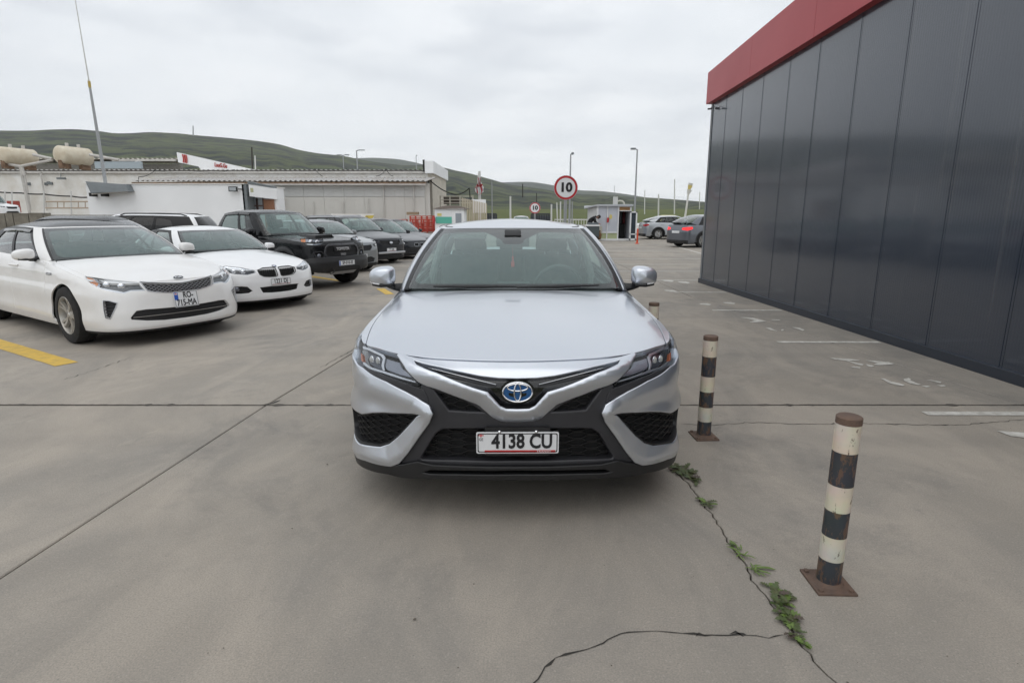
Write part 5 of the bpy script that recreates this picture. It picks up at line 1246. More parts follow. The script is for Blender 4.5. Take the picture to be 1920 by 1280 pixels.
    wins = {'sedan': [[(1.70, .10), (2.42, .08), (2.42, .92), (1.80, .92)], [(2.52, .09), (3.15, .10), (3.30, .45), (3.20, .86), (2.54, .92)]]}.get(style) or [[(1.60, .10), (2.35, .08), (2.35, .92), (1.70, .92)], [(2.43, .09), (3.20, .09), (3.20, .92), (2.43, .92)], [(3.28, .10), (L-.95, .14), (L-1.0, .75), (3.28, .90)]]
    c.glasshouse(paint, roofm=roofm, side=wins, sideg=sideg or M_SIDEG, rear=(7, 9))
    for q in (1, -1): mirror_unit(r, q, (hw-.09, 1.72, belt-.01), (hw+.05, 1.70, belt+.07), (.10, .07, .07), paint)
    if rails:
        k = np.linspace(float(c.gL[3])+.2, float(c.gL[6])+.0, 14)
        for sg in (1, -1):
            p = c.roof.P(k*sg, np.full(14, .06)); mb = MB(); mb.tube([tuple(q+np.array([0, 0, .045 if 0 < i < 13 else 0])) for i, q in enumerate(p)], .018, 6); mb.build('roof_rail', rails, r, smooth=True)
    # tail lamps
    tz = belt-.06; tp = [(c.len-.42, tz+.02), (c.len-.72, tz+.06), (c.len-1.0, tz+.07), (c.len-1.02, tz-.02), (c.len-.75, tz-.10), (c.len-.42, tz-.06)]
    tp = c.clampz([(a, b-.07) for a, b in tp], .01); c.P('tail_light', c.skirt.disp(.006), tp, mat('tail_lens_lit', (.5, .01, .015), .2, emit=(1, .03, .03), estr=.9) if lit else M_TAIL, step=.05, edge=.004, depth=.012)
    df = [(a, g+.20) for a in np.linspace(c.len-.8, c.len, 8)]+[(a, g+.03) for a in np.linspace(c.len, c.len-.8, 8)]; c.P('rear_diffuser', c.skirt.disp(.008), df, M_BLACK, step=.08, edge=.004, depth=.02)
    rp_ = [(c.len-.26, tz-.20), (c.len, tz-.20), (c.len, tz-.31), (c.len-.26, tz-.31)]; c.P('rear_plate', c.skirt.disp(.012), rp_, M_PLATE, step=.08, edge=.002, depth=.01)
    if plate:
        F = c.frame(c.skirt, (0, .50 if style == 'suv' else .45), .018); plate_on(r, F, .42, .105, plate[0], style=plate[1], tsize=.09, tsx=.8)
    if cabin: common_cabin(c, 1.3, L*.67, g+.1, hw/.93, belt-.05)
    c.wheels(R, .23, wheelm or M_ALLOY, 5, 'twin')
    return c
# ---------------------------------------------------------------- ground
rng = random.Random(7)
def concrete_mat():
    m = bpy.data.materials.new('concrete_paving'); m.use_nodes = True; nt = m.node_tree; n = nt.nodes; l = nt.links; p = n['Principled BSDF']
    tc = n.new('ShaderNodeTexCoord')
    def noise(scale, det=5, rough=.55, dist=0.0, sc=(1, 1, 1)):
        mp = n.new('ShaderNodeMapping'); mp.inputs['Scale'].default_value = sc; l.new(tc.outputs['Object'], mp.inputs[0])
        t = n.new('ShaderNodeTexNoise'); t.inputs['Scale'].default_value = scale; t.inputs['Detail'].default_value = det; t.inputs['Roughness'].default_value = rough; t.inputs['Distortion'].default_value = dist
        l.new(mp.outputs[0], t.inputs['Vector']); return t.outputs[0]
    def mr(x, a, b, c=0.0, d=1.0):
        r = n.new('ShaderNodeMapRange'); r.inputs['From Min'].default_value = a; r.inputs['From Max'].default_value = b; r.inputs['To Min'].default_value = c; r.inputs['To Max'].default_value = d; l.new(x, r.inputs['Value']); return r.outputs[0]
    def mix(f, A, B, bt='MIX'):
        x = n.new('ShaderNodeMix'); x.data_type = 'RGBA'; x.blend_type = bt
        if isinstance(f, float): x.inputs['Factor'].default_value = f
        else: l.new(f, x.inputs['Factor'])
        for k, v in (('A', A), ('B', B)):
            if isinstance(v, tuple): x.inputs[k].default_value = (*v, 1)
            else: l.new(v, x.inputs[k])
        return x.outputs['Result']
    c = mix(mr(noise(.35, 4, .55, .6), .35, .65), (.322, .286, .240), (.262, .244, .218))
    c = mix(mr(noise(1.3, 6, .65, 1.0, (1, .45, 1)), .40, .68, 0, .85), c, (.43, .378, .315))
    c = mix(mr(noise(.9, 6, .7, .4), .54, .70, 0, .65), c, (.165, .157, .146))
    c = mix(mr(noise(7, 6, .7), .55, .8, 0, .35), c, (.19, .18, .168))
    c = mix(mr(noise(60, 4, .7), .56, .66, 0, .50), c, (.42, .38, .33))
    c = mix(mr(noise(150, 3, .6), .38, .62, 0, .40), c, (.155, .15, .14))
    c = mix(mr(noise(130, 2, .5), .66, .72, 0, .5), c, (.10, .097, .09))
    c = mix(mr(noise(.22, 3, .5, .5), .55, .70, 0, .35), c, (.20, .198, .195))
    oi = n.new('ShaderNodeObjectInfo'); hv = n.new('ShaderNodeHueSaturation'); l.new(mr(oi.outputs['Random'], 0, 1, .93, 1.06), hv.inputs['Value']); l.new(c, hv.inputs['Color']); c = hv.outputs[0]
    c = mix(mr(noise(2.6, 8, .8, 1.5), .62, .70, 0, .38), c, (.15, .142, .132))
    c = mix(mr(noise(.55, 9, .78, 2.2), .60, .66, 0, .30), c, (.44, .39, .32))
    # faint tyre scuffs
    w = n.new('ShaderNodeTexWave'); w.wave_type = 'RINGS'; w.inputs['Scale'].default_value = .13; w.inputs['Distortion'].default_value = 1.6; w.inputs['Detail'].default_value = 2; w.inputs['Detail Scale'].default_value = .4
    l.new(tc.outputs['Object'], w.inputs['Vector']); f = mr(w.outputs['Fac'], .965, 1.0, 0, .12); c = mix(f, c, (.12, .115, .11))
    l.new(c, p.inputs['Base Color']); p.inputs['Specular IOR Level'].default_value = .35
    l.new(mr(noise(5, 4), .3, .7, .72, .88), p.inputs['Roughness'])
    b = n.new('ShaderNodeBump'); b.inputs['Strength'].default_value = .25; b.inputs['Distance'].default_value = .003; l.new(noise(160, 4, .7), b.inputs['Height'])
    b2 = n.new('ShaderNodeBump'); b2.inputs['Strength'].default_value = .3; b2.inputs['Distance'].default_value = .006; l.new(noise(9, 5, .6), b2.inputs['Height']); l.new(b.outputs[0], b2.inputs['Normal']); l.new(b2.outputs[0], p.inputs['Normal'])
    return m
M_CONC = concrete_mat()
M_JOINT = mat('joint_dirt', (.035, .032, .028), .95)
M_PAINTW = mat('worn_white_road_paint', (.60, .585, .545), .7, vary=.25, vscale=14, dirt=(.36, .34, .30))
M_PAINTY = mat('worn_yellow_road_paint', (.66, .42, .05), .65, vary=.25, vscale=9, dirt=(.45, .31, .08))
base = MB(); base.box(-70, 45, -8, 78, -.4, -.045); ground = base.build('ground', M_JOINT); props(ground, kind='structure')
def lerp(a, b, t): return a+(b-a)*t
M_FILL = mat('joint_filler_dirt', (.085, .075, .062), .95, vary=.5, vscale=20, dirt=(.03, .027, .024))
ROWS = [-6, 1.0-3.0, 4.45, 10.6, 16.8, 23.0, 30, 40, 60, 78]
def jl(y):  # left joint
    return lerp(-2.155, -1.966, (y-2.19)/2.27) if y < 4.46 else lerp(-1.966, -1.715, (y-4.46)/2.08)
def jr(y): return lerp(4.09, 3.597, (y-4.44)/3.81)
def jm(y): return 1.04-.035*(y-1.8)
def slab(poly, gap=.007):
    P = np.array(poly); c = P.mean(0); Q = []
    n = len(P); ar = area(P); P = P if ar > 0 else P[::-1]
    d1 = np.roll(P, -1, 0)-P; d0 = P-np.roll(P, 1, 0); nn = lambda d: np.stack([-d[:, 1], d[:, 0]], -1)/(np.linalg.norm(d, axis=1)[:, None]+1e-12)
    v = nn(d0)+nn(d1); v /= (v**2).sum(1)[:, None]/2; Q = P+v*gap
    e = P+v*(gap+.006)
    V = [(x, y, 0) for x, y in e]+[(x, y, -.005) for x, y in Q]+[(x, y, -.12) for x, y in Q]
    F = [tuple(range(n))]+[(i, n+i, n+(i+1) % n, (i+1) % n) for i in range(n)]+[(n+i, 2*n+i, 2*n+(i+1) % n, n+(i+1) % n) for i in range(n)]
    return mesh_obj('slab', V, F, M_CONC, ground)
ragged = [(jm(y)+rng.uniform(-.009, .009)+.012*math.sin(y*5.1)+.006*math.sin(y*17), y) for y in np.linspace(4.45, -2, 200)]
for i in range(len(ROWS)-1):
    y0, y1 = ROWS[i], ROWS[i+1]
    yy = [y0, y1]
    xs0 = [-70, -24, -17, -10.5, -6.3, jl(y0), None, min(jr(y0), 4.6) if y1 < 12 else 3.3, 12, 24, 45]
    if y1 <= 4.46:
        if y0 < -3: slab([(-70, y0), (jl(y0), y0), (jl(y1), y1), (-70, y1)]); slab([(jl(y0), y0), (jr(y0), y0), (jr(y1), y1), (jl(y1), y1)]); slab([(jr(y0), y0), (45, y0), (45, y1), (jr(y1), y1)]); continue
        slab([(-70, y0), (jl(y0), y0), (jl(y1), y1), (-70, y1)])
        slab([(jl(y0), y0)]+ragged[::-1]+[(jl(y1), y1)], gap=.0032); slab(ragged+[(jr(y0), y0), (jr(y1), y1)], gap=.0032)
        slab([(jr(y0), y0), (45, y0), (45, y1), (jr(y1), y1)])
    elif y1 < 12:
        slab([(-70, y0), (-8.4, y0), (-8.0, y1), (-70, y1)]); slab([(-8.4, y0), (jl(y0), y0), (jl(y1), y1), (-8.0, y1)])
        slab([(jl(y0), y0), (jr(y0), y0), (jr(y1), y1), (jl(y1), y1)]); slab([(jr(y0), y0), (45, y0), (45, y1), (jr(y1), y1)])
    else:
        a0, a1 = jl(y0), jl(y1); e0, e1 = 3.2, 3.2
        if y0 < 11: e0 = jr(y0)
        for k0, k1, m0, m1 in ((-70, a0-6.3, -70, a1-6.3), (a0-6.3, a0, a1-6.3, a1), (a0, e0, a1, e1), (e0, 10, e1, 10), (10, 45, 10, 45)):
            slab([(k0, y0), (k1, y0), (m1, y1), (m0, y1)], .01)
# thin cracks
def crack(pts, w0, w1, jit=.006, name='crack', seed=1, m=M_JOINT, z=.0025):
    r = random.Random(seed); P = []; 
    for a, b in zip(pts[:-1], pts[1:]):
        n = max(2, int(math.hypot(b[0]-a[0], b[1]-a[1])/.035))
        for k in range(n): P.append((lerp(a[0], b[0], k/n)+r.uniform(-jit, jit), lerp(a[1], b[1], k/n)+r.uniform(-jit, jit)))
    P.append(pts[-1]); P = np.array(P); d = np.gradient(P, axis=0); nn = np.stack([-d[:, 1], d[:, 0]], -1)/(np.linalg.norm(d, axis=1)[:, None]+1e-9)
    w = np.array([r.uniform(w0, w1)*(1 if r.random() > .12 else 2.6) for _ in P])[:, None]/2; w[0] = w[-1] = .0005
    A, B = P+nn*w, P-nn*w; n = len(P)
    return mesh_obj(name, [(x, y, z) for x, y in A]+[(x, y, z) for x, y in B], [(i, n+i, n+i+1, i+1) for i in range(n-1)], m, ground)
G = lambda L: [gnd(*p) for p in L]
crack(G([(1470, 1190), (1440, 1195), (1400, 1190), (1385, 1188), (1350, 1192), (1320, 1190), (1280, 1186), (1230, 1184), (1180, 1186), (1150, 1192), (1130, 1205), (1100, 1217), (1060, 1228), (1040, 1235), (1020, 1252), (1008, 1272), (990, 1290)]), .002, .006, .004, seed=3)
crack(G([(1395, 1193), (1380, 1184), (1368, 1189)]), .004, .010, .003, seed=4); crack(G([(1325, 1192), (1312, 1187), (1305, 1193)]), .003, .006, .003, seed=6)
crack(G([(1276, 796), (1340, 797), (1400, 792), (1500, 795), (1600, 794), (1700, 796), (1800, 797), (1860, 792), (1925, 786)]), .003, .007, .01, seed=5)
crack(G([(600, 690), (640, 668), (690, 640)]), .003, .006, .01, seed=8); crack(G([(120, 712), (190, 690), (250, 668)]), .002, .005, .02, seed=9)
crack([(-9, 4.47), (-6, 4.455), (-4, 4.46), (-2.1, 4.452), (-.6, 4.45)], .014, .024, .004, name='joint_filler', seed=11, m=M_FILL)
crack([(.6, 4.45), (1.4, 4.45), (2.5, 4.455), (4.0, 4.45), (4.6, 4.45)], .014, .024, .004, name='joint_filler', seed=12, m=M_FILL)
crack([(-1.99, 4.46), (-1.93, 4.50), (-1.90, 4.58)], .012, .03, .004, name='joint_filler', seed=13)
# repair strip dirt along the wide transverse joint
# painted lines
def strip(name, a, b, w, m, z=.004):
    d = Vector((b[0]-a[0], b[1]-a[1])); d.normalize(); nn = Vector((-d.y, d.x))*w/2; r = random.Random(int(a[0]*100+a[1]*10)); n = 24; V = []
    for s in (1, -1):
        for k in range(n+1):
            t = k/n; j = r.uniform(-.004, .004); V.append((lerp(a[0], b[0], t)+nn.x*s*(1+j*20*0.3), lerp(a[1], b[1], t)+nn.y*s*(1+j*20*.3), z))
    return mesh_obj(name, V, [(k, n+1+k, n+2+k, k+1) for k in range(n)], m, ground)
for k, y in enumerate([4.25, 6.78, 9.10, 11.25, 13.3, 15.4, 17.5, 19.7, 21.9, 24.1, 26.4, 28.8]):
    x1 = 4.50-.048*(y-4.96)-.05 if y < 12.5 else (7.4 if y < 24 else 7.0)
    strip('parking_line', (3.16 if y < 12 else 2.5, y), (x1, y-.01), .085, M_PAINTW)
strip('parking_line', gnd(1262, 461), gnd(1325, 478), .12, M_PAINTW)
yl = [(-6.65, 7.06), (-4.53, 5.72)]; strip('yellow_parking_line', (-8.6, 8.33), (-4.52, 5.74), .20, M_PAINTY)
strip('yellow_parking_line', gnd(731, 552), gnd(713, 541), .16, M_PAINTY); strip('yellow_parking_line', gnd(648, 528), gnd(560, 515), .16, M_PAINTY)
# worn stencilled symbols
Z = lambda pts: G([(1380+x/4.571, 560+y/4.571) for x, y in pts])
def flat(name, poly, m, z=.004): return mesh_obj(name, [(x, y, z) for x, y in poly], [tuple(range(len(poly)))], m, ground)
sten = [[(805, 508), (870, 512), (940, 516), (1060, 528), (1050, 536), (960, 530), (1020, 548), (1095, 565), (1080, 574), (1030, 565), (960, 538), (900, 528), (850, 522)],
        [(975, 583), (1010, 583), (1070, 590), (1060, 598), (1010, 594)], [(1105, 528), (1180, 535), (1300, 542), (1355, 560), (1310, 567), (1230, 572), (1175, 566), (1215, 553), (1160, 542)], [(1110, 562), (1160, 568), (1185, 580), (1160, 588), (1130, 578)],
        [(1240, 685), (1275, 688), (1330, 712), (1400, 728), (1445, 742), (1430, 750), (1370, 742), (1300, 722), (1270, 700)], [(1435, 688), (1480, 682), (1500, 694), (1490, 702), (1540, 722), (1585, 738), (1560, 742), (1490, 728), (1440, 705)],
        [(1585, 748), (1640, 747), (1668, 756), (1630, 762)], [(1630, 697), (1680, 700), (1760, 716), (1750, 726), (1690, 710)], [(1720, 742), (1780, 742), (1800, 750), (1760, 756)],
        [(30, 160), (140, 165), (200, 180), (260, 196), (180, 205), (115, 203), (160, 188), (100, 172)], [(300, 180), (370, 180), (382, 188), (330, 188)], [(250, 250), (290, 250), (330, 270), (360, 280), (300, 272)], [(390, 264), (410, 262), (405, 276), (385, 276)], [(480, 246), (540, 250), (588, 268), (570, 277), (530, 262)]]
for s in sten: flat('worn_stencil_mark', Z(s), M_PAINTW, .0045)
flat('worn_stencil_mark', G([(1868, 808), (1925, 812), (1925, 822), (1895, 818)]), M_PAINTW, .0045)
for x0, y0 in ((1245, 547), (1310, 572), (1355, 570), (1240, 528), (1270, 531)):
    flat('worn_stencil_mark', G([(x0, y0-3), (x0+16, y0-3), (x0+24, y0-1), (x0+20, y0+1), (x0+4, y0-1)]), M_PAINTW, .0045)
# ---------------------------------------------------------------- weeds in the joint
M_LEAF = mat('weed_leaf', (.050, .085, .022), .55, vary=.5, vscale=30, dirt=(.075, .075, .03)); M_LEAF2 = mat('weed_leaf_young', (.13, .20, .04), .5, vary=.3, vscale=30); M_LEAFD = mat('weed_leaf_dry', (.085, .065, .05), .7)
def weed(name, label, spots, nl, size, lobed, seed, mats, group=None):
    r = random.Random(seed); o = thing(name, label, 'weed', (spots[0][0], spots[0][1], 0), group=group)
    for (cx, cy, k, sp) in spots:
        for i in range(int(nl*k)):
            a = r.uniform(0, 2*math.pi); L = size*r.uniform(.45, 1.15); W = L*(r.uniform(.26, .4) if lobed else r.uniform(.07, .12)); bx = cx-spots[0][0]+r.gauss(0, sp*.45); by = cy-spots[0][1]+r.gauss(0, sp)
            lift = r.uniform(.05, .75); V = []; F = []; n = 9; sag = r.uniform(.3, 1.0)
            for j in range(n+1):
                t = j/n; w = W*math.sin(math.pi*min(1, t*.92+.08))**.7*(1 if not lobed else (1.0 if j % 2 else .45))*(1 if t < .97 else .1)
                x = L*t; z = .006+L*lift*(t-sag*t*t)+r.uniform(-.001, .001); z = max(z, .004)
                fold = .25*w
                for s, zz in ((-1, fold), (0, 0), (1, fold)): V.append((bx+x*math.cos(a)-s*w*math.sin(a), by+x*math.sin(a)+s*w*math.cos(a), z+zz))
            for j in range(n):
                for s in (0, 1): F.append((3*j+s, 3*j+s+1, 3*j+4+s, 3*j+3+s))
            mesh_obj('leaf', V, F, r.choices(mats, [5, 2, 1.2])[0], o, smooth=True)
    return o
g1 = gnd(1285, 888); g1b = gnd(1268, 880); g1c = gnd(1300, 900); g2 = gnd(1325, 945); g3 = gnd(1378, 1028); g3b = gnd(1395, 1045); g4 = gnd(1412, 1068); g5 = gnd(1462, 1125); g5b = gnd(1480, 1160); g6 = gnd(1492, 1190); g7 = gnd(1508, 1208); g0 = gnd(1310, 930)
weed('leafy_weed', 'dark green leafy weed by the silver saloon bumper, nearest the car', [(*g1, 1, .035), (*g1b, .8, .02), (*g1c, .5, .03)], 26, .055, True, 1, [M_LEAF, M_LEAF, M_LEAFD], 'weeds growing in the paving joint')
weed('leafy_weed', 'small dark leafy weed alone in the joint just below the bumper weed', [(*g2, 1, .015)], 15, .045, True, 2, [M_LEAF, M_LEAF2, M_LEAFD], 'weeds growing in the paving joint')
weed('grassy_weed', 'thin bright green grassy weed in the middle of the joint', [(*g3, 1, .02), (*g3b, 1, .03)], 9, .06, False, 3, [M_LEAF2, M_LEAF2, M_LEAF], 'weeds growing in the paving joint')
weed('grassy_weed', 'star-shaped bright green grass tuft just above the big leafy weed', [(*g4, 1, .015)], 11, .075, False, 4, [M_LEAF2, M_LEAF2, M_LEAF], 'weeds growing in the paving joint')
weed('leafy_weed', 'largest leafy weed patch beside the near bollard base', [(*g5, 1, .03), (*g5b, 1.1, .035), (*g6, .5, .02)], 24, .055, True, 5, [M_LEAF, M_LEAF2, M_LEAFD], 'weeds growing in the paving joint')
weed('leafy_weed', 'tiny pale green sprout at the near end of the weedy joint', [(*g7, 1, .008)], 9, .035, True, 6, [M_LEAF2, M_LEAF2, M_LEAF], 'weeds growing in the paving joint')
# ---------------------------------------------------------------- bollards
M_RUST = mat('rust', (.085, .060, .048), .85, vary=.5, vscale=22, dirt=(.15, .095, .068), bump=.6, bscale=120)
def painted(name, c, chip, amt):
    m = bpy.data.materials.new(name); m.use_nodes = True; nt = m.node_tree; n = nt.nodes; l = nt.links; p = n['Principled BSDF']; tc = n.new('ShaderNodeTexCoord')
    mp = n.new('ShaderNodeMapping'); mp.inputs['Scale'].default_value = (1, 1, .35); l.new(tc.outputs['Object'], mp.inputs[0])
    t = n.new('ShaderNodeTexNoise'); t.inputs['Scale'].default_value = 34; t.inputs['Detail'].default_value = 8; t.inputs['Roughness'].default_value = .72; l.new(mp.outputs[0], t.inputs[0])
    oi = n.new('ShaderNodeObjectInfo'); ad = n.new('ShaderNodeVectorMath'); l.new(mp.outputs[0], ad.inputs[0]); l.new(oi.outputs['Random'], ad.inputs[1]); l.new(ad.outputs[0], t.inputs['Vector'])
    r = n.new('ShaderNodeMapRange'); r.inputs['From Min'].default_value = amt; r.inputs['From Max'].default_value = amt+.04; l.new(t.outputs[0], r.inputs['Value'])
    x = n.new('ShaderNodeMix'); x.data_type = 'RGBA'; l.new(r.outputs[0], x.inputs['Factor']); x.inputs['A'].default_value = (*c, 1); x.inputs['B'].default_value = (*chip, 1)
    t2 = n.new('ShaderNodeTexNoise'); t2.inputs['Scale'].default_value = 9; t2.inputs['Detail'].default_value = 5; l.new(tc.outputs['Object'], t2.inputs['Vector'])
    y = n.new('ShaderNodeMix'); y.data_type = 'RGBA'; y.blend_type = 'MULTIPLY'; y.inputs['Factor'].default_value = .45; l.new(x.outputs['Result'], y.inputs['A']); l.new(t2.outputs['Color'], y.inputs['B'])
    hs = n.new('ShaderNodeHueSaturation'); hs.inputs['Saturation'].default_value = .9; hs.inputs['Value'].default_value = 1.25; l.new(y.outputs['Result'], hs.inputs['Color']); l.new(hs.outputs[0], p.inputs['Base Color'])
    p.inputs['Roughness'].default_value = .5; b = n.new('ShaderNodeBump'); b.inputs['Strength'].default_value = .5; b.inputs['Distance'].default_value = .001; b.invert = True; l.new(r.outputs[0], b.inputs['Height']); l.new(b.outputs[0], p.inputs['Normal'])
    return m
M_BW = painted('bollard_white', (.62, .55, .44), (.12, .075, .05), .60); M_BB = painted('bollard_black', (.036, .042, .052), (.12, .07, .045), .50)
def bollard(x, y, label, h=.71, r=.046, rot=0.0, lean=(0, 0)):
    o = thing('bollard', label, 'bollard', (x, y, 0), rot, 'striped steel bollards'); o.rotation_euler = (lean[0], lean[1], rot)
    zs = [.012, .115, .215, .322, .428, .535, .645, h]; zs = [.012, .122*h/.73, .226*h/.73, .338*h/.73, .447*h/.73, .587*h/.73, .70*h/.73, h]
    for k in range(6):
        m = M_BB if k % 2 == 0 else M_BW; mb = MB(); e = .0006 if k % 2 else 0
        mb.lathe([(r+e, zs[k]), (r+e, zs[k+1])], 32); mb.build('white_band' if k % 2 else 'black_band', m, o, smooth=True)
    mb = MB(); mb.lathe([(r+.001, zs[6]), (r+.0012, h-.004), (r-.004, h), (0, h+.001)], 32); mb.build('cap', M_RUST, o, smooth=True, sharp=.6)
    mb = MB(); mb.box(-.078, .078, -.085, .085, 0.0, .010); mb.lathe([(r+.012, .010), (r+.004, .018), (r, .022)], 24); pl = mb.build('base_plate', M_RUST, o, bevel=.0015)
    for sx in (-1, 1):
        for sy in (-1, 1):
            mb = MB(); mb.prism([(.011*math.cos(k*math.pi/3), .011*math.sin(k*math.pi/3)) for k in range(6)], .009, M=Matrix.Translation((sx*.060, sy*.066, .010))); mb.build('bolt', M_RUST, pl)
    # flaked cracks in the top white band
    return o
_p = gnd(1552, 1093); _h = at(1591, 779, _p[1])[2]; bollard(_p[0], _p[1], 'nearest rusty black and white striped bollard on the right', h=_h, rot=math.radians(-2))
_p = gnd(1319, 818); _h = at(1337, 629, _p[1])[2]; bollard(_p[0], _p[1], 'middle striped bollard, standing beside the silver saloon front wheel', h=_h, rot=math.radians(3))
bollard(1.285, 5.23, 'farthest striped bollard, mostly hidden behind the silver saloon', rot=math.radians(-10))
# ---------------------------------------------------------------- dark panelled building on the right
def wallx(Y): return 4.15+.048*(12.87-Y)
M_PANEL = bpy.data.materials.new('dark_wall_panel'); M_PANEL.use_nodes = True
def _pm():
    nt = M_PANEL.node_tree; n = nt.nodes; l = nt.links; p = n['Principled BSDF']; tc = n.new('ShaderNodeTexCoord')
    t = n.new('ShaderNodeTexNoise'); t.inputs['Scale'].default_value = 1.1; t.inputs['Detail'].default_value = 6; l.new(tc.outputs['Object'], t.inputs['Vector'])
    mp = n.new('ShaderNodeMapping'); mp.inputs['Scale'].default_value = (30, 30, .7); l.new(tc.outputs['Object'], mp.inputs[0])
    t2 = n.new('ShaderNodeTexNoise'); t2.inputs['Scale'].default_value = .35; t2.inputs['Detail'].default_value = 5; l.new(mp.outputs[0], t2.inputs['Vector'])
    x = n.new('ShaderNodeMix'); x.data_type = 'RGBA'; l.new(t.outputs[0], x.inputs['Factor']); x.inputs['A'].default_value = (.017, .026, .044, 1); x.inputs['B'].default_value = (.024, .035, .056, 1)
    r = n.new('ShaderNodeMapRange'); r.inputs['From Min'].default_value = .62; r.inputs['From Max'].default_value = .74; r.inputs['To Max'].default_value = .5; l.new(t2.outputs[0], r.inputs['Value'])
    y = n.new('ShaderNodeMix'); y.data_type = 'RGBA'; l.new(r.outputs[0], y.inputs['Factor']); l.new(x.outputs['Result'], y.inputs['A']); y.inputs['B'].default_value = (.075, .08, .09, 1)
    l.new(y.outputs['Result'], p.inputs['Base Color'])
    r2 = n.new('ShaderNodeMapRange'); r2.inputs['To Min'].default_value = .16; r2.inputs['To Max'].default_value = .30; l.new(t.outputs[0], r2.inputs['Value']); l.new(r2.outputs[0], p.inputs['Roughness'])
    p.inputs['Specular IOR Level'].default_value = .75; p.inputs['Coat Weight'].default_value = .7; p.inputs['Coat IOR'].default_value = 1.6; p.inputs['Coat Roughness'].default_value = .09
    w = n.new('ShaderNodeTexWave'); w.bands_direction = 'Y'; w.inputs['Scale'].default_value = 9.0; w.inputs['Distortion'].default_value = 0; l.new(tc.outputs['Object'], w.inputs['Vector'])
    b = n.new('ShaderNodeBump'); b.inputs['Strength'].default_value = .45; b.inputs['Distance'].default_value = .0016; l.new(w.outputs['Fac'], b.inputs['Height'])
    t3 = n.new('ShaderNodeTexNoise'); t3.inputs['Scale'].default_value = 1.4; t3.inputs['Detail'].default_value = 1; l.new(tc.outputs['Object'], t3.inputs['Vector'])
    b2 = n.new('ShaderNodeBump'); b2.inputs['Strength'].default_value = .25; b2.inputs['Distance'].default_value = .012; l.new(t3.outputs[0], b2.inputs['Height']); l.new(b.outputs[0], b2.inputs['Normal']); l.new(b2.outputs[0], p.inputs['Normal'])
_pm()
hall = thing('dark_hall_building', 'dark grey building wall of tall metal panels under a red fascia', 'building', (6, 5, 0))
def hp(name, V, F, m, **k): return mesh_obj(name, [(x-6, y-5, z) for x, y, z in V], F, m, hall, **k)
seams = [12.87, 12.1, 11.37, 10.57, 9.70, 8.88, 7.97, 7.06, 6.13]+[6.13-.92*k for k in range(1, 11)]
def bx8(x0, x1, Y0, Y1, z0, z1a, z1b, off0, off1):  # slab following the wall line between Y0 (far) and Y1 (near)
    V = []
    for Y, z1 in ((Y0, z1a), (Y1, z1b)):
        for o in (off0, off1): V += [(wallx(Y)+o, Y, z0), (wallx(Y)+o, Y, z1)]
    return V, [(0, 1, 5, 4), (2, 6, 7, 3), (0, 2, 3, 1), (4, 5, 7, 6), (1, 3, 7, 5), (0, 4, 6, 2)]
zb_ = lambda Y: 3.72+.05*(12.87-Y)
for a, b in zip(seams[:-1], seams[1:]):
    V, F = bx8(0, 0, a-.0025, b+.0025, .10, zb_(a)+.1, zb_(b)+.1, 0.0, .08); hp('wall_panel', V, F, M_PANEL)
    # narrow rolled rib beside the seam
    V, F = bx8(0, 0, b+.055, b+.030, .10, zb_(b)+.1, zb_(b)+.1, -.004, .004); hp('panel_rib', V, F, M_PANEL)
YN = seams[-1]
V, F = bx8(0, 0, 12.86, YN, -.05, 4.2, 4.6, .06, .3); hp('wall_core', V, F, M_VOID)
V, F = bx8(0, 0, 12.9, YN, 0, .10, .10, -.035, .12); hp('base_trim', V, F, mat('dark_trim', (.03, .036, .048), .35))
V, F = bx8(0, 0, 12.88, 12.80, .0, 3.8, 3.8, -.012, .09); hp('corner_trim', V, F, mat('corner_grey', (.16, .17, .18), .4))
M_FASC = mat('red_fascia', (.40, .040, .048), .32, vary=.10, vscale=.8)
fs = [12.90, 10.9, 8.9, 6.9, 4.9, 2.9, .9, YN]
for a, b in zip(fs[:-1], fs[1:]):
    V = []
    for Y in (a-(.0 if a > 12.8 else .003), b+.003):
        zb, zt_ = 3.70+.05*(12.87-Y), 4.31+.08*(12.87-Y)
        for o in (-.12, .40): V += [(wallx(Y)+o, Y, zb), (wallx(Y)+o, Y, zt_)]
    hp('fascia_panel', V, [(0, 1, 5, 4), (2, 6, 7, 3), (0, 2, 3, 1), (4, 5, 7, 6), (1, 3, 7, 5), (0, 4, 6, 2)], M_FASC)
V = [(wallx(12.87), 12.86, 0), (12, 12.86, 0), (12, 12.86, 4.2), (wallx(12.87), 12.86, 4.2)]; hp('end_wall', [(4.25, 12.85, 0), (13, 12.85, 0), (13, 12.85, 4.25), (4.25, 12.85, 4.25), (4.25, 12.78, 0), (13, 12.78, 0), (13, 12.78, 4.25), (4.25, 12.78, 4.25)], [(0, 1, 2, 3), (4, 7, 6, 5), (1, 5, 6, 2), (3, 2, 6, 7)], mat('dark_trim', (.03, .036, .048), .35))
hp('roof', [(4.4, 12.8, 4.2), (13, 12.8, 4.2), (13, YN, 4.9), (5.1, YN, 4.9)], [(0, 1, 2, 3)], M_VOID)
def sec_cam(px, py, Y, label):
    p = at(px, py, Y); o = thing('security_camera', label, 'security camera', p, group='cameras at the building corner')
    mb = MB(); mb.tube([(0.04, 0, 0), (-.04, -.02, -.01)], .018, 10); mb.build('camera_body', M_SATIN, o, smooth=True, sharp=.6); mb = MB(); mb.tube([(-.04, -.02, -.01), (-.045, -.0212, -.0106)], .015, 10); mb.build('camera_lens', M_VOID, o)
    mb = MB(); mb.tube([(.02, 0, 0), (.03, .0, .03), (.09, .0, .03)], .006, 6); mb.build('bracket', M_SATIN, o)
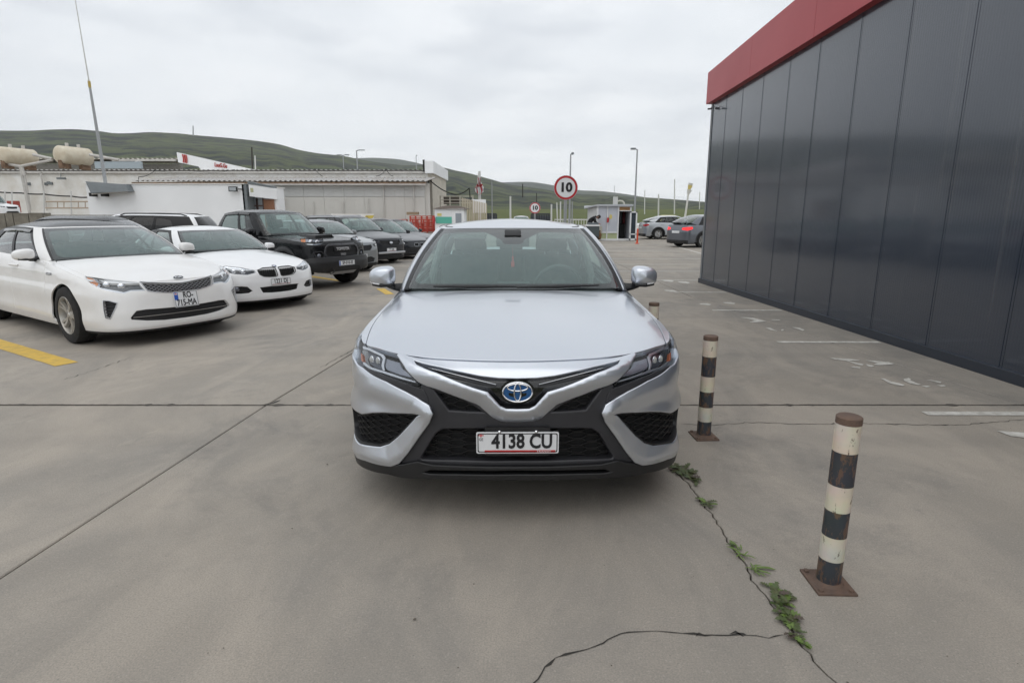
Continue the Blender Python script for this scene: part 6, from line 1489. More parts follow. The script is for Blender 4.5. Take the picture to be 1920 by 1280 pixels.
sec_cam(1331, 204, 12.75, 'security camera pointing left at the corner under the red fascia'); sec_cam(1345, 203, 12.4, 'second security camera, right of the first on the dark wall')
# ---------------------------------------------------------------- terrain
sil = [(-1500, 262), (-900, 240), (-500, 252), (-200, 240), (0, 245), (60, 245), (100, 243), (150, 243), (185, 246), (215, 250), (240, 250), (290, 248), (330, 250), (370, 254), (420, 258), (470, 263), (520, 270), (560, 281), (600, 288), (640, 292), (680, 300), (720, 306), (760, 310), (800, 309), (830, 314), (855, 320), (880, 325), (905, 332), (930, 339), (950, 345), (1000, 352), (1050, 360), (1090, 364), (1150, 366), (1190, 369), (1240, 372), (1290, 376), (1330, 379), (1420, 382), (1600, 380), (2200, 376), (4000, 380)]
sil2 = [(-4000, 330), (500, 300), (590, 295), (650, 297), (700, 296), (740, 298), (775, 304), (820, 316), (900, 342), (940, 342), (990, 341), (1010, 343), (1040, 348), (1070, 354), (1090, 357), (1120, 358), (1150, 361), (1180, 365), (1210, 370), (1260, 378), (1400, 392), (4000, 396)]
def silf(S):
    az = []; te = []
    for px, py in S:
        d = ray(px, py); az.append(math.atan2(d[0], d[1])); te.append(d[2]/math.hypot(d[0], d[1]))
    return pchip(az, te)
from mathutils import noise as mnoise
def terrain(name, S, R0, R1, m, nr, az0, az1, na, amp, beh=1.25, power=.85, seed=0.0, fieldr=None):
    E = silf(S); V = []; AZ = np.linspace(az0, az1, na); E_ = E(AZ); rs = [0]
    T = np.concatenate([np.linspace(0, 1, nr), [1.03, 1.12, beh]])
    for i, a in enumerate(AZ):
        Rr = R1*(1+.12*mnoise.noise(Vector((a*3, 1.7+seed, 0))))
        for j, t in enumerate(T):
            r = R0*(Rr/R0)**min(t, 1) if t <= 1 else Rr*t; x, y = r*math.sin(a), r*math.cos(a)
            f = min(t, 1); e0 = -1.55/r if r < 400 else -1.55/400*400/r
            base = (f**power if fieldr is None else max(0, (math.log(max(r, fieldr)/fieldr)/math.log(Rr/fieldr)))**power)
            fold = mnoise.fractal(Vector((x/420+seed, y/420, seed)), .9, 2.1, 5)*amp + abs(mnoise.noise(Vector((a*26+seed, r/900, 3.1))))*amp*.8
            te = (E_[i])*base + fold*(base*(1-base)*4)*.5
            te = min(te, E_[i]*1.0+1e-9) if t <= 1 else E_[i]*(1-(t-1)*2.2)
            if t == 1: te = E_[i]
            V.append((x, y, max(r*te+1.5*min(1, base*3)*(1 if t > 0 else 0), -.55 if fieldr is None else -.30) if base > 0 else -.30))
    nT = len(T); F = [(i*nT+j, i*nT+j+1, (i+1)*nT+j+1, (i+1)*nT+j) for i in range(na-1) for j in range(nT-1)]
    return props(mesh_obj(name, V, F, m, smooth=True), kind='structure')
def grass_mat(name, greens, scrub, thr, scale, band=False):
    m = bpy.data.materials.new(name); m.use_nodes = True; nt = m.node_tree; n = nt.nodes; l = nt.links; p = n['Principled BSDF']; p.inputs['Roughness'].default_value = .95; p.inputs['Specular IOR Level'].default_value = .1
    tc = n.new('ShaderNodeTexCoord')
    def noise(sc, d=6, r=.6, vec=(1, 1, 1)):
        mp = n.new('ShaderNodeMapping'); mp.inputs['Scale'].default_value = vec; l.new(tc.outputs['Object'], mp.inputs[0]); t = n.new('ShaderNodeTexNoise'); t.inputs['Scale'].default_value = sc; t.inputs['Detail'].default_value = d; t.inputs['Roughness'].default_value = r; t.inputs['Distortion'].default_value = .6; l.new(mp.outputs[0], t.inputs['Vector']); return t.outputs[0]
    def mr(x, a, b, c=0., d=1.):
        r = n.new('ShaderNodeMapRange'); r.inputs['From Min'].default_value = a; r.inputs['From Max'].default_value = b; r.inputs['To Min'].default_value = c; r.inputs['To Max'].default_value = d; l.new(x, r.inputs['Value']); return r.outputs[0]
    def mix(f, A, B):
        x = n.new('ShaderNodeMix'); x.data_type = 'RGBA'; l.new(f, x.inputs['Factor'])
        for k, v in (('A', A), ('B', B)):
            if isinstance(v, tuple): x.inputs[k].default_value = (*v, 1)
            else: l.new(v, x.inputs[k])
        return x.outputs['Result']
    c = mix(mr(noise(scale*.6), .35, .65), greens[0], greens[1]); c = mix(mr(noise(scale*2.4, 8, .7), thr, thr+.10, 0, .85), c, scrub); c = mix(mr(noise(scale*9, 8, .75), .55, .68, 0, .55), c, scrub)
    c = mix(mr(noise(scale*5, 4), .60, .70, 0, .5), c, greens[2]); c = mix(mr(noise(scale*1.2, 9, .7, (1, 3.5, 1)), .645, .665, 0, .5), c, (.20, .17, .12))
    l.new(c, p.inputs['Base Color']); return m
M_HILL = grass_mat('hill_grass', [(.100, .116, .056), (.080, .094, .050), (.17, .18, .075)], (.022, .026, .032), .46, .0055)
M_HILLF = grass_mat('far_hill', [(.075, .09, .055), (.065, .078, .052), (.09, .10, .055)], (.045, .048, .048), .50, .0018)
M_FIELD = grass_mat('field_grass', [(.115, .130, .045), (.09, .11, .040), (.13, .11, .06)], (.10, .075, .05), .56, .012)
terrain('hills', sil, 330, 1800, M_HILL, 70, math.radians(-62), math.radians(70), 420, .022, fieldr=340, seed=2.0)
terrain('far_ridge', sil2, 1900, 4200, M_HILLF, 14, math.radians(-60), math.radians(60), 260, .01, seed=9.0)
# the flat fields between the yard and the hills
def fields():
    V = []; F = []; RR = [60, 80, 110, 150, 210, 300, 420]; AZ = np.linspace(-math.pi, math.pi, 181)
    for a in AZ:
        for r in RR:
            fr = 0 if r < 90 else (r-90)/330; e = 0.0
            if abs(a) < 1.3: e = fr
            V.append((r*math.sin(a), r*math.cos(a), -.12+e*4.2*(1 if a > -.15 else .3)+ (mnoise.noise(Vector((r*math.sin(a)/60, r*math.cos(a)/60, 0)))*1.0*fr)))
    n = len(RR); F = [(i*n+j, i*n+j+1, (i+1)*n+j+1, (i+1)*n+j) for i in range(180) for j in range(n-1)]
    props(mesh_obj('fields', V, F, M_FIELD, smooth=True), kind='structure')
fields()
pl = MB(); N = 48; V = [(3000*math.cos(2*math.pi*k/N), 3000*math.sin(2*math.pi*k/N), -.6) for k in range(N)]; pl.add(V, [tuple(range(N))]); props(pl.build('plain', M_FIELD), kind='structure')

# ---------------------------------------------------------------- air
def haze():
    m = bpy.data.materials.new('haze'); m.use_nodes = True; nt = m.node_tree; nt.nodes.clear(); out = nt.nodes.new('ShaderNodeOutputMaterial'); v = nt.nodes.new('ShaderNodeVolumePrincipled')
    v.inputs['Color'].default_value = (.93, .96, 1.0, 1); v.inputs['Density'].default_value = HAZE_D; v.inputs['Anisotropy'].default_value = .2; nt.links.new(v.outputs[0], out.inputs['Volume'])
    o = MB().box(-4900, 4900, -3400, 4900, -2.2, 900).build('haze', m); props(o, kind='stuff')
    try: m.cycles.homogeneous_volume = True
    except Exception: pass
HAZE_D = .00010
haze()

# small litter on the concrete: bits of dry leaf and grit too small and many to count
def litter():
    r = random.Random(21); V = []; F = []
    for k in range(420):
        y = r.uniform(1.0, 9.5)**1.0; x = r.uniform(-1.25*y, 1.05*y); x = min(x, wallx(y)-.1)
        if r.random() < .35: x = jm(y)+r.gauss(0, .12)
        if k % 3 == 0: x = min(wallx(y)-.05-abs(r.gauss(0, .12)), 4.4)
        s = r.uniform(.001, .004) if r.random() < .95 else r.uniform(.005, .010); a = r.uniform(0, 6.28); b = len(V)
        for j in range(5):
            t = a+j*1.2566+r.uniform(-.3, .3); q = s*r.uniform(.6, 1.2); V.append((x+q*math.cos(t), y+q*math.sin(t)*.7, .003+r.uniform(0, s*.5)))
        V.append((x, y, .004+s*.5)); F += [(b+j, b+(j+1) % 5, b+5) for j in range(5)]
    props(mesh_obj('ground_litter', V, F, mat('litter', (.09, .075, .055), .9)), 'small dark bits of dry leaf and grit scattered on the concrete', 'litter', kind='stuff')
litter()
# ---------------------------------------------------------------- buildings behind the yard
M_WALLW = mat('stained_white_wall', (.80, .80, .785), .85, vary=.12, vscale=.8, dirt=(.67, .64, .58))
M_WALLC = mat('cream_wall', (.56, .52, .45), .85, vary=.2, vscale=1.2)
M_WHT = mat('clean_white_wall', (.84, .85, .86), .8, vary=.06, vscale=.5)
M_CORR = mat('old_corrugated_roof', (.60, .60, .58), .7, vary=.15, vscale=1.5, dirt=(.48, .44, .40))
M_RUSTY = mat('rusty_edge', (.22, .14, .09), .85, vary=.5, vscale=3)
M_GREYM = mat('grey_sheet_metal', (.17, .19, .20), .45, vary=.15, vscale=2)
M_POLE = mat('galvanised_pole', (.33, .34, .35), .45, metal=.5)
M_WPOLE = mat('white_pole', (.6, .6, .58), .6)
M_DARKF = mat('dark_fence', (.04, .045, .055), .6)
M_TANK = mat('old_tank_paint', (.66, .61, .50), .7, vary=.12, vscale=1.6, dirt=(.54, .46, .34))
M_PIPEW = mat('white_pipe', (.55, .53, .50), .6, vary=.2, vscale=2)
M_CABLE = mat('black_cable', (.015, .015, .015), .7)
def X(px, Y, py=399): return at(px, py, Y)[0]
def Zp(py, Y, px=960): return at(px, py, Y)[2]
def box_part(name, x0, x1, y0, y1, z0, z1, m, par, bev=0): return MB().box(x0, x1, y0, y1, z0, z1).build(name, m, par, bevel=bev)
def corr(name, x0, x1, y0, z0, y1, z1, m, par, pitch=.45, amp=.06):
    n = int((x1-x0)/pitch*4); V = []; F = []
    for i in range(n+1):
        x = x0+(x1-x0)*i/n; w = amp*math.sin(2*math.pi*i/4+.3)
        V += [(x, y0, z0+w), (x, y1, z1+w)]
    F = [(2*i, 2*i+2, 2*i+3, 2*i+1) for i in range(n)]
    return mesh_obj(name, V, F, m, par, smooth=True)
# long old warehouse
YW = 57.0; ax = X(805, YW); bx_ = X(-330, YW); zr_ = Zp(318, YW)
wh = thing('warehouse', 'long stained white warehouse with corrugated roof edge behind the parked cars', 'warehouse', (0, 0, 0))
box_part('wall', bx_, ax, YW, YW+14, -.3, zr_-.25, M_WALLW, wh)
corr('roof', bx_-.3, ax-.2, YW-.25, zr_-.05, YW+14, zr_+.5, M_CORR, wh, amp=.035)
box_part('gutter', bx_, ax-.3, YW-.22, YW-.08, zr_-.35, zr_-.15, M_PIPEW, wh)
xe = X(823, YW+9); box_part('parapet', ax-.25, ax+.55, YW-.4, YW+12.5, zr_-.35, zr_+.75, M_WHT, wh); box_part('end_wall', ax-.05, ax+.35, YW-.02, YW+12, -.3, zr_-.35, M_WALLC, wh)
box_part('parapet_edge', ax-.42, ax-.25, YW-.42, YW-.2, zr_-.2, zr_+.85, M_CABLE, wh)
rr = random.Random(3)
# lean-to roof and its sheet wall
yl0 = 50.0; zlo, zhi = Zp(342, yl0), Zp(333, yl0+4)
corr('lean_to_roof', X(255, yl0), X(805, yl0), yl0, zlo+.12, YW-.05, Zp(333, YW), mat('grey_corrugated_sheet', (.40, .405, .41), .6, vary=.15, vscale=1.0, dirt=(.32, .28, .24)), wh, pitch=.42, amp=.055)
box_part('lean_to_gutter', X(255, yl0), X(800, yl0), yl0-.05, yl0+.08, zlo-.12, zlo+.02, M_RUSTY, wh)
box_part('gutter_pipe', X(255, yl0), X(800, yl0), yl0-.10, yl0-.05, zlo-.22, zlo-.11, M_PIPEW, wh)
pxs = list(range(492, 806, 19))
M_SHEET = mat('pale_sheet_panel', (.60, .59, .555), .75, vary=.08, vscale=.4, dirt=(.55, .535, .50)); M_SHEET2 = mat('pale_sheet_panel_grey', (.56, .565, .55), .75, vary=.08, vscale=1.3)
for k, (a, b) in enumerate(zip(pxs[:-1], pxs[1:])):
    zm = Zp(369, yl0+.5)
    box_part('sheet_panel', X(a, yl0)+.004, X(b, yl0)-.004, yl0+.5-.02*(k%2), yl0+.6, zm+.02, zlo-.05, M_SHEET2, wh); box_part('sheet_panel', X(a, yl0)+.004, X(b, yl0)-.004, yl0+.48-.02*(k%2), yl0+.58, -.3, zm-.01, M_SHEET, wh)
box_part('backing', X(492, yl0), X(805, yl0), yl0+.62, yl0+.7, -.3, zlo-.05, M_SHEET, wh)
box_part('lean_to_end', X(792, yl0), ax, yl0+.7, yl0+1.2, -.3, zlo-.1, M_WHT, wh)
for px, y0, y1 in ((719, 333, 414), (776, 336, 412), (691, 372, 410), (643, 378, 408), (588, 378, 408), (534, 372, 410)):
    mb = MB(); mb.tube([at(px, y1, yl0+.3), at(px, y0, yl0+.3)], .045, 6); mb.build('downpipe', M_PIPEW, wh)
def cable(name, pts, sag, r, par=None, m=M_CABLE):
    P = []
    for a, b in zip(pts[:-1], pts[1:]):
        for k in range(9):
            t = k/8; P.append((lerp(a[0], b[0], t), lerp(a[1], b[1], t), lerp(a[2], b[2], t)-sag*4*t*(1-t)))
    mb = MB(); mb.tube(P, r, 4); return mb.build(name, m, par, smooth=True)
cable('cable', [at(590, 316, yl0+6), at(604, 330, yl0+3)], .1, .03, wh); cable('cable', [at(705, 330, yl0+3), at(724, 316, yl0+6), at(737, 330, yl0+3)], .2, .03, wh)
cable('cable', [at(258, 344, yl0-.3), at(260, 332, yl0+4), at(290, 320, YW-.2), at(375, 322, YW-.2), at(440, 318, YW-.2)], .15, .03, wh)
mb = MB(); mb.tube([at(804, 338, YW-3), at(804, 425, YW-3)], .05, 6); mb.build('downpipe', M_CABLE, wh)
for px in (50, 80):
    mb = MB(); mb.tube([at(px-4, 322, YW-.3), at(px+8, 395, YW-.3)], .07, 6); mb.build('downpipe', M_PIPEW, wh)
cable('cable', [at(-40, 357, YW-1), at(40, 362, YW-1), at(82, 364, YW-1), at(135, 368, YW-1), at(163, 370, YW-1)], .05, .06, wh)
for px, py in ((65, 345), (96, 345), (106, 344), (101, 343)): box_part('wall_vent', X(px, YW)-.12, X(px, YW)+.12, YW-.12, YW+.02, Zp(py, YW, px)-.12, Zp(py, YW, px)+.12, M_GREYM, wh)
for px in (115,):
    p = at(px, 334, YW-.6); mb = MB(); mb.tube([at(px-1, 325, YW), at(px-1, 334, YW-.5)], .03, 5); mb.box(p[0]-.35, p[0]+.35, p[1]-.15, p[1]+.15, p[2]-.12, p[2]+.05); mb.build('floodlight', M_GREYM, wh)
for k in range(9):
    x = X(2+0*k, YW-.5); z = lerp(Zp(322, YW), Zp(380, YW), k/8); box_part('ladder_rung', x-.3, x+.2, YW-.55, YW-.5, z, z+.05, M_PIPEW, wh)
# railings in front of the old wall
ral = thing('railing', 'rusty pale railing in front of the old white warehouse wall', 'railing', (0, 0, 0))
YR = 44.0
for px in (10, 23, 83, 134): mb = MB(); mb.tube([at(px, 402, YR), at(px-1, 358, YR)], .05, 6); mb.build('post', M_WPOLE, ral)
for py in (378, 390): mb = MB(); mb.tube([at(86, py, YR), at(165, py, YR)], .05, 6); mb.build('rail', mat('rusty_rail', (.42, .34, .26), .8), ral)
for px in (108, 120, 147, 160): mb = MB(); mb.tube([at(px, 378, YR), at(px, 389, YR)], .035, 5); mb.build('baluster', mat('rusty_rail', (.42, .34, .26), .8), ral)
for px, w, lab in ((20, 8, 'dark red box by the left railing, the one with a rounded lower end'), (31, 7, 'bright red cabinet standing by the left railing')):
    t = thing('cabinet', lab, 'cabinet', at(px, 384, YR+.8)); box_part('body', -.18, w*.028, -.1, .1, -.55 if px == 31 else -.35, .28, mat('cabinet_red', (.38, .07, .05), .6), t); box_part('door', -.15, w*.028-.03, -.12, -.1, -.5 if px == 31 else -.3, .23, mat('cabinet_red_door', (.33, .055, .04), .5), t)
# tanks
def tank(px0, px1, pyc, rpx, label, Y=50):
    t = thing('storage_tank', label, 'tank', (0, 0, 0), group='cylindrical tanks on the warehouse roof')
    a = Vector(at(px0, pyc-2, Y-1.2)); b = Vector(at(px1, pyc+3, Y+1.0)); r = rpx/1095*Y
    d = (b-a).normalized(); mb = MB(); n = 8
    pts = [a-d*.22, a-d*.16, a-d*.05, a, b, b+d*.05, b+d*.16, b+d*.22]; mb.tube([tuple(p) for p in pts], [.05, r*.72, r*.95, r, r, r*.95, r*.72, .05], 28); body = mb.build('tank_body', M_TANK, t, smooth=True, sharp=1.0)
    for f in (.3, .72): mb = MB(); c = a.lerp(b, f); mb.tube([tuple(c+Vector((0, 0, r))), tuple(c+Vector((0, 0, r+.25)))], .12, 8); mb.build('fitting', M_PIPEW, t)
    for f in (.12, .85):
        c = a.lerp(b, f); box_part('cradle', c.x-.15, c.x+.15, c.y-r*.7, c.y+r*.7, c.z-r-.35, c.z-r*.6, M_RUSTY, t)
tank(112, 164, 292, 15.5, 'right cream cylindrical storage tank on the roof'); tank(4, 62, 293, 14.5, 'left cream cylindrical storage tank, cut by the picture edge')
fr = thing('pipe_frame', 'pale steel pipe frame carrying the two roof tanks', 'pipe frame', (0, 0, 0))
for a, b in (((-30, 300), (38, 312)), ((38, 312), (98, 300)), ((62, 290), (98, 298)), ((168, 290), (222, 300)), ((38, 312), (56, 400)), ((40, 310), (46, 330))):
    mb = MB(); mb.tube([at(*a, 49), at(*b, 49)], .11, 8); mb.build('pipe', M_PIPEW, fr, smooth=True)
# roof with red lettered fascia behind
sb = thing('signed_hall', 'roof of a farther hall with white fascia and red logo', 'building', (0, 0, 0)); Ys = 62.0
V = [at(331, 286, Ys), at(334, 304, Ys), at(400, 318, Ys), at(486, 318, Ys), at(452, 312, Ys)]; V = [at(331, 285.5, Ys), at(334, 304.5, Ys), at(372, 312.5, Ys), at(380, 322, Ys), at(500, 322, Ys), at(470, 317, Ys)]
MB_ = MB(); Vb = [(v[0], v[1]+.3, v[2]) for v in V]; n = len(V); MB_.add(V+Vb, [tuple(range(n)), tuple(range(2*n-1, n-1, -1))]+[(i, (i+1) % n, n+(i+1) % n, n+i) for i in range(n)]); MB_.build('fascia_board', M_WHT, sb)
for k in range(3):
    c = at(342.5+k*3.2, 297+k*.6, Ys-.05); h = .42; mb = MB(); V = [(-.02, .40), (.075, .40), (.125, .1), (.125, -.1), (.075, -.42), (-.02, -.42), (.03, -.1), (.03, .1)]
    mb.prism([(x*1.1, y) for x, y in V], .05, M=frame_matrix(c, (1, 0, 0), (0, 0, 1))); mb.build('logo_bar', mat('logo_red', (.42, .03, .02), .5), sb)
c = at(414, 310.5, Ys-.05); text_mesh('fascia_lettering', 'LuuG.Gu', .56, mat('logo_red', (.42, .03, .02), .5), sb, frame_matrix(c, (1, 0, -.12), (0, 0, 1)), depth=.02, sx=.62, bold=.01)
V = [at(212, 296, Ys+1), at(332, 292, Ys+1), at(332, 318, Ys+1), at(212, 318, Ys+1)]
box_part('hall_wall', X(-260, Ys), X(334, Ys), Ys+1.6, Ys+2, 2, Zp(305, Ys), mat('hall_wall_grey', (.20, .19, .17), .8), sb)  # wall in one even dark grey
corr('hall_roof', X(-260, Ys), X(334, Ys), Ys+.8, Zp(296, Ys), Ys+9, Zp(292, Ys), M_WALLC, sb, pitch=.5, amp=.06)
box_part('roof_band', X(215, Ys), X(332, Ys), Ys+.7, Ys+1.0, Zp(301, Ys), Zp(297, Ys), M_PIPEW, sb)
mb = MB(); mb.tube([at(238, 313, Ys-1), at(262, 302, Ys-1)], .16, 4); mb.build('roof_brace', M_PIPEW, sb)
box_part('blue_roof_sheet', X(150, YW), X(240, YW), YW+3, YW+3.3, Zp(316, YW+3), Zp(303, YW+3), mat('blue_grey_sheet', (.32, .37, .40), .5), wh)
# white low building
YL = 40.0; lw = thing('low_white_building', 'plain low white building behind the white cars', 'building', (0, 0, 0))
box_part('wall', X(168, YL), X(461, YL), YL, YL+7, -.3, Zp(345.5, YL), M_WHT, lw)
box_part('roof', X(166, YL), X(463, YL), YL-.08, YL+7.1, Zp(345.5, YL), Zp(344, YL), M_WALLW, lw)
box_part('annex_wall', X(461, YL+1), X(517, YL+1), YL+1.2, YL+1.7, -.3, Zp(352, YL), M_WHT, lw)
box_part('corner_post', X(458, YL), X(466, YL), YL+.0, YL+1.2, -.3, Zp(345, YL), M_GREYM, lw)
V0 = [at(466, 346, YL), at(519, 354, YL+1), at(519, 374, YL+1), at(468, 368, YL)]
V = V0+[(x, y+.6, z) for x, y, z in V0]; MB().add(V, [(0, 1, 2, 3), (7, 6, 5, 4), (0, 4, 5, 1), (1, 5, 6, 2), (2, 6, 7, 3), (3, 7, 4, 0)]).build('sign_box', M_WHT, lw)
V0 = [at(464, 340, YL-.05), at(511, 349, YL+.9), at(511, 352.5, YL+.9), at(464, 345, YL-.05)]; V = V0+[(x, y+.7, z) for x, y, z in V0]; MB().add(V, [(0, 1, 2, 3), (7, 6, 5, 4), (0, 4, 5, 1), (1, 5, 6, 2), (2, 6, 7, 3), (3, 7, 4, 0)]).build('canopy_edge', M_GREYM, lw)
box_part('brick_pillar', X(496, YL+1), X(514, YL+1), YL+1.0, YL+1.25, -.3, Zp(374, YL+1), mat('orange_brick', (.30, .15, .09), .85, vary=.2, vscale=6), lw)
for a, b in ((470, 482), (483.5, 494)): 
    w = box_part('window', X(a, YL+1), X(b, YL+1), YL+1.12, YL+1.2, Zp(392, YL+1), Zp(371, YL+1), mat('window_pane', (.30, .33, .35), .1, coat=1), lw)
    for q in (a-.6, b): box_part('window_frame', X(q, YL+1)-.04, X(q, YL+1)+.05, YL+1.05, YL+1.15, Zp(394, YL+1), Zp(371, YL+1), mat('brown_frame', (.10, .06, .05), .6), w)
    box_part('window_frame', X(a, YL+1), X(b, YL+1), YL+1.04, YL+1.14, Zp(387, YL+1), Zp(384.5, YL+1), mat('brown_frame', (.10, .06, .05), .6), w)
tg = box_part('hanging_sign', X(474, YL-.3), X(479, YL-.3), YL-.35, YL-.3, Zp(361, YL), Zp(353, YL), mat('olive_sign', (.42, .42, .26), .6), lw)
f = MB(); c = at(437, 354.5, YL-.3); f.box(c[0]-.28, c[0]+.28, c[1]-.06, c[1]+.06, c[2]-.16, c[2]+.16); fl = f.build('floodlight', M_CABLE, lw); box_part('floodlight_lens', c[0]-.22, c[0]+.22, c[1]-.08, c[1]-.06, c[2]-.11, c[2]+.11, mat('window_pane', (.3, .33, .35), .1), fl); mb = MB(); mb.tube([(c[0]+.28, c[1]+.1, c[2]), (c[0]+.5, c[1]+.3, c[2])], .03, 6); mb.build('floodlight_arm', M_CABLE, fl)
# grey awning hood
V0 = [at(160, 340, YL-1.0), at(235, 346, YL-.6), at(240, 359, YL-.7), at(170, 362, YL-1.1)]; V = V0+[(V0[0][0], YL, V0[0][2]), (V0[1][0], YL, V0[1][2]), (V0[2][0], YL, V0[2][2]), (V0[3][0], YL, V0[3][2])]
aw = MB().add(V, [(0, 1, 2, 3), (0, 4, 5, 1), (1, 5, 6, 2), (2, 6, 7, 3), (3, 7, 4, 0)]).build('awning', M_GREYM, lw)
for px in (171, 193): c = at(px, 366, YL-.5); box_part('awning_bracket', c[0]-.08, c[0]+.08, YL-.6, YL, c[2]-.08, c[2]+.15, M_CABLE, lw)
mb = MB(); mb.tube([at(172, 364, YL-.9), at(240, 358.5, YL-.6)], .04, 6); mb.build('awning_rail', M_PIPEW, lw)
# tall whip mast
ms = thing('radio_mast', 'tall thin tapering radio mast rising from the low white building', 'mast', at(198, 343, YL+.5))
p0 = Vector(at(198, 343, YL+.5)); p1 = Vector(at(168, 160, YL+.5)); p2 = Vector(at(140, -6, YL+.5)); mb = MB(); mb.tube([(0, 0, -.3), tuple((p1-p0)*.5), tuple(p1-p0)], [.115, .095, .07], 8); mb.build('lower_tube', M_POLE, ms, smooth=True); mb = MB(); mb.tube([tuple(p1-p0), tuple((p2-p0)*1.3-(p1-p0)*.3)], [.045, .02], 6); mb.build('whip', M_WPOLE, ms)
mb = MB(); mb.tube([tuple(p1-p0-Vector((0, 0, .15))), tuple(p1-p0+Vector((0, 0, .25)))], .085, 8); mb.build('joint_collar', mat('yellow_tape', (.45, .33, .08), .6), ms)
# concrete retaining wall on the left
rw_ = thing('retaining_wall', 'weathered concrete retaining wall at the left edge', 'wall', (0, 0, 0)); YC = 27
for k, (a, b) in enumerate(((-80, -40), (-40, 8), (8, 23), (23, 52), (52, 80))): box_part('wall_block', X(a, YC)+.02, X(b, YC)-.02, YC, YC+.5, -.3, Zp(400, YC)-.0+(0 if k % 2 else .02), mat('weathered_concrete', (.22, .20, .165), .9, vary=.4, vscale=2.5, dirt=(.11, .10, .08)), rw_)
box_part('wall_block', X(80, YC)+.02, X(200, YC), YC, YC+.5, -.3, Zp(403, YC), mat('weathered_concrete', (.22, .20, .165), .9), rw_)
box_part('fill', X(-80, YC), X(110, YC)+.0, YC+.52, YC+7, -.3, 1.30, M_CONC, rw_)
# small kiosk with teal poster, end fence, framed shed
YK = 43; ks = thing('kiosk', 'small white kiosk with brown hipped roof and teal poster', 'kiosk', (0, 0, 0)); xa, xb, xc = X(815, YK), X(870, YK), X(878, YK)
box_part('wall', xa, xb, YK, YK+2.4, -.1, Zp(391, YK), M_WHT, ks)
V = [(xa-.15, YK-.15, Zp(391.5, YK)), (xb+.35, YK-.15, Zp(392.5, YK)), (xb+.35, YK+2.6, Zp(392.5, YK)), (xa-.15, YK+2.6, Zp(391.5, YK)), (X(832, YK), YK+1.2, Zp(385, YK)), (X(856, YK), YK+1.2, Zp(385, YK))]
mesh_obj('roof', V, [(0, 1, 5, 4), (1, 2, 5), (2, 3, 4, 5), (3, 0, 4)], mat('brown_roof', (.09, .065, .05), .8), ks)
po = box_part('poster', X(817, YK), X(847, YK), YK-.05, YK-.01, Zp(419, YK), Zp(396.5, YK), M_PLATE, ks); box_part('poster_band', X(817, YK), X(847, YK), YK-.07, YK-.05, Zp(419, YK), Zp(406.5, YK), mat('teal_print', (.10, .42, .33), .5), po); box_part('poster_patch', X(820, YK), X(828, YK), YK-.07, YK-.05, Zp(405, YK), Zp(400, YK), mat('yellow_print', (.62, .52, .18), .5), po)
box_part('window', X(854, YK), X(865, YK), YK-.04, YK-.01, Zp(420, YK), Zp(400, YK), mat('window_grey', (.28, .31, .34), .3), ks)
fe = thing('fire_extinguisher', 'red fire extinguisher on the white kiosk, left of the teal poster', 'fire extinguisher', at(813.5, 413, YK-.2), group='wall fire extinguishers')
mb = MB(); mb.lathe([(0, -.28), (.075, -.26), (.085, .1), (.04, .2), (.02, .28), (0, .28)], 12); mb.build('cylinder', mat('extinguisher_red', (.42, .02, .02), .35), fe, smooth=True); mb = MB(); mb.tube([(0, 0, .26), (.09, 0, .2), (.1, 0, -.1)], .015, 6); mb.build('hose', M_CABLE, fe)
YF = 50; fn = thing('slatted_fence', 'cream upright slat fence between the kiosk and the flagpole', 'fence', (0, 0, 0))
for k in range(15):
    px = 866+k*3.2; Y = YF-k*.25; mb = box_part('slat', X(px, Y), X(px+2.1, Y), Y, Y+.08, -.1, Zp(371+k*.75, Y), mat('cream_slat', (.50, .44, .34), .8), fn)
box_part('white_screen', X(886, YF+1), X(911, YF+1), YF+1, YF+1.2, 1.5, Zp(374, YF+1), M_WHT, fn)
YS = 56; sh = thing('framed_shed', 'open shed of pale posts and rails behind the kiosk', 'shed', (0, 0, 0))
for px in (825, 843, 862, 886): box_part('post', X(px, YS), X(px+2, YS), YS, YS+.1, 0, Zp(367, YS), M_WALLC, sh)
for py in (367.5, 374, 380): box_part('rail', X(825, YS), X(886, YS), YS-.06, YS+.0, Zp(py+1.2, YS), Zp(py, YS), M_WALLC, sh)
for a, b in ((832, 842), (846, 861)): box_part('infill', X(a, YS), X(b, YS), YS+.12, YS+.2, Zp(383, YS), Zp(369, YS), mat('dark_brown', (.10, .085, .07), .8), sh)
cable('overhead_cable', [at(805, 337, YW-3), at(850, 364, 55), at(880, 353, 52), at(884, 392, 52)], .2, .05); props(COL.objects[-1] if False else bpy.data.objects['overhead_cable'], 'black cable sagging from the warehouse corner to the shed roof', 'cable')
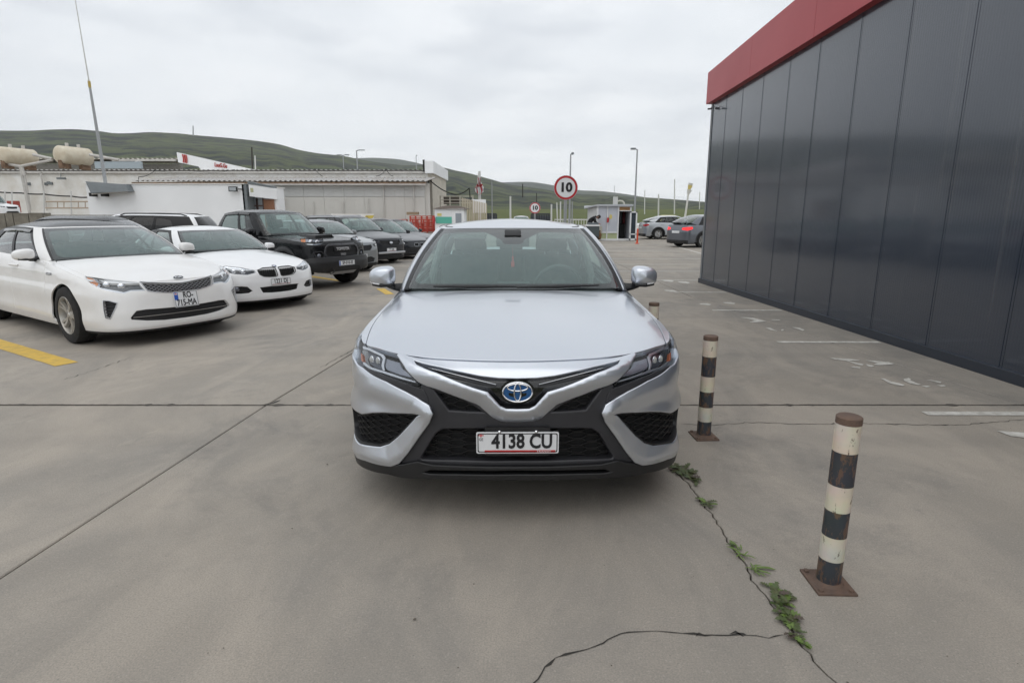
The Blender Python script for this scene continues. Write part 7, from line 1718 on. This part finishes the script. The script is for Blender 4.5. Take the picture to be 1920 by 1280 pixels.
# flag
fp = thing('flagpole', 'white flagpole with a limp red and white flag', 'flagpole', at(899, 420, 60)); b0 = Vector(at(899, 420, 60)); b1 = Vector(at(899, 321, 60))
mb = MB(); mb.tube([(0, 0, -1.5), tuple(b1-b0)], [.17, .12], 8); mb.build('pole', M_WPOLE, fp, smooth=True)
mb = MB(); mb.tube([(0, 0, (b1-b0).z-.2), (.02, 0, (b1-b0).z-1.6)], [.12, .2], 8); mb.build('pole_top', M_WPOLE, fp, smooth=True)
def flagcloth():
    V = []; F = []; nu, nv = 14, 16; top = Vector(at(899, 333, 60))-b0; h = (at(899, 333, 60)[2]-at(899, 366, 60)[2])
    for j in range(nv+1):
        for i in range(nu+1):
            u = i/nu-.5; v = j/nv; w = (.25+.75*v)*1.05; V.append((top.x+u*w*.85+.06*math.sin(9*v+u*4), -.25+.22*math.sin(u*22+v*3), top.z-v*h*(1-.18*abs(u)*2)))
    F = [(j*(nu+1)+i, j*(nu+1)+i+1, (j+1)*(nu+1)+i+1, (j+1)*(nu+1)+i) for j in range(nv) for i in range(nu)]
    o = mesh_obj('flag_cloth', V, F, [M_PLATE, mat('flag_red', (.45, .04, .05), .8)], fp, smooth=True)
    for k, p_ in enumerate(o.data.polygons):
        i, j = k % nu, k//nu
        if i in (2, 3, 9, 10) or j in (7, 8) or (i in (6,) and j > 10) or (i, j//3) in ((12, 4), (0, 3), (5, 1)): p_.material_index = 1
flagcloth()
# red crates stacks, banner, carton
YT = 47; rc = random.Random(5); M_CR = mat('red_crate', (.50, .055, .03), .5, vary=.2, vscale=4); crate_mesh = None
cs = thing('crate_stack', 'stacks of red plastic crates against the pale sheet wall', 'crates', (0, 0, 0))
def crate(x, y, z, w=.42, h=.28):
    global crate_mesh
    if crate_mesh is None:
        mb = MB()
        for sx in (-1, 1):
            for sy in (-1, 1): mb.box(sx*w/2-.03, sx*w/2+.03, sy*.15-.03, sy*.15+.03, 0, h)
        for zz in (0, .11, h-.05): mb.box(-w/2, w/2, -.17, -.14, zz, zz+.05); mb.box(-w/2, w/2, .14, .17, zz, zz+.05); mb.box(-w/2-.01, -w/2+.02, -.16, .16, zz, zz+.05); mb.box(w/2-.02, w/2+.01, -.16, .16, zz, zz+.05)
        mb.box(-w/2, w/2, -.15, .15, 0, .02); o = mb.build('crate', M_CR, cs); crate_mesh = o.data
    else: o = link_mesh('crate', crate_mesh, cs)
    o.location = (x, y, z); o.rotation_euler.z = rc.uniform(-.08, .08)
x0 = X(785, YT)
for i in range(6):
    for j in range(5): crate(x0+i*.44-.3, YT-1+rc.uniform(-.03, .03), j*.29-.15)
for i in range(13):
    for j in range(rc.choice((2, 3, 3, 4))): crate(X(705, YT)+i*.46*.52/.5*.9+.0, YT+.3, .15+j*.29)
props(box_part('cardboard_box', X(763, YT), X(784, YT), YT-.2, YT+.5, Zp(403, YT), Zp(397.5, YT), mat('carton', (.30, .23, .15), .8), None), 'flat brown carton lying on top of the red crates', 'box')
box_part('pallet_base', x0-.6, x0+2.4, YT-1.4, YT-.6, -.05, .0, mat('dark_trim', (.03, .036, .048), .35), cs)
gw = thing('low_graffiti_wall', 'low pale wall with yellow painted shapes behind the dark cars', 'wall', (0, 0, 0)); box_part('wall_slab', X(620, YT+2), X(700, YT+2), YT+2, YT+2.2, -.1, Zp(401, YT+2), M_WALLW, gw)
for pts in ([(662, 408), (668, 406), (674, 412), (672, 416), (664, 412)], [(676, 414), (682, 409), (687, 404), (690, 408), (686, 414)], [(686, 404), (702, 404), (698, 409), (693, 414), (690, 410)]):
    V = [at(px, py, YT+1.98) for px, py in pts]; V2 = [(x, y+.01, z) for x, y, z in V]; n = len(V); MB().add(V+V2, [tuple(range(n))]+[(i, (i+1) % n, n+(i+1) % n, n+i) for i in range(n)]).build('painted_shape', mat('graffiti_yellow', (.60, .48, .10), .7), gw)
# ---------------------------------------------------------------- signs, lamps, poles
def sign(px, py, Y, R, label):
    c = at(px, py, Y); o = thing('speed_limit_sign', label, 'road sign', (c[0], c[1], 0), 0, 'round 10 speed limit signs'); zc = c[2]
    def disc(name, r0, r1, y, m, par):
        n = 48; V = []; 
        for r_, yy in ((r0, y), (r1, y)): V += [(r_*math.cos(2*math.pi*k/n), yy, zc+r_*math.sin(2*math.pi*k/n)) for k in range(n)]
        if r0 == 0: V = V[n:]; return mesh_obj(name, V, [tuple(range(n))], m, par)
        return mesh_obj(name, V, [(k, n+k, n+(k+1) % n, (k+1) % n) for k in range(n)], m, par)
    mb = MB(); mb.prism([(R*math.cos(2*math.pi*k/48), R*math.sin(2*math.pi*k/48)) for k in range(48)], .015, M=frame_matrix((0, .0, zc), (1, 0, 0), (0, 0, 1)) @ Matrix.Translation((0, 0, -.015))); pl = mb.build('sign_plate', M_SATIN, o)
    disc('sign_face', 0, R*.985, -.003, M_PLATE, pl); disc('red_ring', R*.80, R*.975, -.006, mat('sign_red', (.42, .012, .02), .4), pl)
    text_mesh('sign_lettering', '10', R*1.02, M_INK, pl, frame_matrix((0, -.008, zc), (1, 0, 0), (0, 0, 1)), depth=.001, sx=1.06, bold=R*.045)
    mb = MB(); mb.tube([(0, .06, 0), (0, .06, zc+R*.3)], .045*R/.35, 10); mb.build('post', M_POLE, o, smooth=True)
sign(1061, 352, 17.8, .352, 'large round white sign with red ring reading 10 above the silver saloon roof')
sign(1003, 390, 40, .37, 'small distant round red-ringed sign reading 10')
def lamp(px, pyt, Y, label, arm=-.6, r=.09, head=True, double=False, base=None, group='street lamps'):
    b = at(px, 440, Y); t = at(px, pyt, Y); o = thing('street_lamp', label, 'street lamp', (b[0], Y, 0), 0, group); h = t[2]; dx = t[0]-b[0]
    mb = MB(); mb.tube([(0, 0, 0), (0, 0, h)], [r, r*.6], 8); mb.build('pole', M_POLE, o, smooth=True)
    for s in ((arm, -arm) if double else (arm,)):
        mb = MB(); mb.tube([(0, 0, h-.05), (s*.35, 0, h+.03)], r*.45, 6); mb.box(min(s*.3, s), max(s*.3, s), -.13, .13, h-.02, h+.07); mb.build('lamp_head', M_GREYM, o)
lamp(1188, 280, 36, 'tall grey street lamp behind the white booth', arm=-.38, r=.065)
lamp(1067, 289, 30, 'thin lamp post directly behind the large 10 sign', arm=.14, r=.055)
lamp(652, 291, 75, 'double-headed street lamp over the warehouse roof', arm=.75, r=.1, double=True); lamp(677, 282, 75, 'single street lamp with arm to the right over the warehouse roof', arm=1.0, r=.12)
lamp(923, 340, 60, 'slim street lamp right of the flagpole', arm=.12, r=.07); lamp(785, 292, 66, 'small mast with ball head on the warehouse roof end', arm=.12, r=.06)
def pole(px, y0, y1, Y, r, label, m=None, px1=None, name='pole', cat='pole'):
    a = Vector(at(px, y1, Y)); t = Vector(at(px1 or px, y0, Y)); o = thing(name, label, cat, tuple(a)); mb = MB(); mb.tube([(0, 0, -1.0), tuple(t-a)], [r, r*.8], 8); mb.build('shaft', m or M_WPOLE, o, smooth=True); return o
pole(957, 368, 407, 58, .10, 'pale concrete post left of the small 10 sign'); pole(1034, 383, 408, 58, .09, 'short pale post just left of the three posts by the big sign'); pole(1046, 380, 410, 60, .07, 'leaning thin pale post, second left of the big sign', px1=1044); pole(1051, 378, 410, 60, .08, 'thin pale post nearest left of the big sign pole')
pole(1073, 378, 409, 24, .028, 'thin grey post immediately right of the big sign pole', M_POLE); pole(1069, 378, 409, 24, .028, 'thin grey post touching the big sign pole on its right', M_POLE)
pole(1265, 336, 392, 120, .13, 'tall pale pole on the green field, right of the street lamp'); pole(1209, 357, 392, 120, .10, 'short pale pole on the field just right of the tall lamp'); pole(1235, 364, 400, 100, .14, 'pale pole on the field between the lamp and the tall pole'); pole(1312, 360, 385, 160, .13, 'thin pole on the ridge beside the dark wall')
p_ = pole(1281, 362, 415, 40, .075, 'leaning pale pole topped by yellow and white loudspeakers', px1=1291); a = Vector(at(1281, 415, 40)); 
for k, (px, py, m) in enumerate(((1291.5, 360, M_WPOLE), (1293, 352, mat('yellow_print', (.62, .52, .18), .5)), (1294, 348, M_WPOLE))):
    t = Vector(at(px, py, 40))-a; mb = MB(); mb.tube([tuple(t-Vector((.04, 0, .14))), tuple(t+Vector((.04, 0, .14)))], [.08, .17], 8); mb.build('loudspeaker', m, p_, smooth=True)
pole(472, 276, 318, 70, .10, 'dark wooden pole with white insulators above the warehouse roof', mat('dark_wood', (.05, .045, .04), .9)); pole(478, 292, 318, 70, .09, 'short white pole beside the dark wooden pole above the roof')
pole(362, 236, 254, 900, .9, 'far thin transmission mast on top of the left hill', M_POLE); pole(1152, 348, 372, 300, .12, 'distant lattice mast above the booth roof', M_POLE); pole(1006, 362, 378, 150, .12, 'dark power pole on the slope left of the big sign', mat('dark_wood', (.05, .045, .04), .9)); pole(980, 345, 365, 220, .2, 'faint dark power pole on the hillside', mat('dark_wood', (.05, .045, .04), .9))
for a, b, lab in ((913, 931, 'dark fence panel at the yard edge, right of the slatted fence'), (996, 1031, 'dark fence panel at the yard edge behind the small 10 sign')):
    o = thing('fence_panel', lab, 'fence', (0, 0, 0), group='dark fence panels'); Y = 64
    box_part('top_rail', X(a, Y), X(b, Y), Y, Y+.1, Zp(402.5, Y), Zp(400, Y), M_DARKF, o); n = int((b-a)/3)
    for k in range(n+1): box_part('picket', X(lerp(a, b, k/n), Y)-.06, X(lerp(a, b, k/n), Y)+.06, Y, Y+.1, -.1, Zp(402, Y), M_DARKF, o)
    box_part('board', X(a, Y), X(b, Y), Y+.11, Y+.14, .0, Zp(404, Y), M_GREYM, o)
# low kerb rail at far end of the yard
o = thing('guard_rail', 'low pale guard rail at the far end of the yard', 'guard rail', (0, 0, 0)); Y = 62
for k in range(16): box_part('post', X(1040+k*5, Y), X(1041+k*5, Y), Y, Y+.1, -.1, Zp(410.5, Y), M_WPOLE, o)
box_part('rail', X(1040, Y), X(1120, Y), Y-.06, Y, Zp(413, Y), Zp(410.8, Y), M_WPOLE, o)
# ---------------------------------------------------------------- white booth on the right
bo = thing('guard_booth', 'white panelled guard booth with open glazed door', 'booth', (0, 0, 0)); YB = 33.0
M_BP = mat('booth_grey_panel', (.50, .52, .57), .5, vary=.08, vscale=2); M_BF = mat('booth_white_frame', (.70, .71, .72), .4); M_BG = mat('booth_green_panel', (.42, .46, .27), .6, vary=.15, vscale=3)
bx0, bx1, bx2 = X(1121, YB), X(1159, YB), X(1181, YB); ztop = Zp(386.5, YB); zbot = 0.0; zm = Zp(436, YB); bl = X(1103, YB+2.2)
for a, b in ((1121.5, 1138), (1140, 1159)):
    box_part('wall_panel', X(a, YB), X(b, YB), YB+.02, YB+.08, zm+.04, ztop, M_BP, bo); box_part('lower_panel', X(a, YB), X(b, YB), YB+.02, YB+.08, .1, zm-.03, M_BG, bo)
for px, w in ((1119.5, 2.6), (1138.2, 1.8), (1158.5, 2.2), (1181, 2.6)): box_part('frame_post', X(px, YB), X(px+w, YB), YB-.03, YB+.06, 0, ztop, M_BF, bo)
box_part('cross_rail', X(1121, YB), X(1159, YB), YB-.02, YB+.05, zm-.03, zm+.04, M_BF, bo); box_part('base_kerb', X(1119, YB), X(1187, YB), YB-.12, YB+.1, 0, .10, M_BF, bo)
# left return wall going back
V = [(bx0, YB+.05, .0), (bl, YB+2.4, .0), (bl, YB+2.4, ztop-.1), (bx0, YB+.05, ztop-.02)]; mesh_obj('side_wall', V+[(x+.08, y+.06, z) for x, y, z in V], [(3, 2, 1, 0), (4, 5, 6, 7), (0, 4, 7, 3), (1, 2, 6, 5), (2, 3, 7, 6)], mat('booth_side', (.52, .53, .53), .6, vary=.08, vscale=5), bo)
box_part('back_wall', bl, bx2, YB+2.4, YB+2.5, 0, ztop, M_BP, bo); box_part('right_wall', bx2, bx2+.06, YB, YB+2.4, 0, ztop, M_BP, bo); box_part('booth_floor', bl, bx2, YB+.1, YB+2.4, .02, .08, M_DASH, bo)
V = [(X(1119, YB), YB-.15, ztop+.0), (X(1186, YB), YB-.15, ztop+.0), (X(1186, YB), YB+2.6, ztop+.05), (bl-.2, YB+2.6, ztop-.05), (bl-.25, YB+2.2, ztop-.12)]; mesh_obj('roof', V+[(x, y, z+.09) for x, y, z in V], [(4, 3, 2, 1, 0), (5, 6, 7, 8, 9)]+[(i, (i+1) % 5, 5+(i+1) % 5, 5+i) for i in range(5)], mat('roof_sheet', (.45, .47, .50), .4), bo)
tw = box_part('transom_window', X(1161.5, YB), X(1181, YB), YB+.0, YB+.03, Zp(394.5, YB), Zp(388, YB), mat('amber_pane', (.36, .20, .08), .3, vary=.3, vscale=5), bo); box_part('transom_bar', X(1160, YB), X(1182, YB), YB-.03, YB+.04, Zp(396, YB), Zp(394.5, YB), M_BF, bo); box_part('transom_bar', X(1160, YB), X(1182, YB), YB-.03, YB+.04, Zp(388, YB), Zp(386.5, YB), M_BF, bo)
dr = box_part('door', X(1183.5, YB-.5), X(1193.5, YB-.5), YB-.52, YB-.50, Zp(447, YB-.5), Zp(399, YB-.5), mat('door_glass', (.035, .045, .055), .08, coat=1), bo)
for a, b, c_, d in ((1181.5, 1184, 450, 396.5), (1192.5, 1195, 450, 396.5), (1181.5, 1195, 399, 396.5), (1181.5, 1195, 450, 447.5), (1181.5, 1195, 440, 438)): box_part('door_frame', X(a, YB-.5), X(b, YB-.5), YB-.54, YB-.47, Zp(c_, YB-.5), Zp(d, YB-.5), M_BF, dr)
box_part('hanging_coat', X(1168, YB+1), X(1173, YB+1), YB+1.0, YB+1.25, .9, 1.95, mat('dark_red_cloth', (.10, .012, .015), .9), bo, bev=.05); box_part('desk', X(1160, YB+1.5), X(1170, YB+1.5), YB+1.2, YB+2.2, .08, .9, M_DASH, bo)
fe = thing('fire_extinguisher', 'red fire extinguisher hung on the grey booth wall', 'fire extinguisher', at(1139.7, 413, YB-.12), group='wall fire extinguishers'); mb = MB(); mb.lathe([(0, -.13), (.055, -.12), (.058, .08), (.03, .13), (.015, .17), (0, .17)], 12); mb.build('cylinder', mat('extinguisher_red', (.42, .02, .02), .35), fe, smooth=True); mb = MB(); mb.tube([(0, -.01, .15), (.06, -.02, .1), (.065, -.02, -.05)], .01, 6); mb.build('hose', M_CABLE, fe)
st = MB(); st.prism([(.085*math.cos(2*math.pi*k/20), .13*math.sin(2*math.pi*k/20)) for k in range(20)], .004, M=frame_matrix(at(1145, 406.5, YB+.015), (1, 0, 0), (0, 0, 1))); st.build('round_sticker', mat('yellow_print', (.62, .52, .18), .5), bo)
box_part('cream_board', X(1120.5, YB-.2), X(1130, YB-.2), YB-.2, YB-.15, Zp(436, YB-.2), Zp(424, YB-.2), mat('cream_board', (.50, .49, .42), .7), bo)
ac = box_part('rooftop_unit', X(1149, YB+1), X(1156.5, YB+1), YB+.8, YB+1.1, ztop+.1, Zp(369, YB+1), mat('unit_white', (.52, .52, .50), .6), bo); mb = MB(); mb.tube([at(1158, 377, YB+1), at(1162, 376.5, YB+1), at(1167, 377, YB+1), at(1170, 380, YB+1), at(1170.5, 385, YB+1)], .045, 6); mb.build('roof_pipe', mat('cream_pipe', (.55, .54, .46), .6), bo, smooth=True)
# cart and bending attendant
ct = thing('push_cart', 'dark push cart with white rim beside the booth', 'cart', (X(1113, YB-.7), YB-.7, 0)); box_part('tub', -.36, .30, -.25, .25, .25, .80, mat('cart_dark', (.06, .075, .08), .6), ct); box_part('rim', -.40, .32, -.28, .28, .80, .88, M_BF, ct); box_part('lid', -.30, .28, -.2, .2, .88, .98, mat('cart_lid', (.12, .14, .15), .6), ct, bev=.03)
for sx in (-.28, .24): mb = MB(); mb.lathe([(0, -.03), (.12, -.03), (.12, .03), (0, .03)], 16, M=Matrix.Translation((sx, -.2, .12)), axis='X'); mb.build('wheel', M_RUBBER, ct)
bd = MB(); a = at(1126, 440, YB-.3)
bb = thing('trash_bag', 'brown bundle hanging on the lower booth wall', 'bag', (X(1124, YB-.4), YB-.35, 0)); mb = MB(); mb.lathe([(0, .05), (.14, .1), (.17, .35), (.08, .5), (.12, .56), (0, .58)], 10); mb.build('bundle', mat('brown_cloth', (.20, .11, .05), .9, vary=.4, vscale=6), bb, smooth=True)
def skin_body(name, verts, edges, radii, m, parent, sub=2, root=0):
    me = bpy.data.meshes.new(name); me.from_pydata(verts, edges, []); o = link_mesh(name, me, parent)
    o.modifiers.new('s', 'SKIN'); me.skin_vertices[0].data  # layer exists after the modifier
    for i, r in enumerate(radii): me.skin_vertices[0].data[i].radius = (r, r)
    for i in range(len(verts)): me.skin_vertices[0].data[i].use_root = (i == root)
    sb_ = o.modifiers.new('u', 'SUBSURF'); sb_.levels = sub; sb_.render_levels = sub
    dg = bpy.context.evaluated_depsgraph_get(); bpy.context.view_layer.update(); dg = bpy.context.evaluated_depsgraph_get()
    me2 = bpy.data.meshes.new_from_object(o.evaluated_get(dg)); o.modifiers.clear(); o.data = me2; me2.materials.clear(); me2.materials.append(m)
    me2.polygons.foreach_set('use_smooth', [True]*len(me2.polygons)); return o
def attendant():
    p = thing('person', 'dark-haired person in black clothes bending over the push cart by the booth', 'person', (X(1104, YB-.2), YB-.25, 0))
    V = [(0, 0, .92), (.12, -.05, 1.10), (.26, -.10, 1.24), (.34, -.12, 1.30), (.42, -.14, 1.31), (0, -.10, .90), (.02, -.12, .50), (-.02, -.10, .06), (.10, -.14, .03), (0, .10, .90), (-.04, .12, .50), (-.10, .12, .06), (.02, .10, .03),
         (.28, -.28, 1.24), (.36, -.34, 1.0), (.50, -.30, .92), (.28, .10, 1.24), (.36, .16, 1.0), (.50, .12, .92)]
    E = [(0, 1), (1, 2), (2, 3), (3, 4), (0, 5), (5, 6), (6, 7), (7, 8), (0, 9), (9, 10), (10, 11), (11, 12), (2, 13), (13, 14), (14, 15), (2, 16), (16, 17), (17, 18)]
    R = [.14, .15, .16, .07, .05, .09, .065, .045, .04, .09, .065, .045, .04, .06, .045, .035, .06, .045, .035]
    skin_body('body', V, E, R, mat('black_cloth', (.012, .012, .014), .9), p)
    hx, hy, hz = .50, -.15, 1.28; M = Matrix.Translation((hx, hy, hz)) @ Matrix.Rotation(math.radians(60), 4, 'Y')
    prof = [(0, .125), (.06, .11), (.085, .06), (.088, 0), (.075, -.06), (.05, -.10), (0, -.125)]
    mb = MB(); mb.lathe(prof, 16, M=M); skm = mat('skin', (.36, .20, .14), .55); hd = mb.build('head', skm, p, smooth=True)
    mb = MB(); mb.lathe([(r*1.10, z*1.06+.012) for r, z in prof[:5]], 16, M=M); mb.build('hair', mat('dark_hair', (.015, .011, .009), .7), p, smooth=True)
    mb = MB(); mb.tube([tuple(M @ Vector((.085, 0, -.01))), tuple(M @ Vector((.11, 0, -.04)))], [.012, .016], 8); mb.build('nose', skm, hd, smooth=True)
    for s in (-1, 1):
        mb = MB(); mb.tube([tuple(M @ Vector((-.01, s*.085, .01))), tuple(M @ Vector((-.01, s*.095, -.04)))], .014, 8); mb.build('ear', skm, hd, smooth=True)
        mb = MB(); mb.tube([(.50, -.30 if s < 0 else .12, .92), (.60, -.28 if s < 0 else .10, .90)], [.04, .028], 8); h = mb.build('hand', skm, p, smooth=True)
        for f in range(5):
            yy = (-.28 if s < 0 else .10)+(f-2)*.018; mb = MB(); mb.tube([(.59, yy, .90), (.63, yy, .89+.004*f), (.65, yy, .865)], [.009, .008, .006], 6); mb.build('finger', skm, h, smooth=True)
attendant()
# orange flexible bollard
fb = thing('flexible_marker_post', 'slim orange marker post in front of the booth door', 'marker post', (*gnd(1194.5, 457), 0)); mb = MB(); mb.lathe([(.10, 0), (.10, .03), (.045, .05), (.042, .72), (0, .75)], 14); mb.build('post', mat('marker_orange', (.60, .07, .02), .5), fb, smooth=True)
mb = MB(); mb.lathe([(.0435, .5), (.0435, .58)], 14); mb.build('reflective_band', mat('marker_orange_light', (.65, .16, .08), .4), fb)
# ---------------------------------------------------------------- remaining cars
plain_car('crossover_car', 'pale silver crossover whose front corner shows behind the black pickup', 'car', (-3.86, 15.1), 50, mat('mid_silver_paint', (.22, .23, .24), .3, metal=.5, coat=.8), L=4.5, W=1.84, H=1.56, scale=.85, plate=('AL-128-AL', 'plain'), group='cars parked beyond the pickup')
c1 = plain_car('crossover_car', 'dark blue-grey crossover with silver roof rails and a silver strip along its front bumper', 'car', (-3.62, 17.7), 52, M_BLKP2, L=4.85, W=1.86, H=1.66, scale=.86, rails=M_SATIN, clad=M_BLACK, face='dark', plate=('TT 418', 'redline'), group='cars parked beyond the pickup')
F = c1.frame(c1.skirt, (0, .40), .03); b = MB(); b.box(-.60, .60, -.035, .035, -.02, .02, M=F); b.build('bumper_trim', M_SATIN, c1.root, bevel=.01)
F = c1.frame(c1.skirt, (0, .735), .02); b = MB(); b.prism([(.07*math.cos(2*math.pi*k/20), .04*math.sin(2*math.pi*k/20)) for k in range(20)], .01, M=F); b.build('badge', M_SATIN, c1.root)
plain_car('saloon_car', 'dark saloon with twin oval grille beyond the dark crossover', 'car', (-3.08, 19.7), 52, M_BLKP2, L=4.7, W=1.84, H=1.52, scale=.86, style='sedan', kidney=True, group='cars parked beyond the pickup')
plain_car('saloon_car', 'dark saloon mostly hidden, its windscreen showing past the twin-grille saloon', 'car', (-3.0, 22.0), 52, M_BLKP2, L=4.7, W=1.84, H=1.50, scale=.84, style='sedan', group='cars parked beyond the pickup')
plain_car('off_road_car', 'boxy dark green-black off-road car farthest in the left row', 'car', (-4.35, 24.0), 20, mat('dark_green_paint', (.018, .022, .020), .3, coat=1), L=4.2, W=1.85, H=1.58, scale=.74, style='jeep', group='cars parked beyond the pickup')
plain_car('estate_car', 'white estate car seen from its side behind the white coupe', 'car', (-12.5, 16.2), -84, M_WHITE, L=4.8, W=1.85, H=1.66, style='suv', rails=M_BLACK, sideg=M_TINT, scale=.90, group='cars in the second row on the left')
plain_car('saloon_car', 'black car whose roof shows over the white saloon', 'car', (-12.2, 12.9), -82, M_BLKP, L=4.7, W=1.84, H=1.52, scale=.95, style='sedan', group='cars in the second row on the left')
plain_car('hatchback_car', 'white hatchback peeking out left of the black pickup cab', 'car', (-14.0, 20.0), -88, M_WHITE, L=4.3, W=1.8, H=1.55, scale=.92, style='wagon', sideg=M_TINT, group='cars in the second row on the left')
w4 = plain_car('off_road_car', 'white off-road car parked above the concrete retaining wall', 'car', (-24.5, 29.4), 82, M_WHITE, L=4.6, W=1.85, H=1.75, scale=.62, style='jeep', clad=M_BLACK, sideg=M_TINT); w4.root.location.z = 1.30
plain_car('fastback_car', 'white fastback crossover parked right of the booth', 'car', (11.5, 35.5), 95, M_SILV2, L=4.55, W=1.85, H=1.56, style='coupe_suv', scale=.86, clad=M_BLACK, sideg=M_SIDEG, group='cars parked at the far right')
g2_ = plain_car('crossover_car', 'grey crossover with lit red tail lamps, cut off by the dark wall', 'car', (10.9, 28.3), 117, M_GREYP, L=4.6, W=1.86, H=1.62, scale=.88, lit=True, style='coupe_suv', clad=M_BLACK, group='cars parked at the far right')
plain_car('taxi_car', 'yellow car behind the white fastback, only its roof showing', 'car', (12.4, 38.8), 95, M_YELP, L=4.5, W=1.8, H=1.58, scale=.86, style='sedan', group='cars parked at the far right')
plain_car('saloon_car', 'white car partly hidden behind the booth door', 'car', (9.7, 41.2), 95, M_WHITE, L=4.5, W=1.8, H=1.50, scale=.86, style='sedan', group='cars parked at the far right')
plain_car('saloon_car', 'distant white saloon whose roof shows above the silver saloon roof', 'car', (.72, 45), 0, M_WHITE, L=4.5, W=1.8, H=1.52, scale=.84, style='sedan')
MAIN = build_main_saloon()
white_saloon(); white_coupe(); black_pickup()
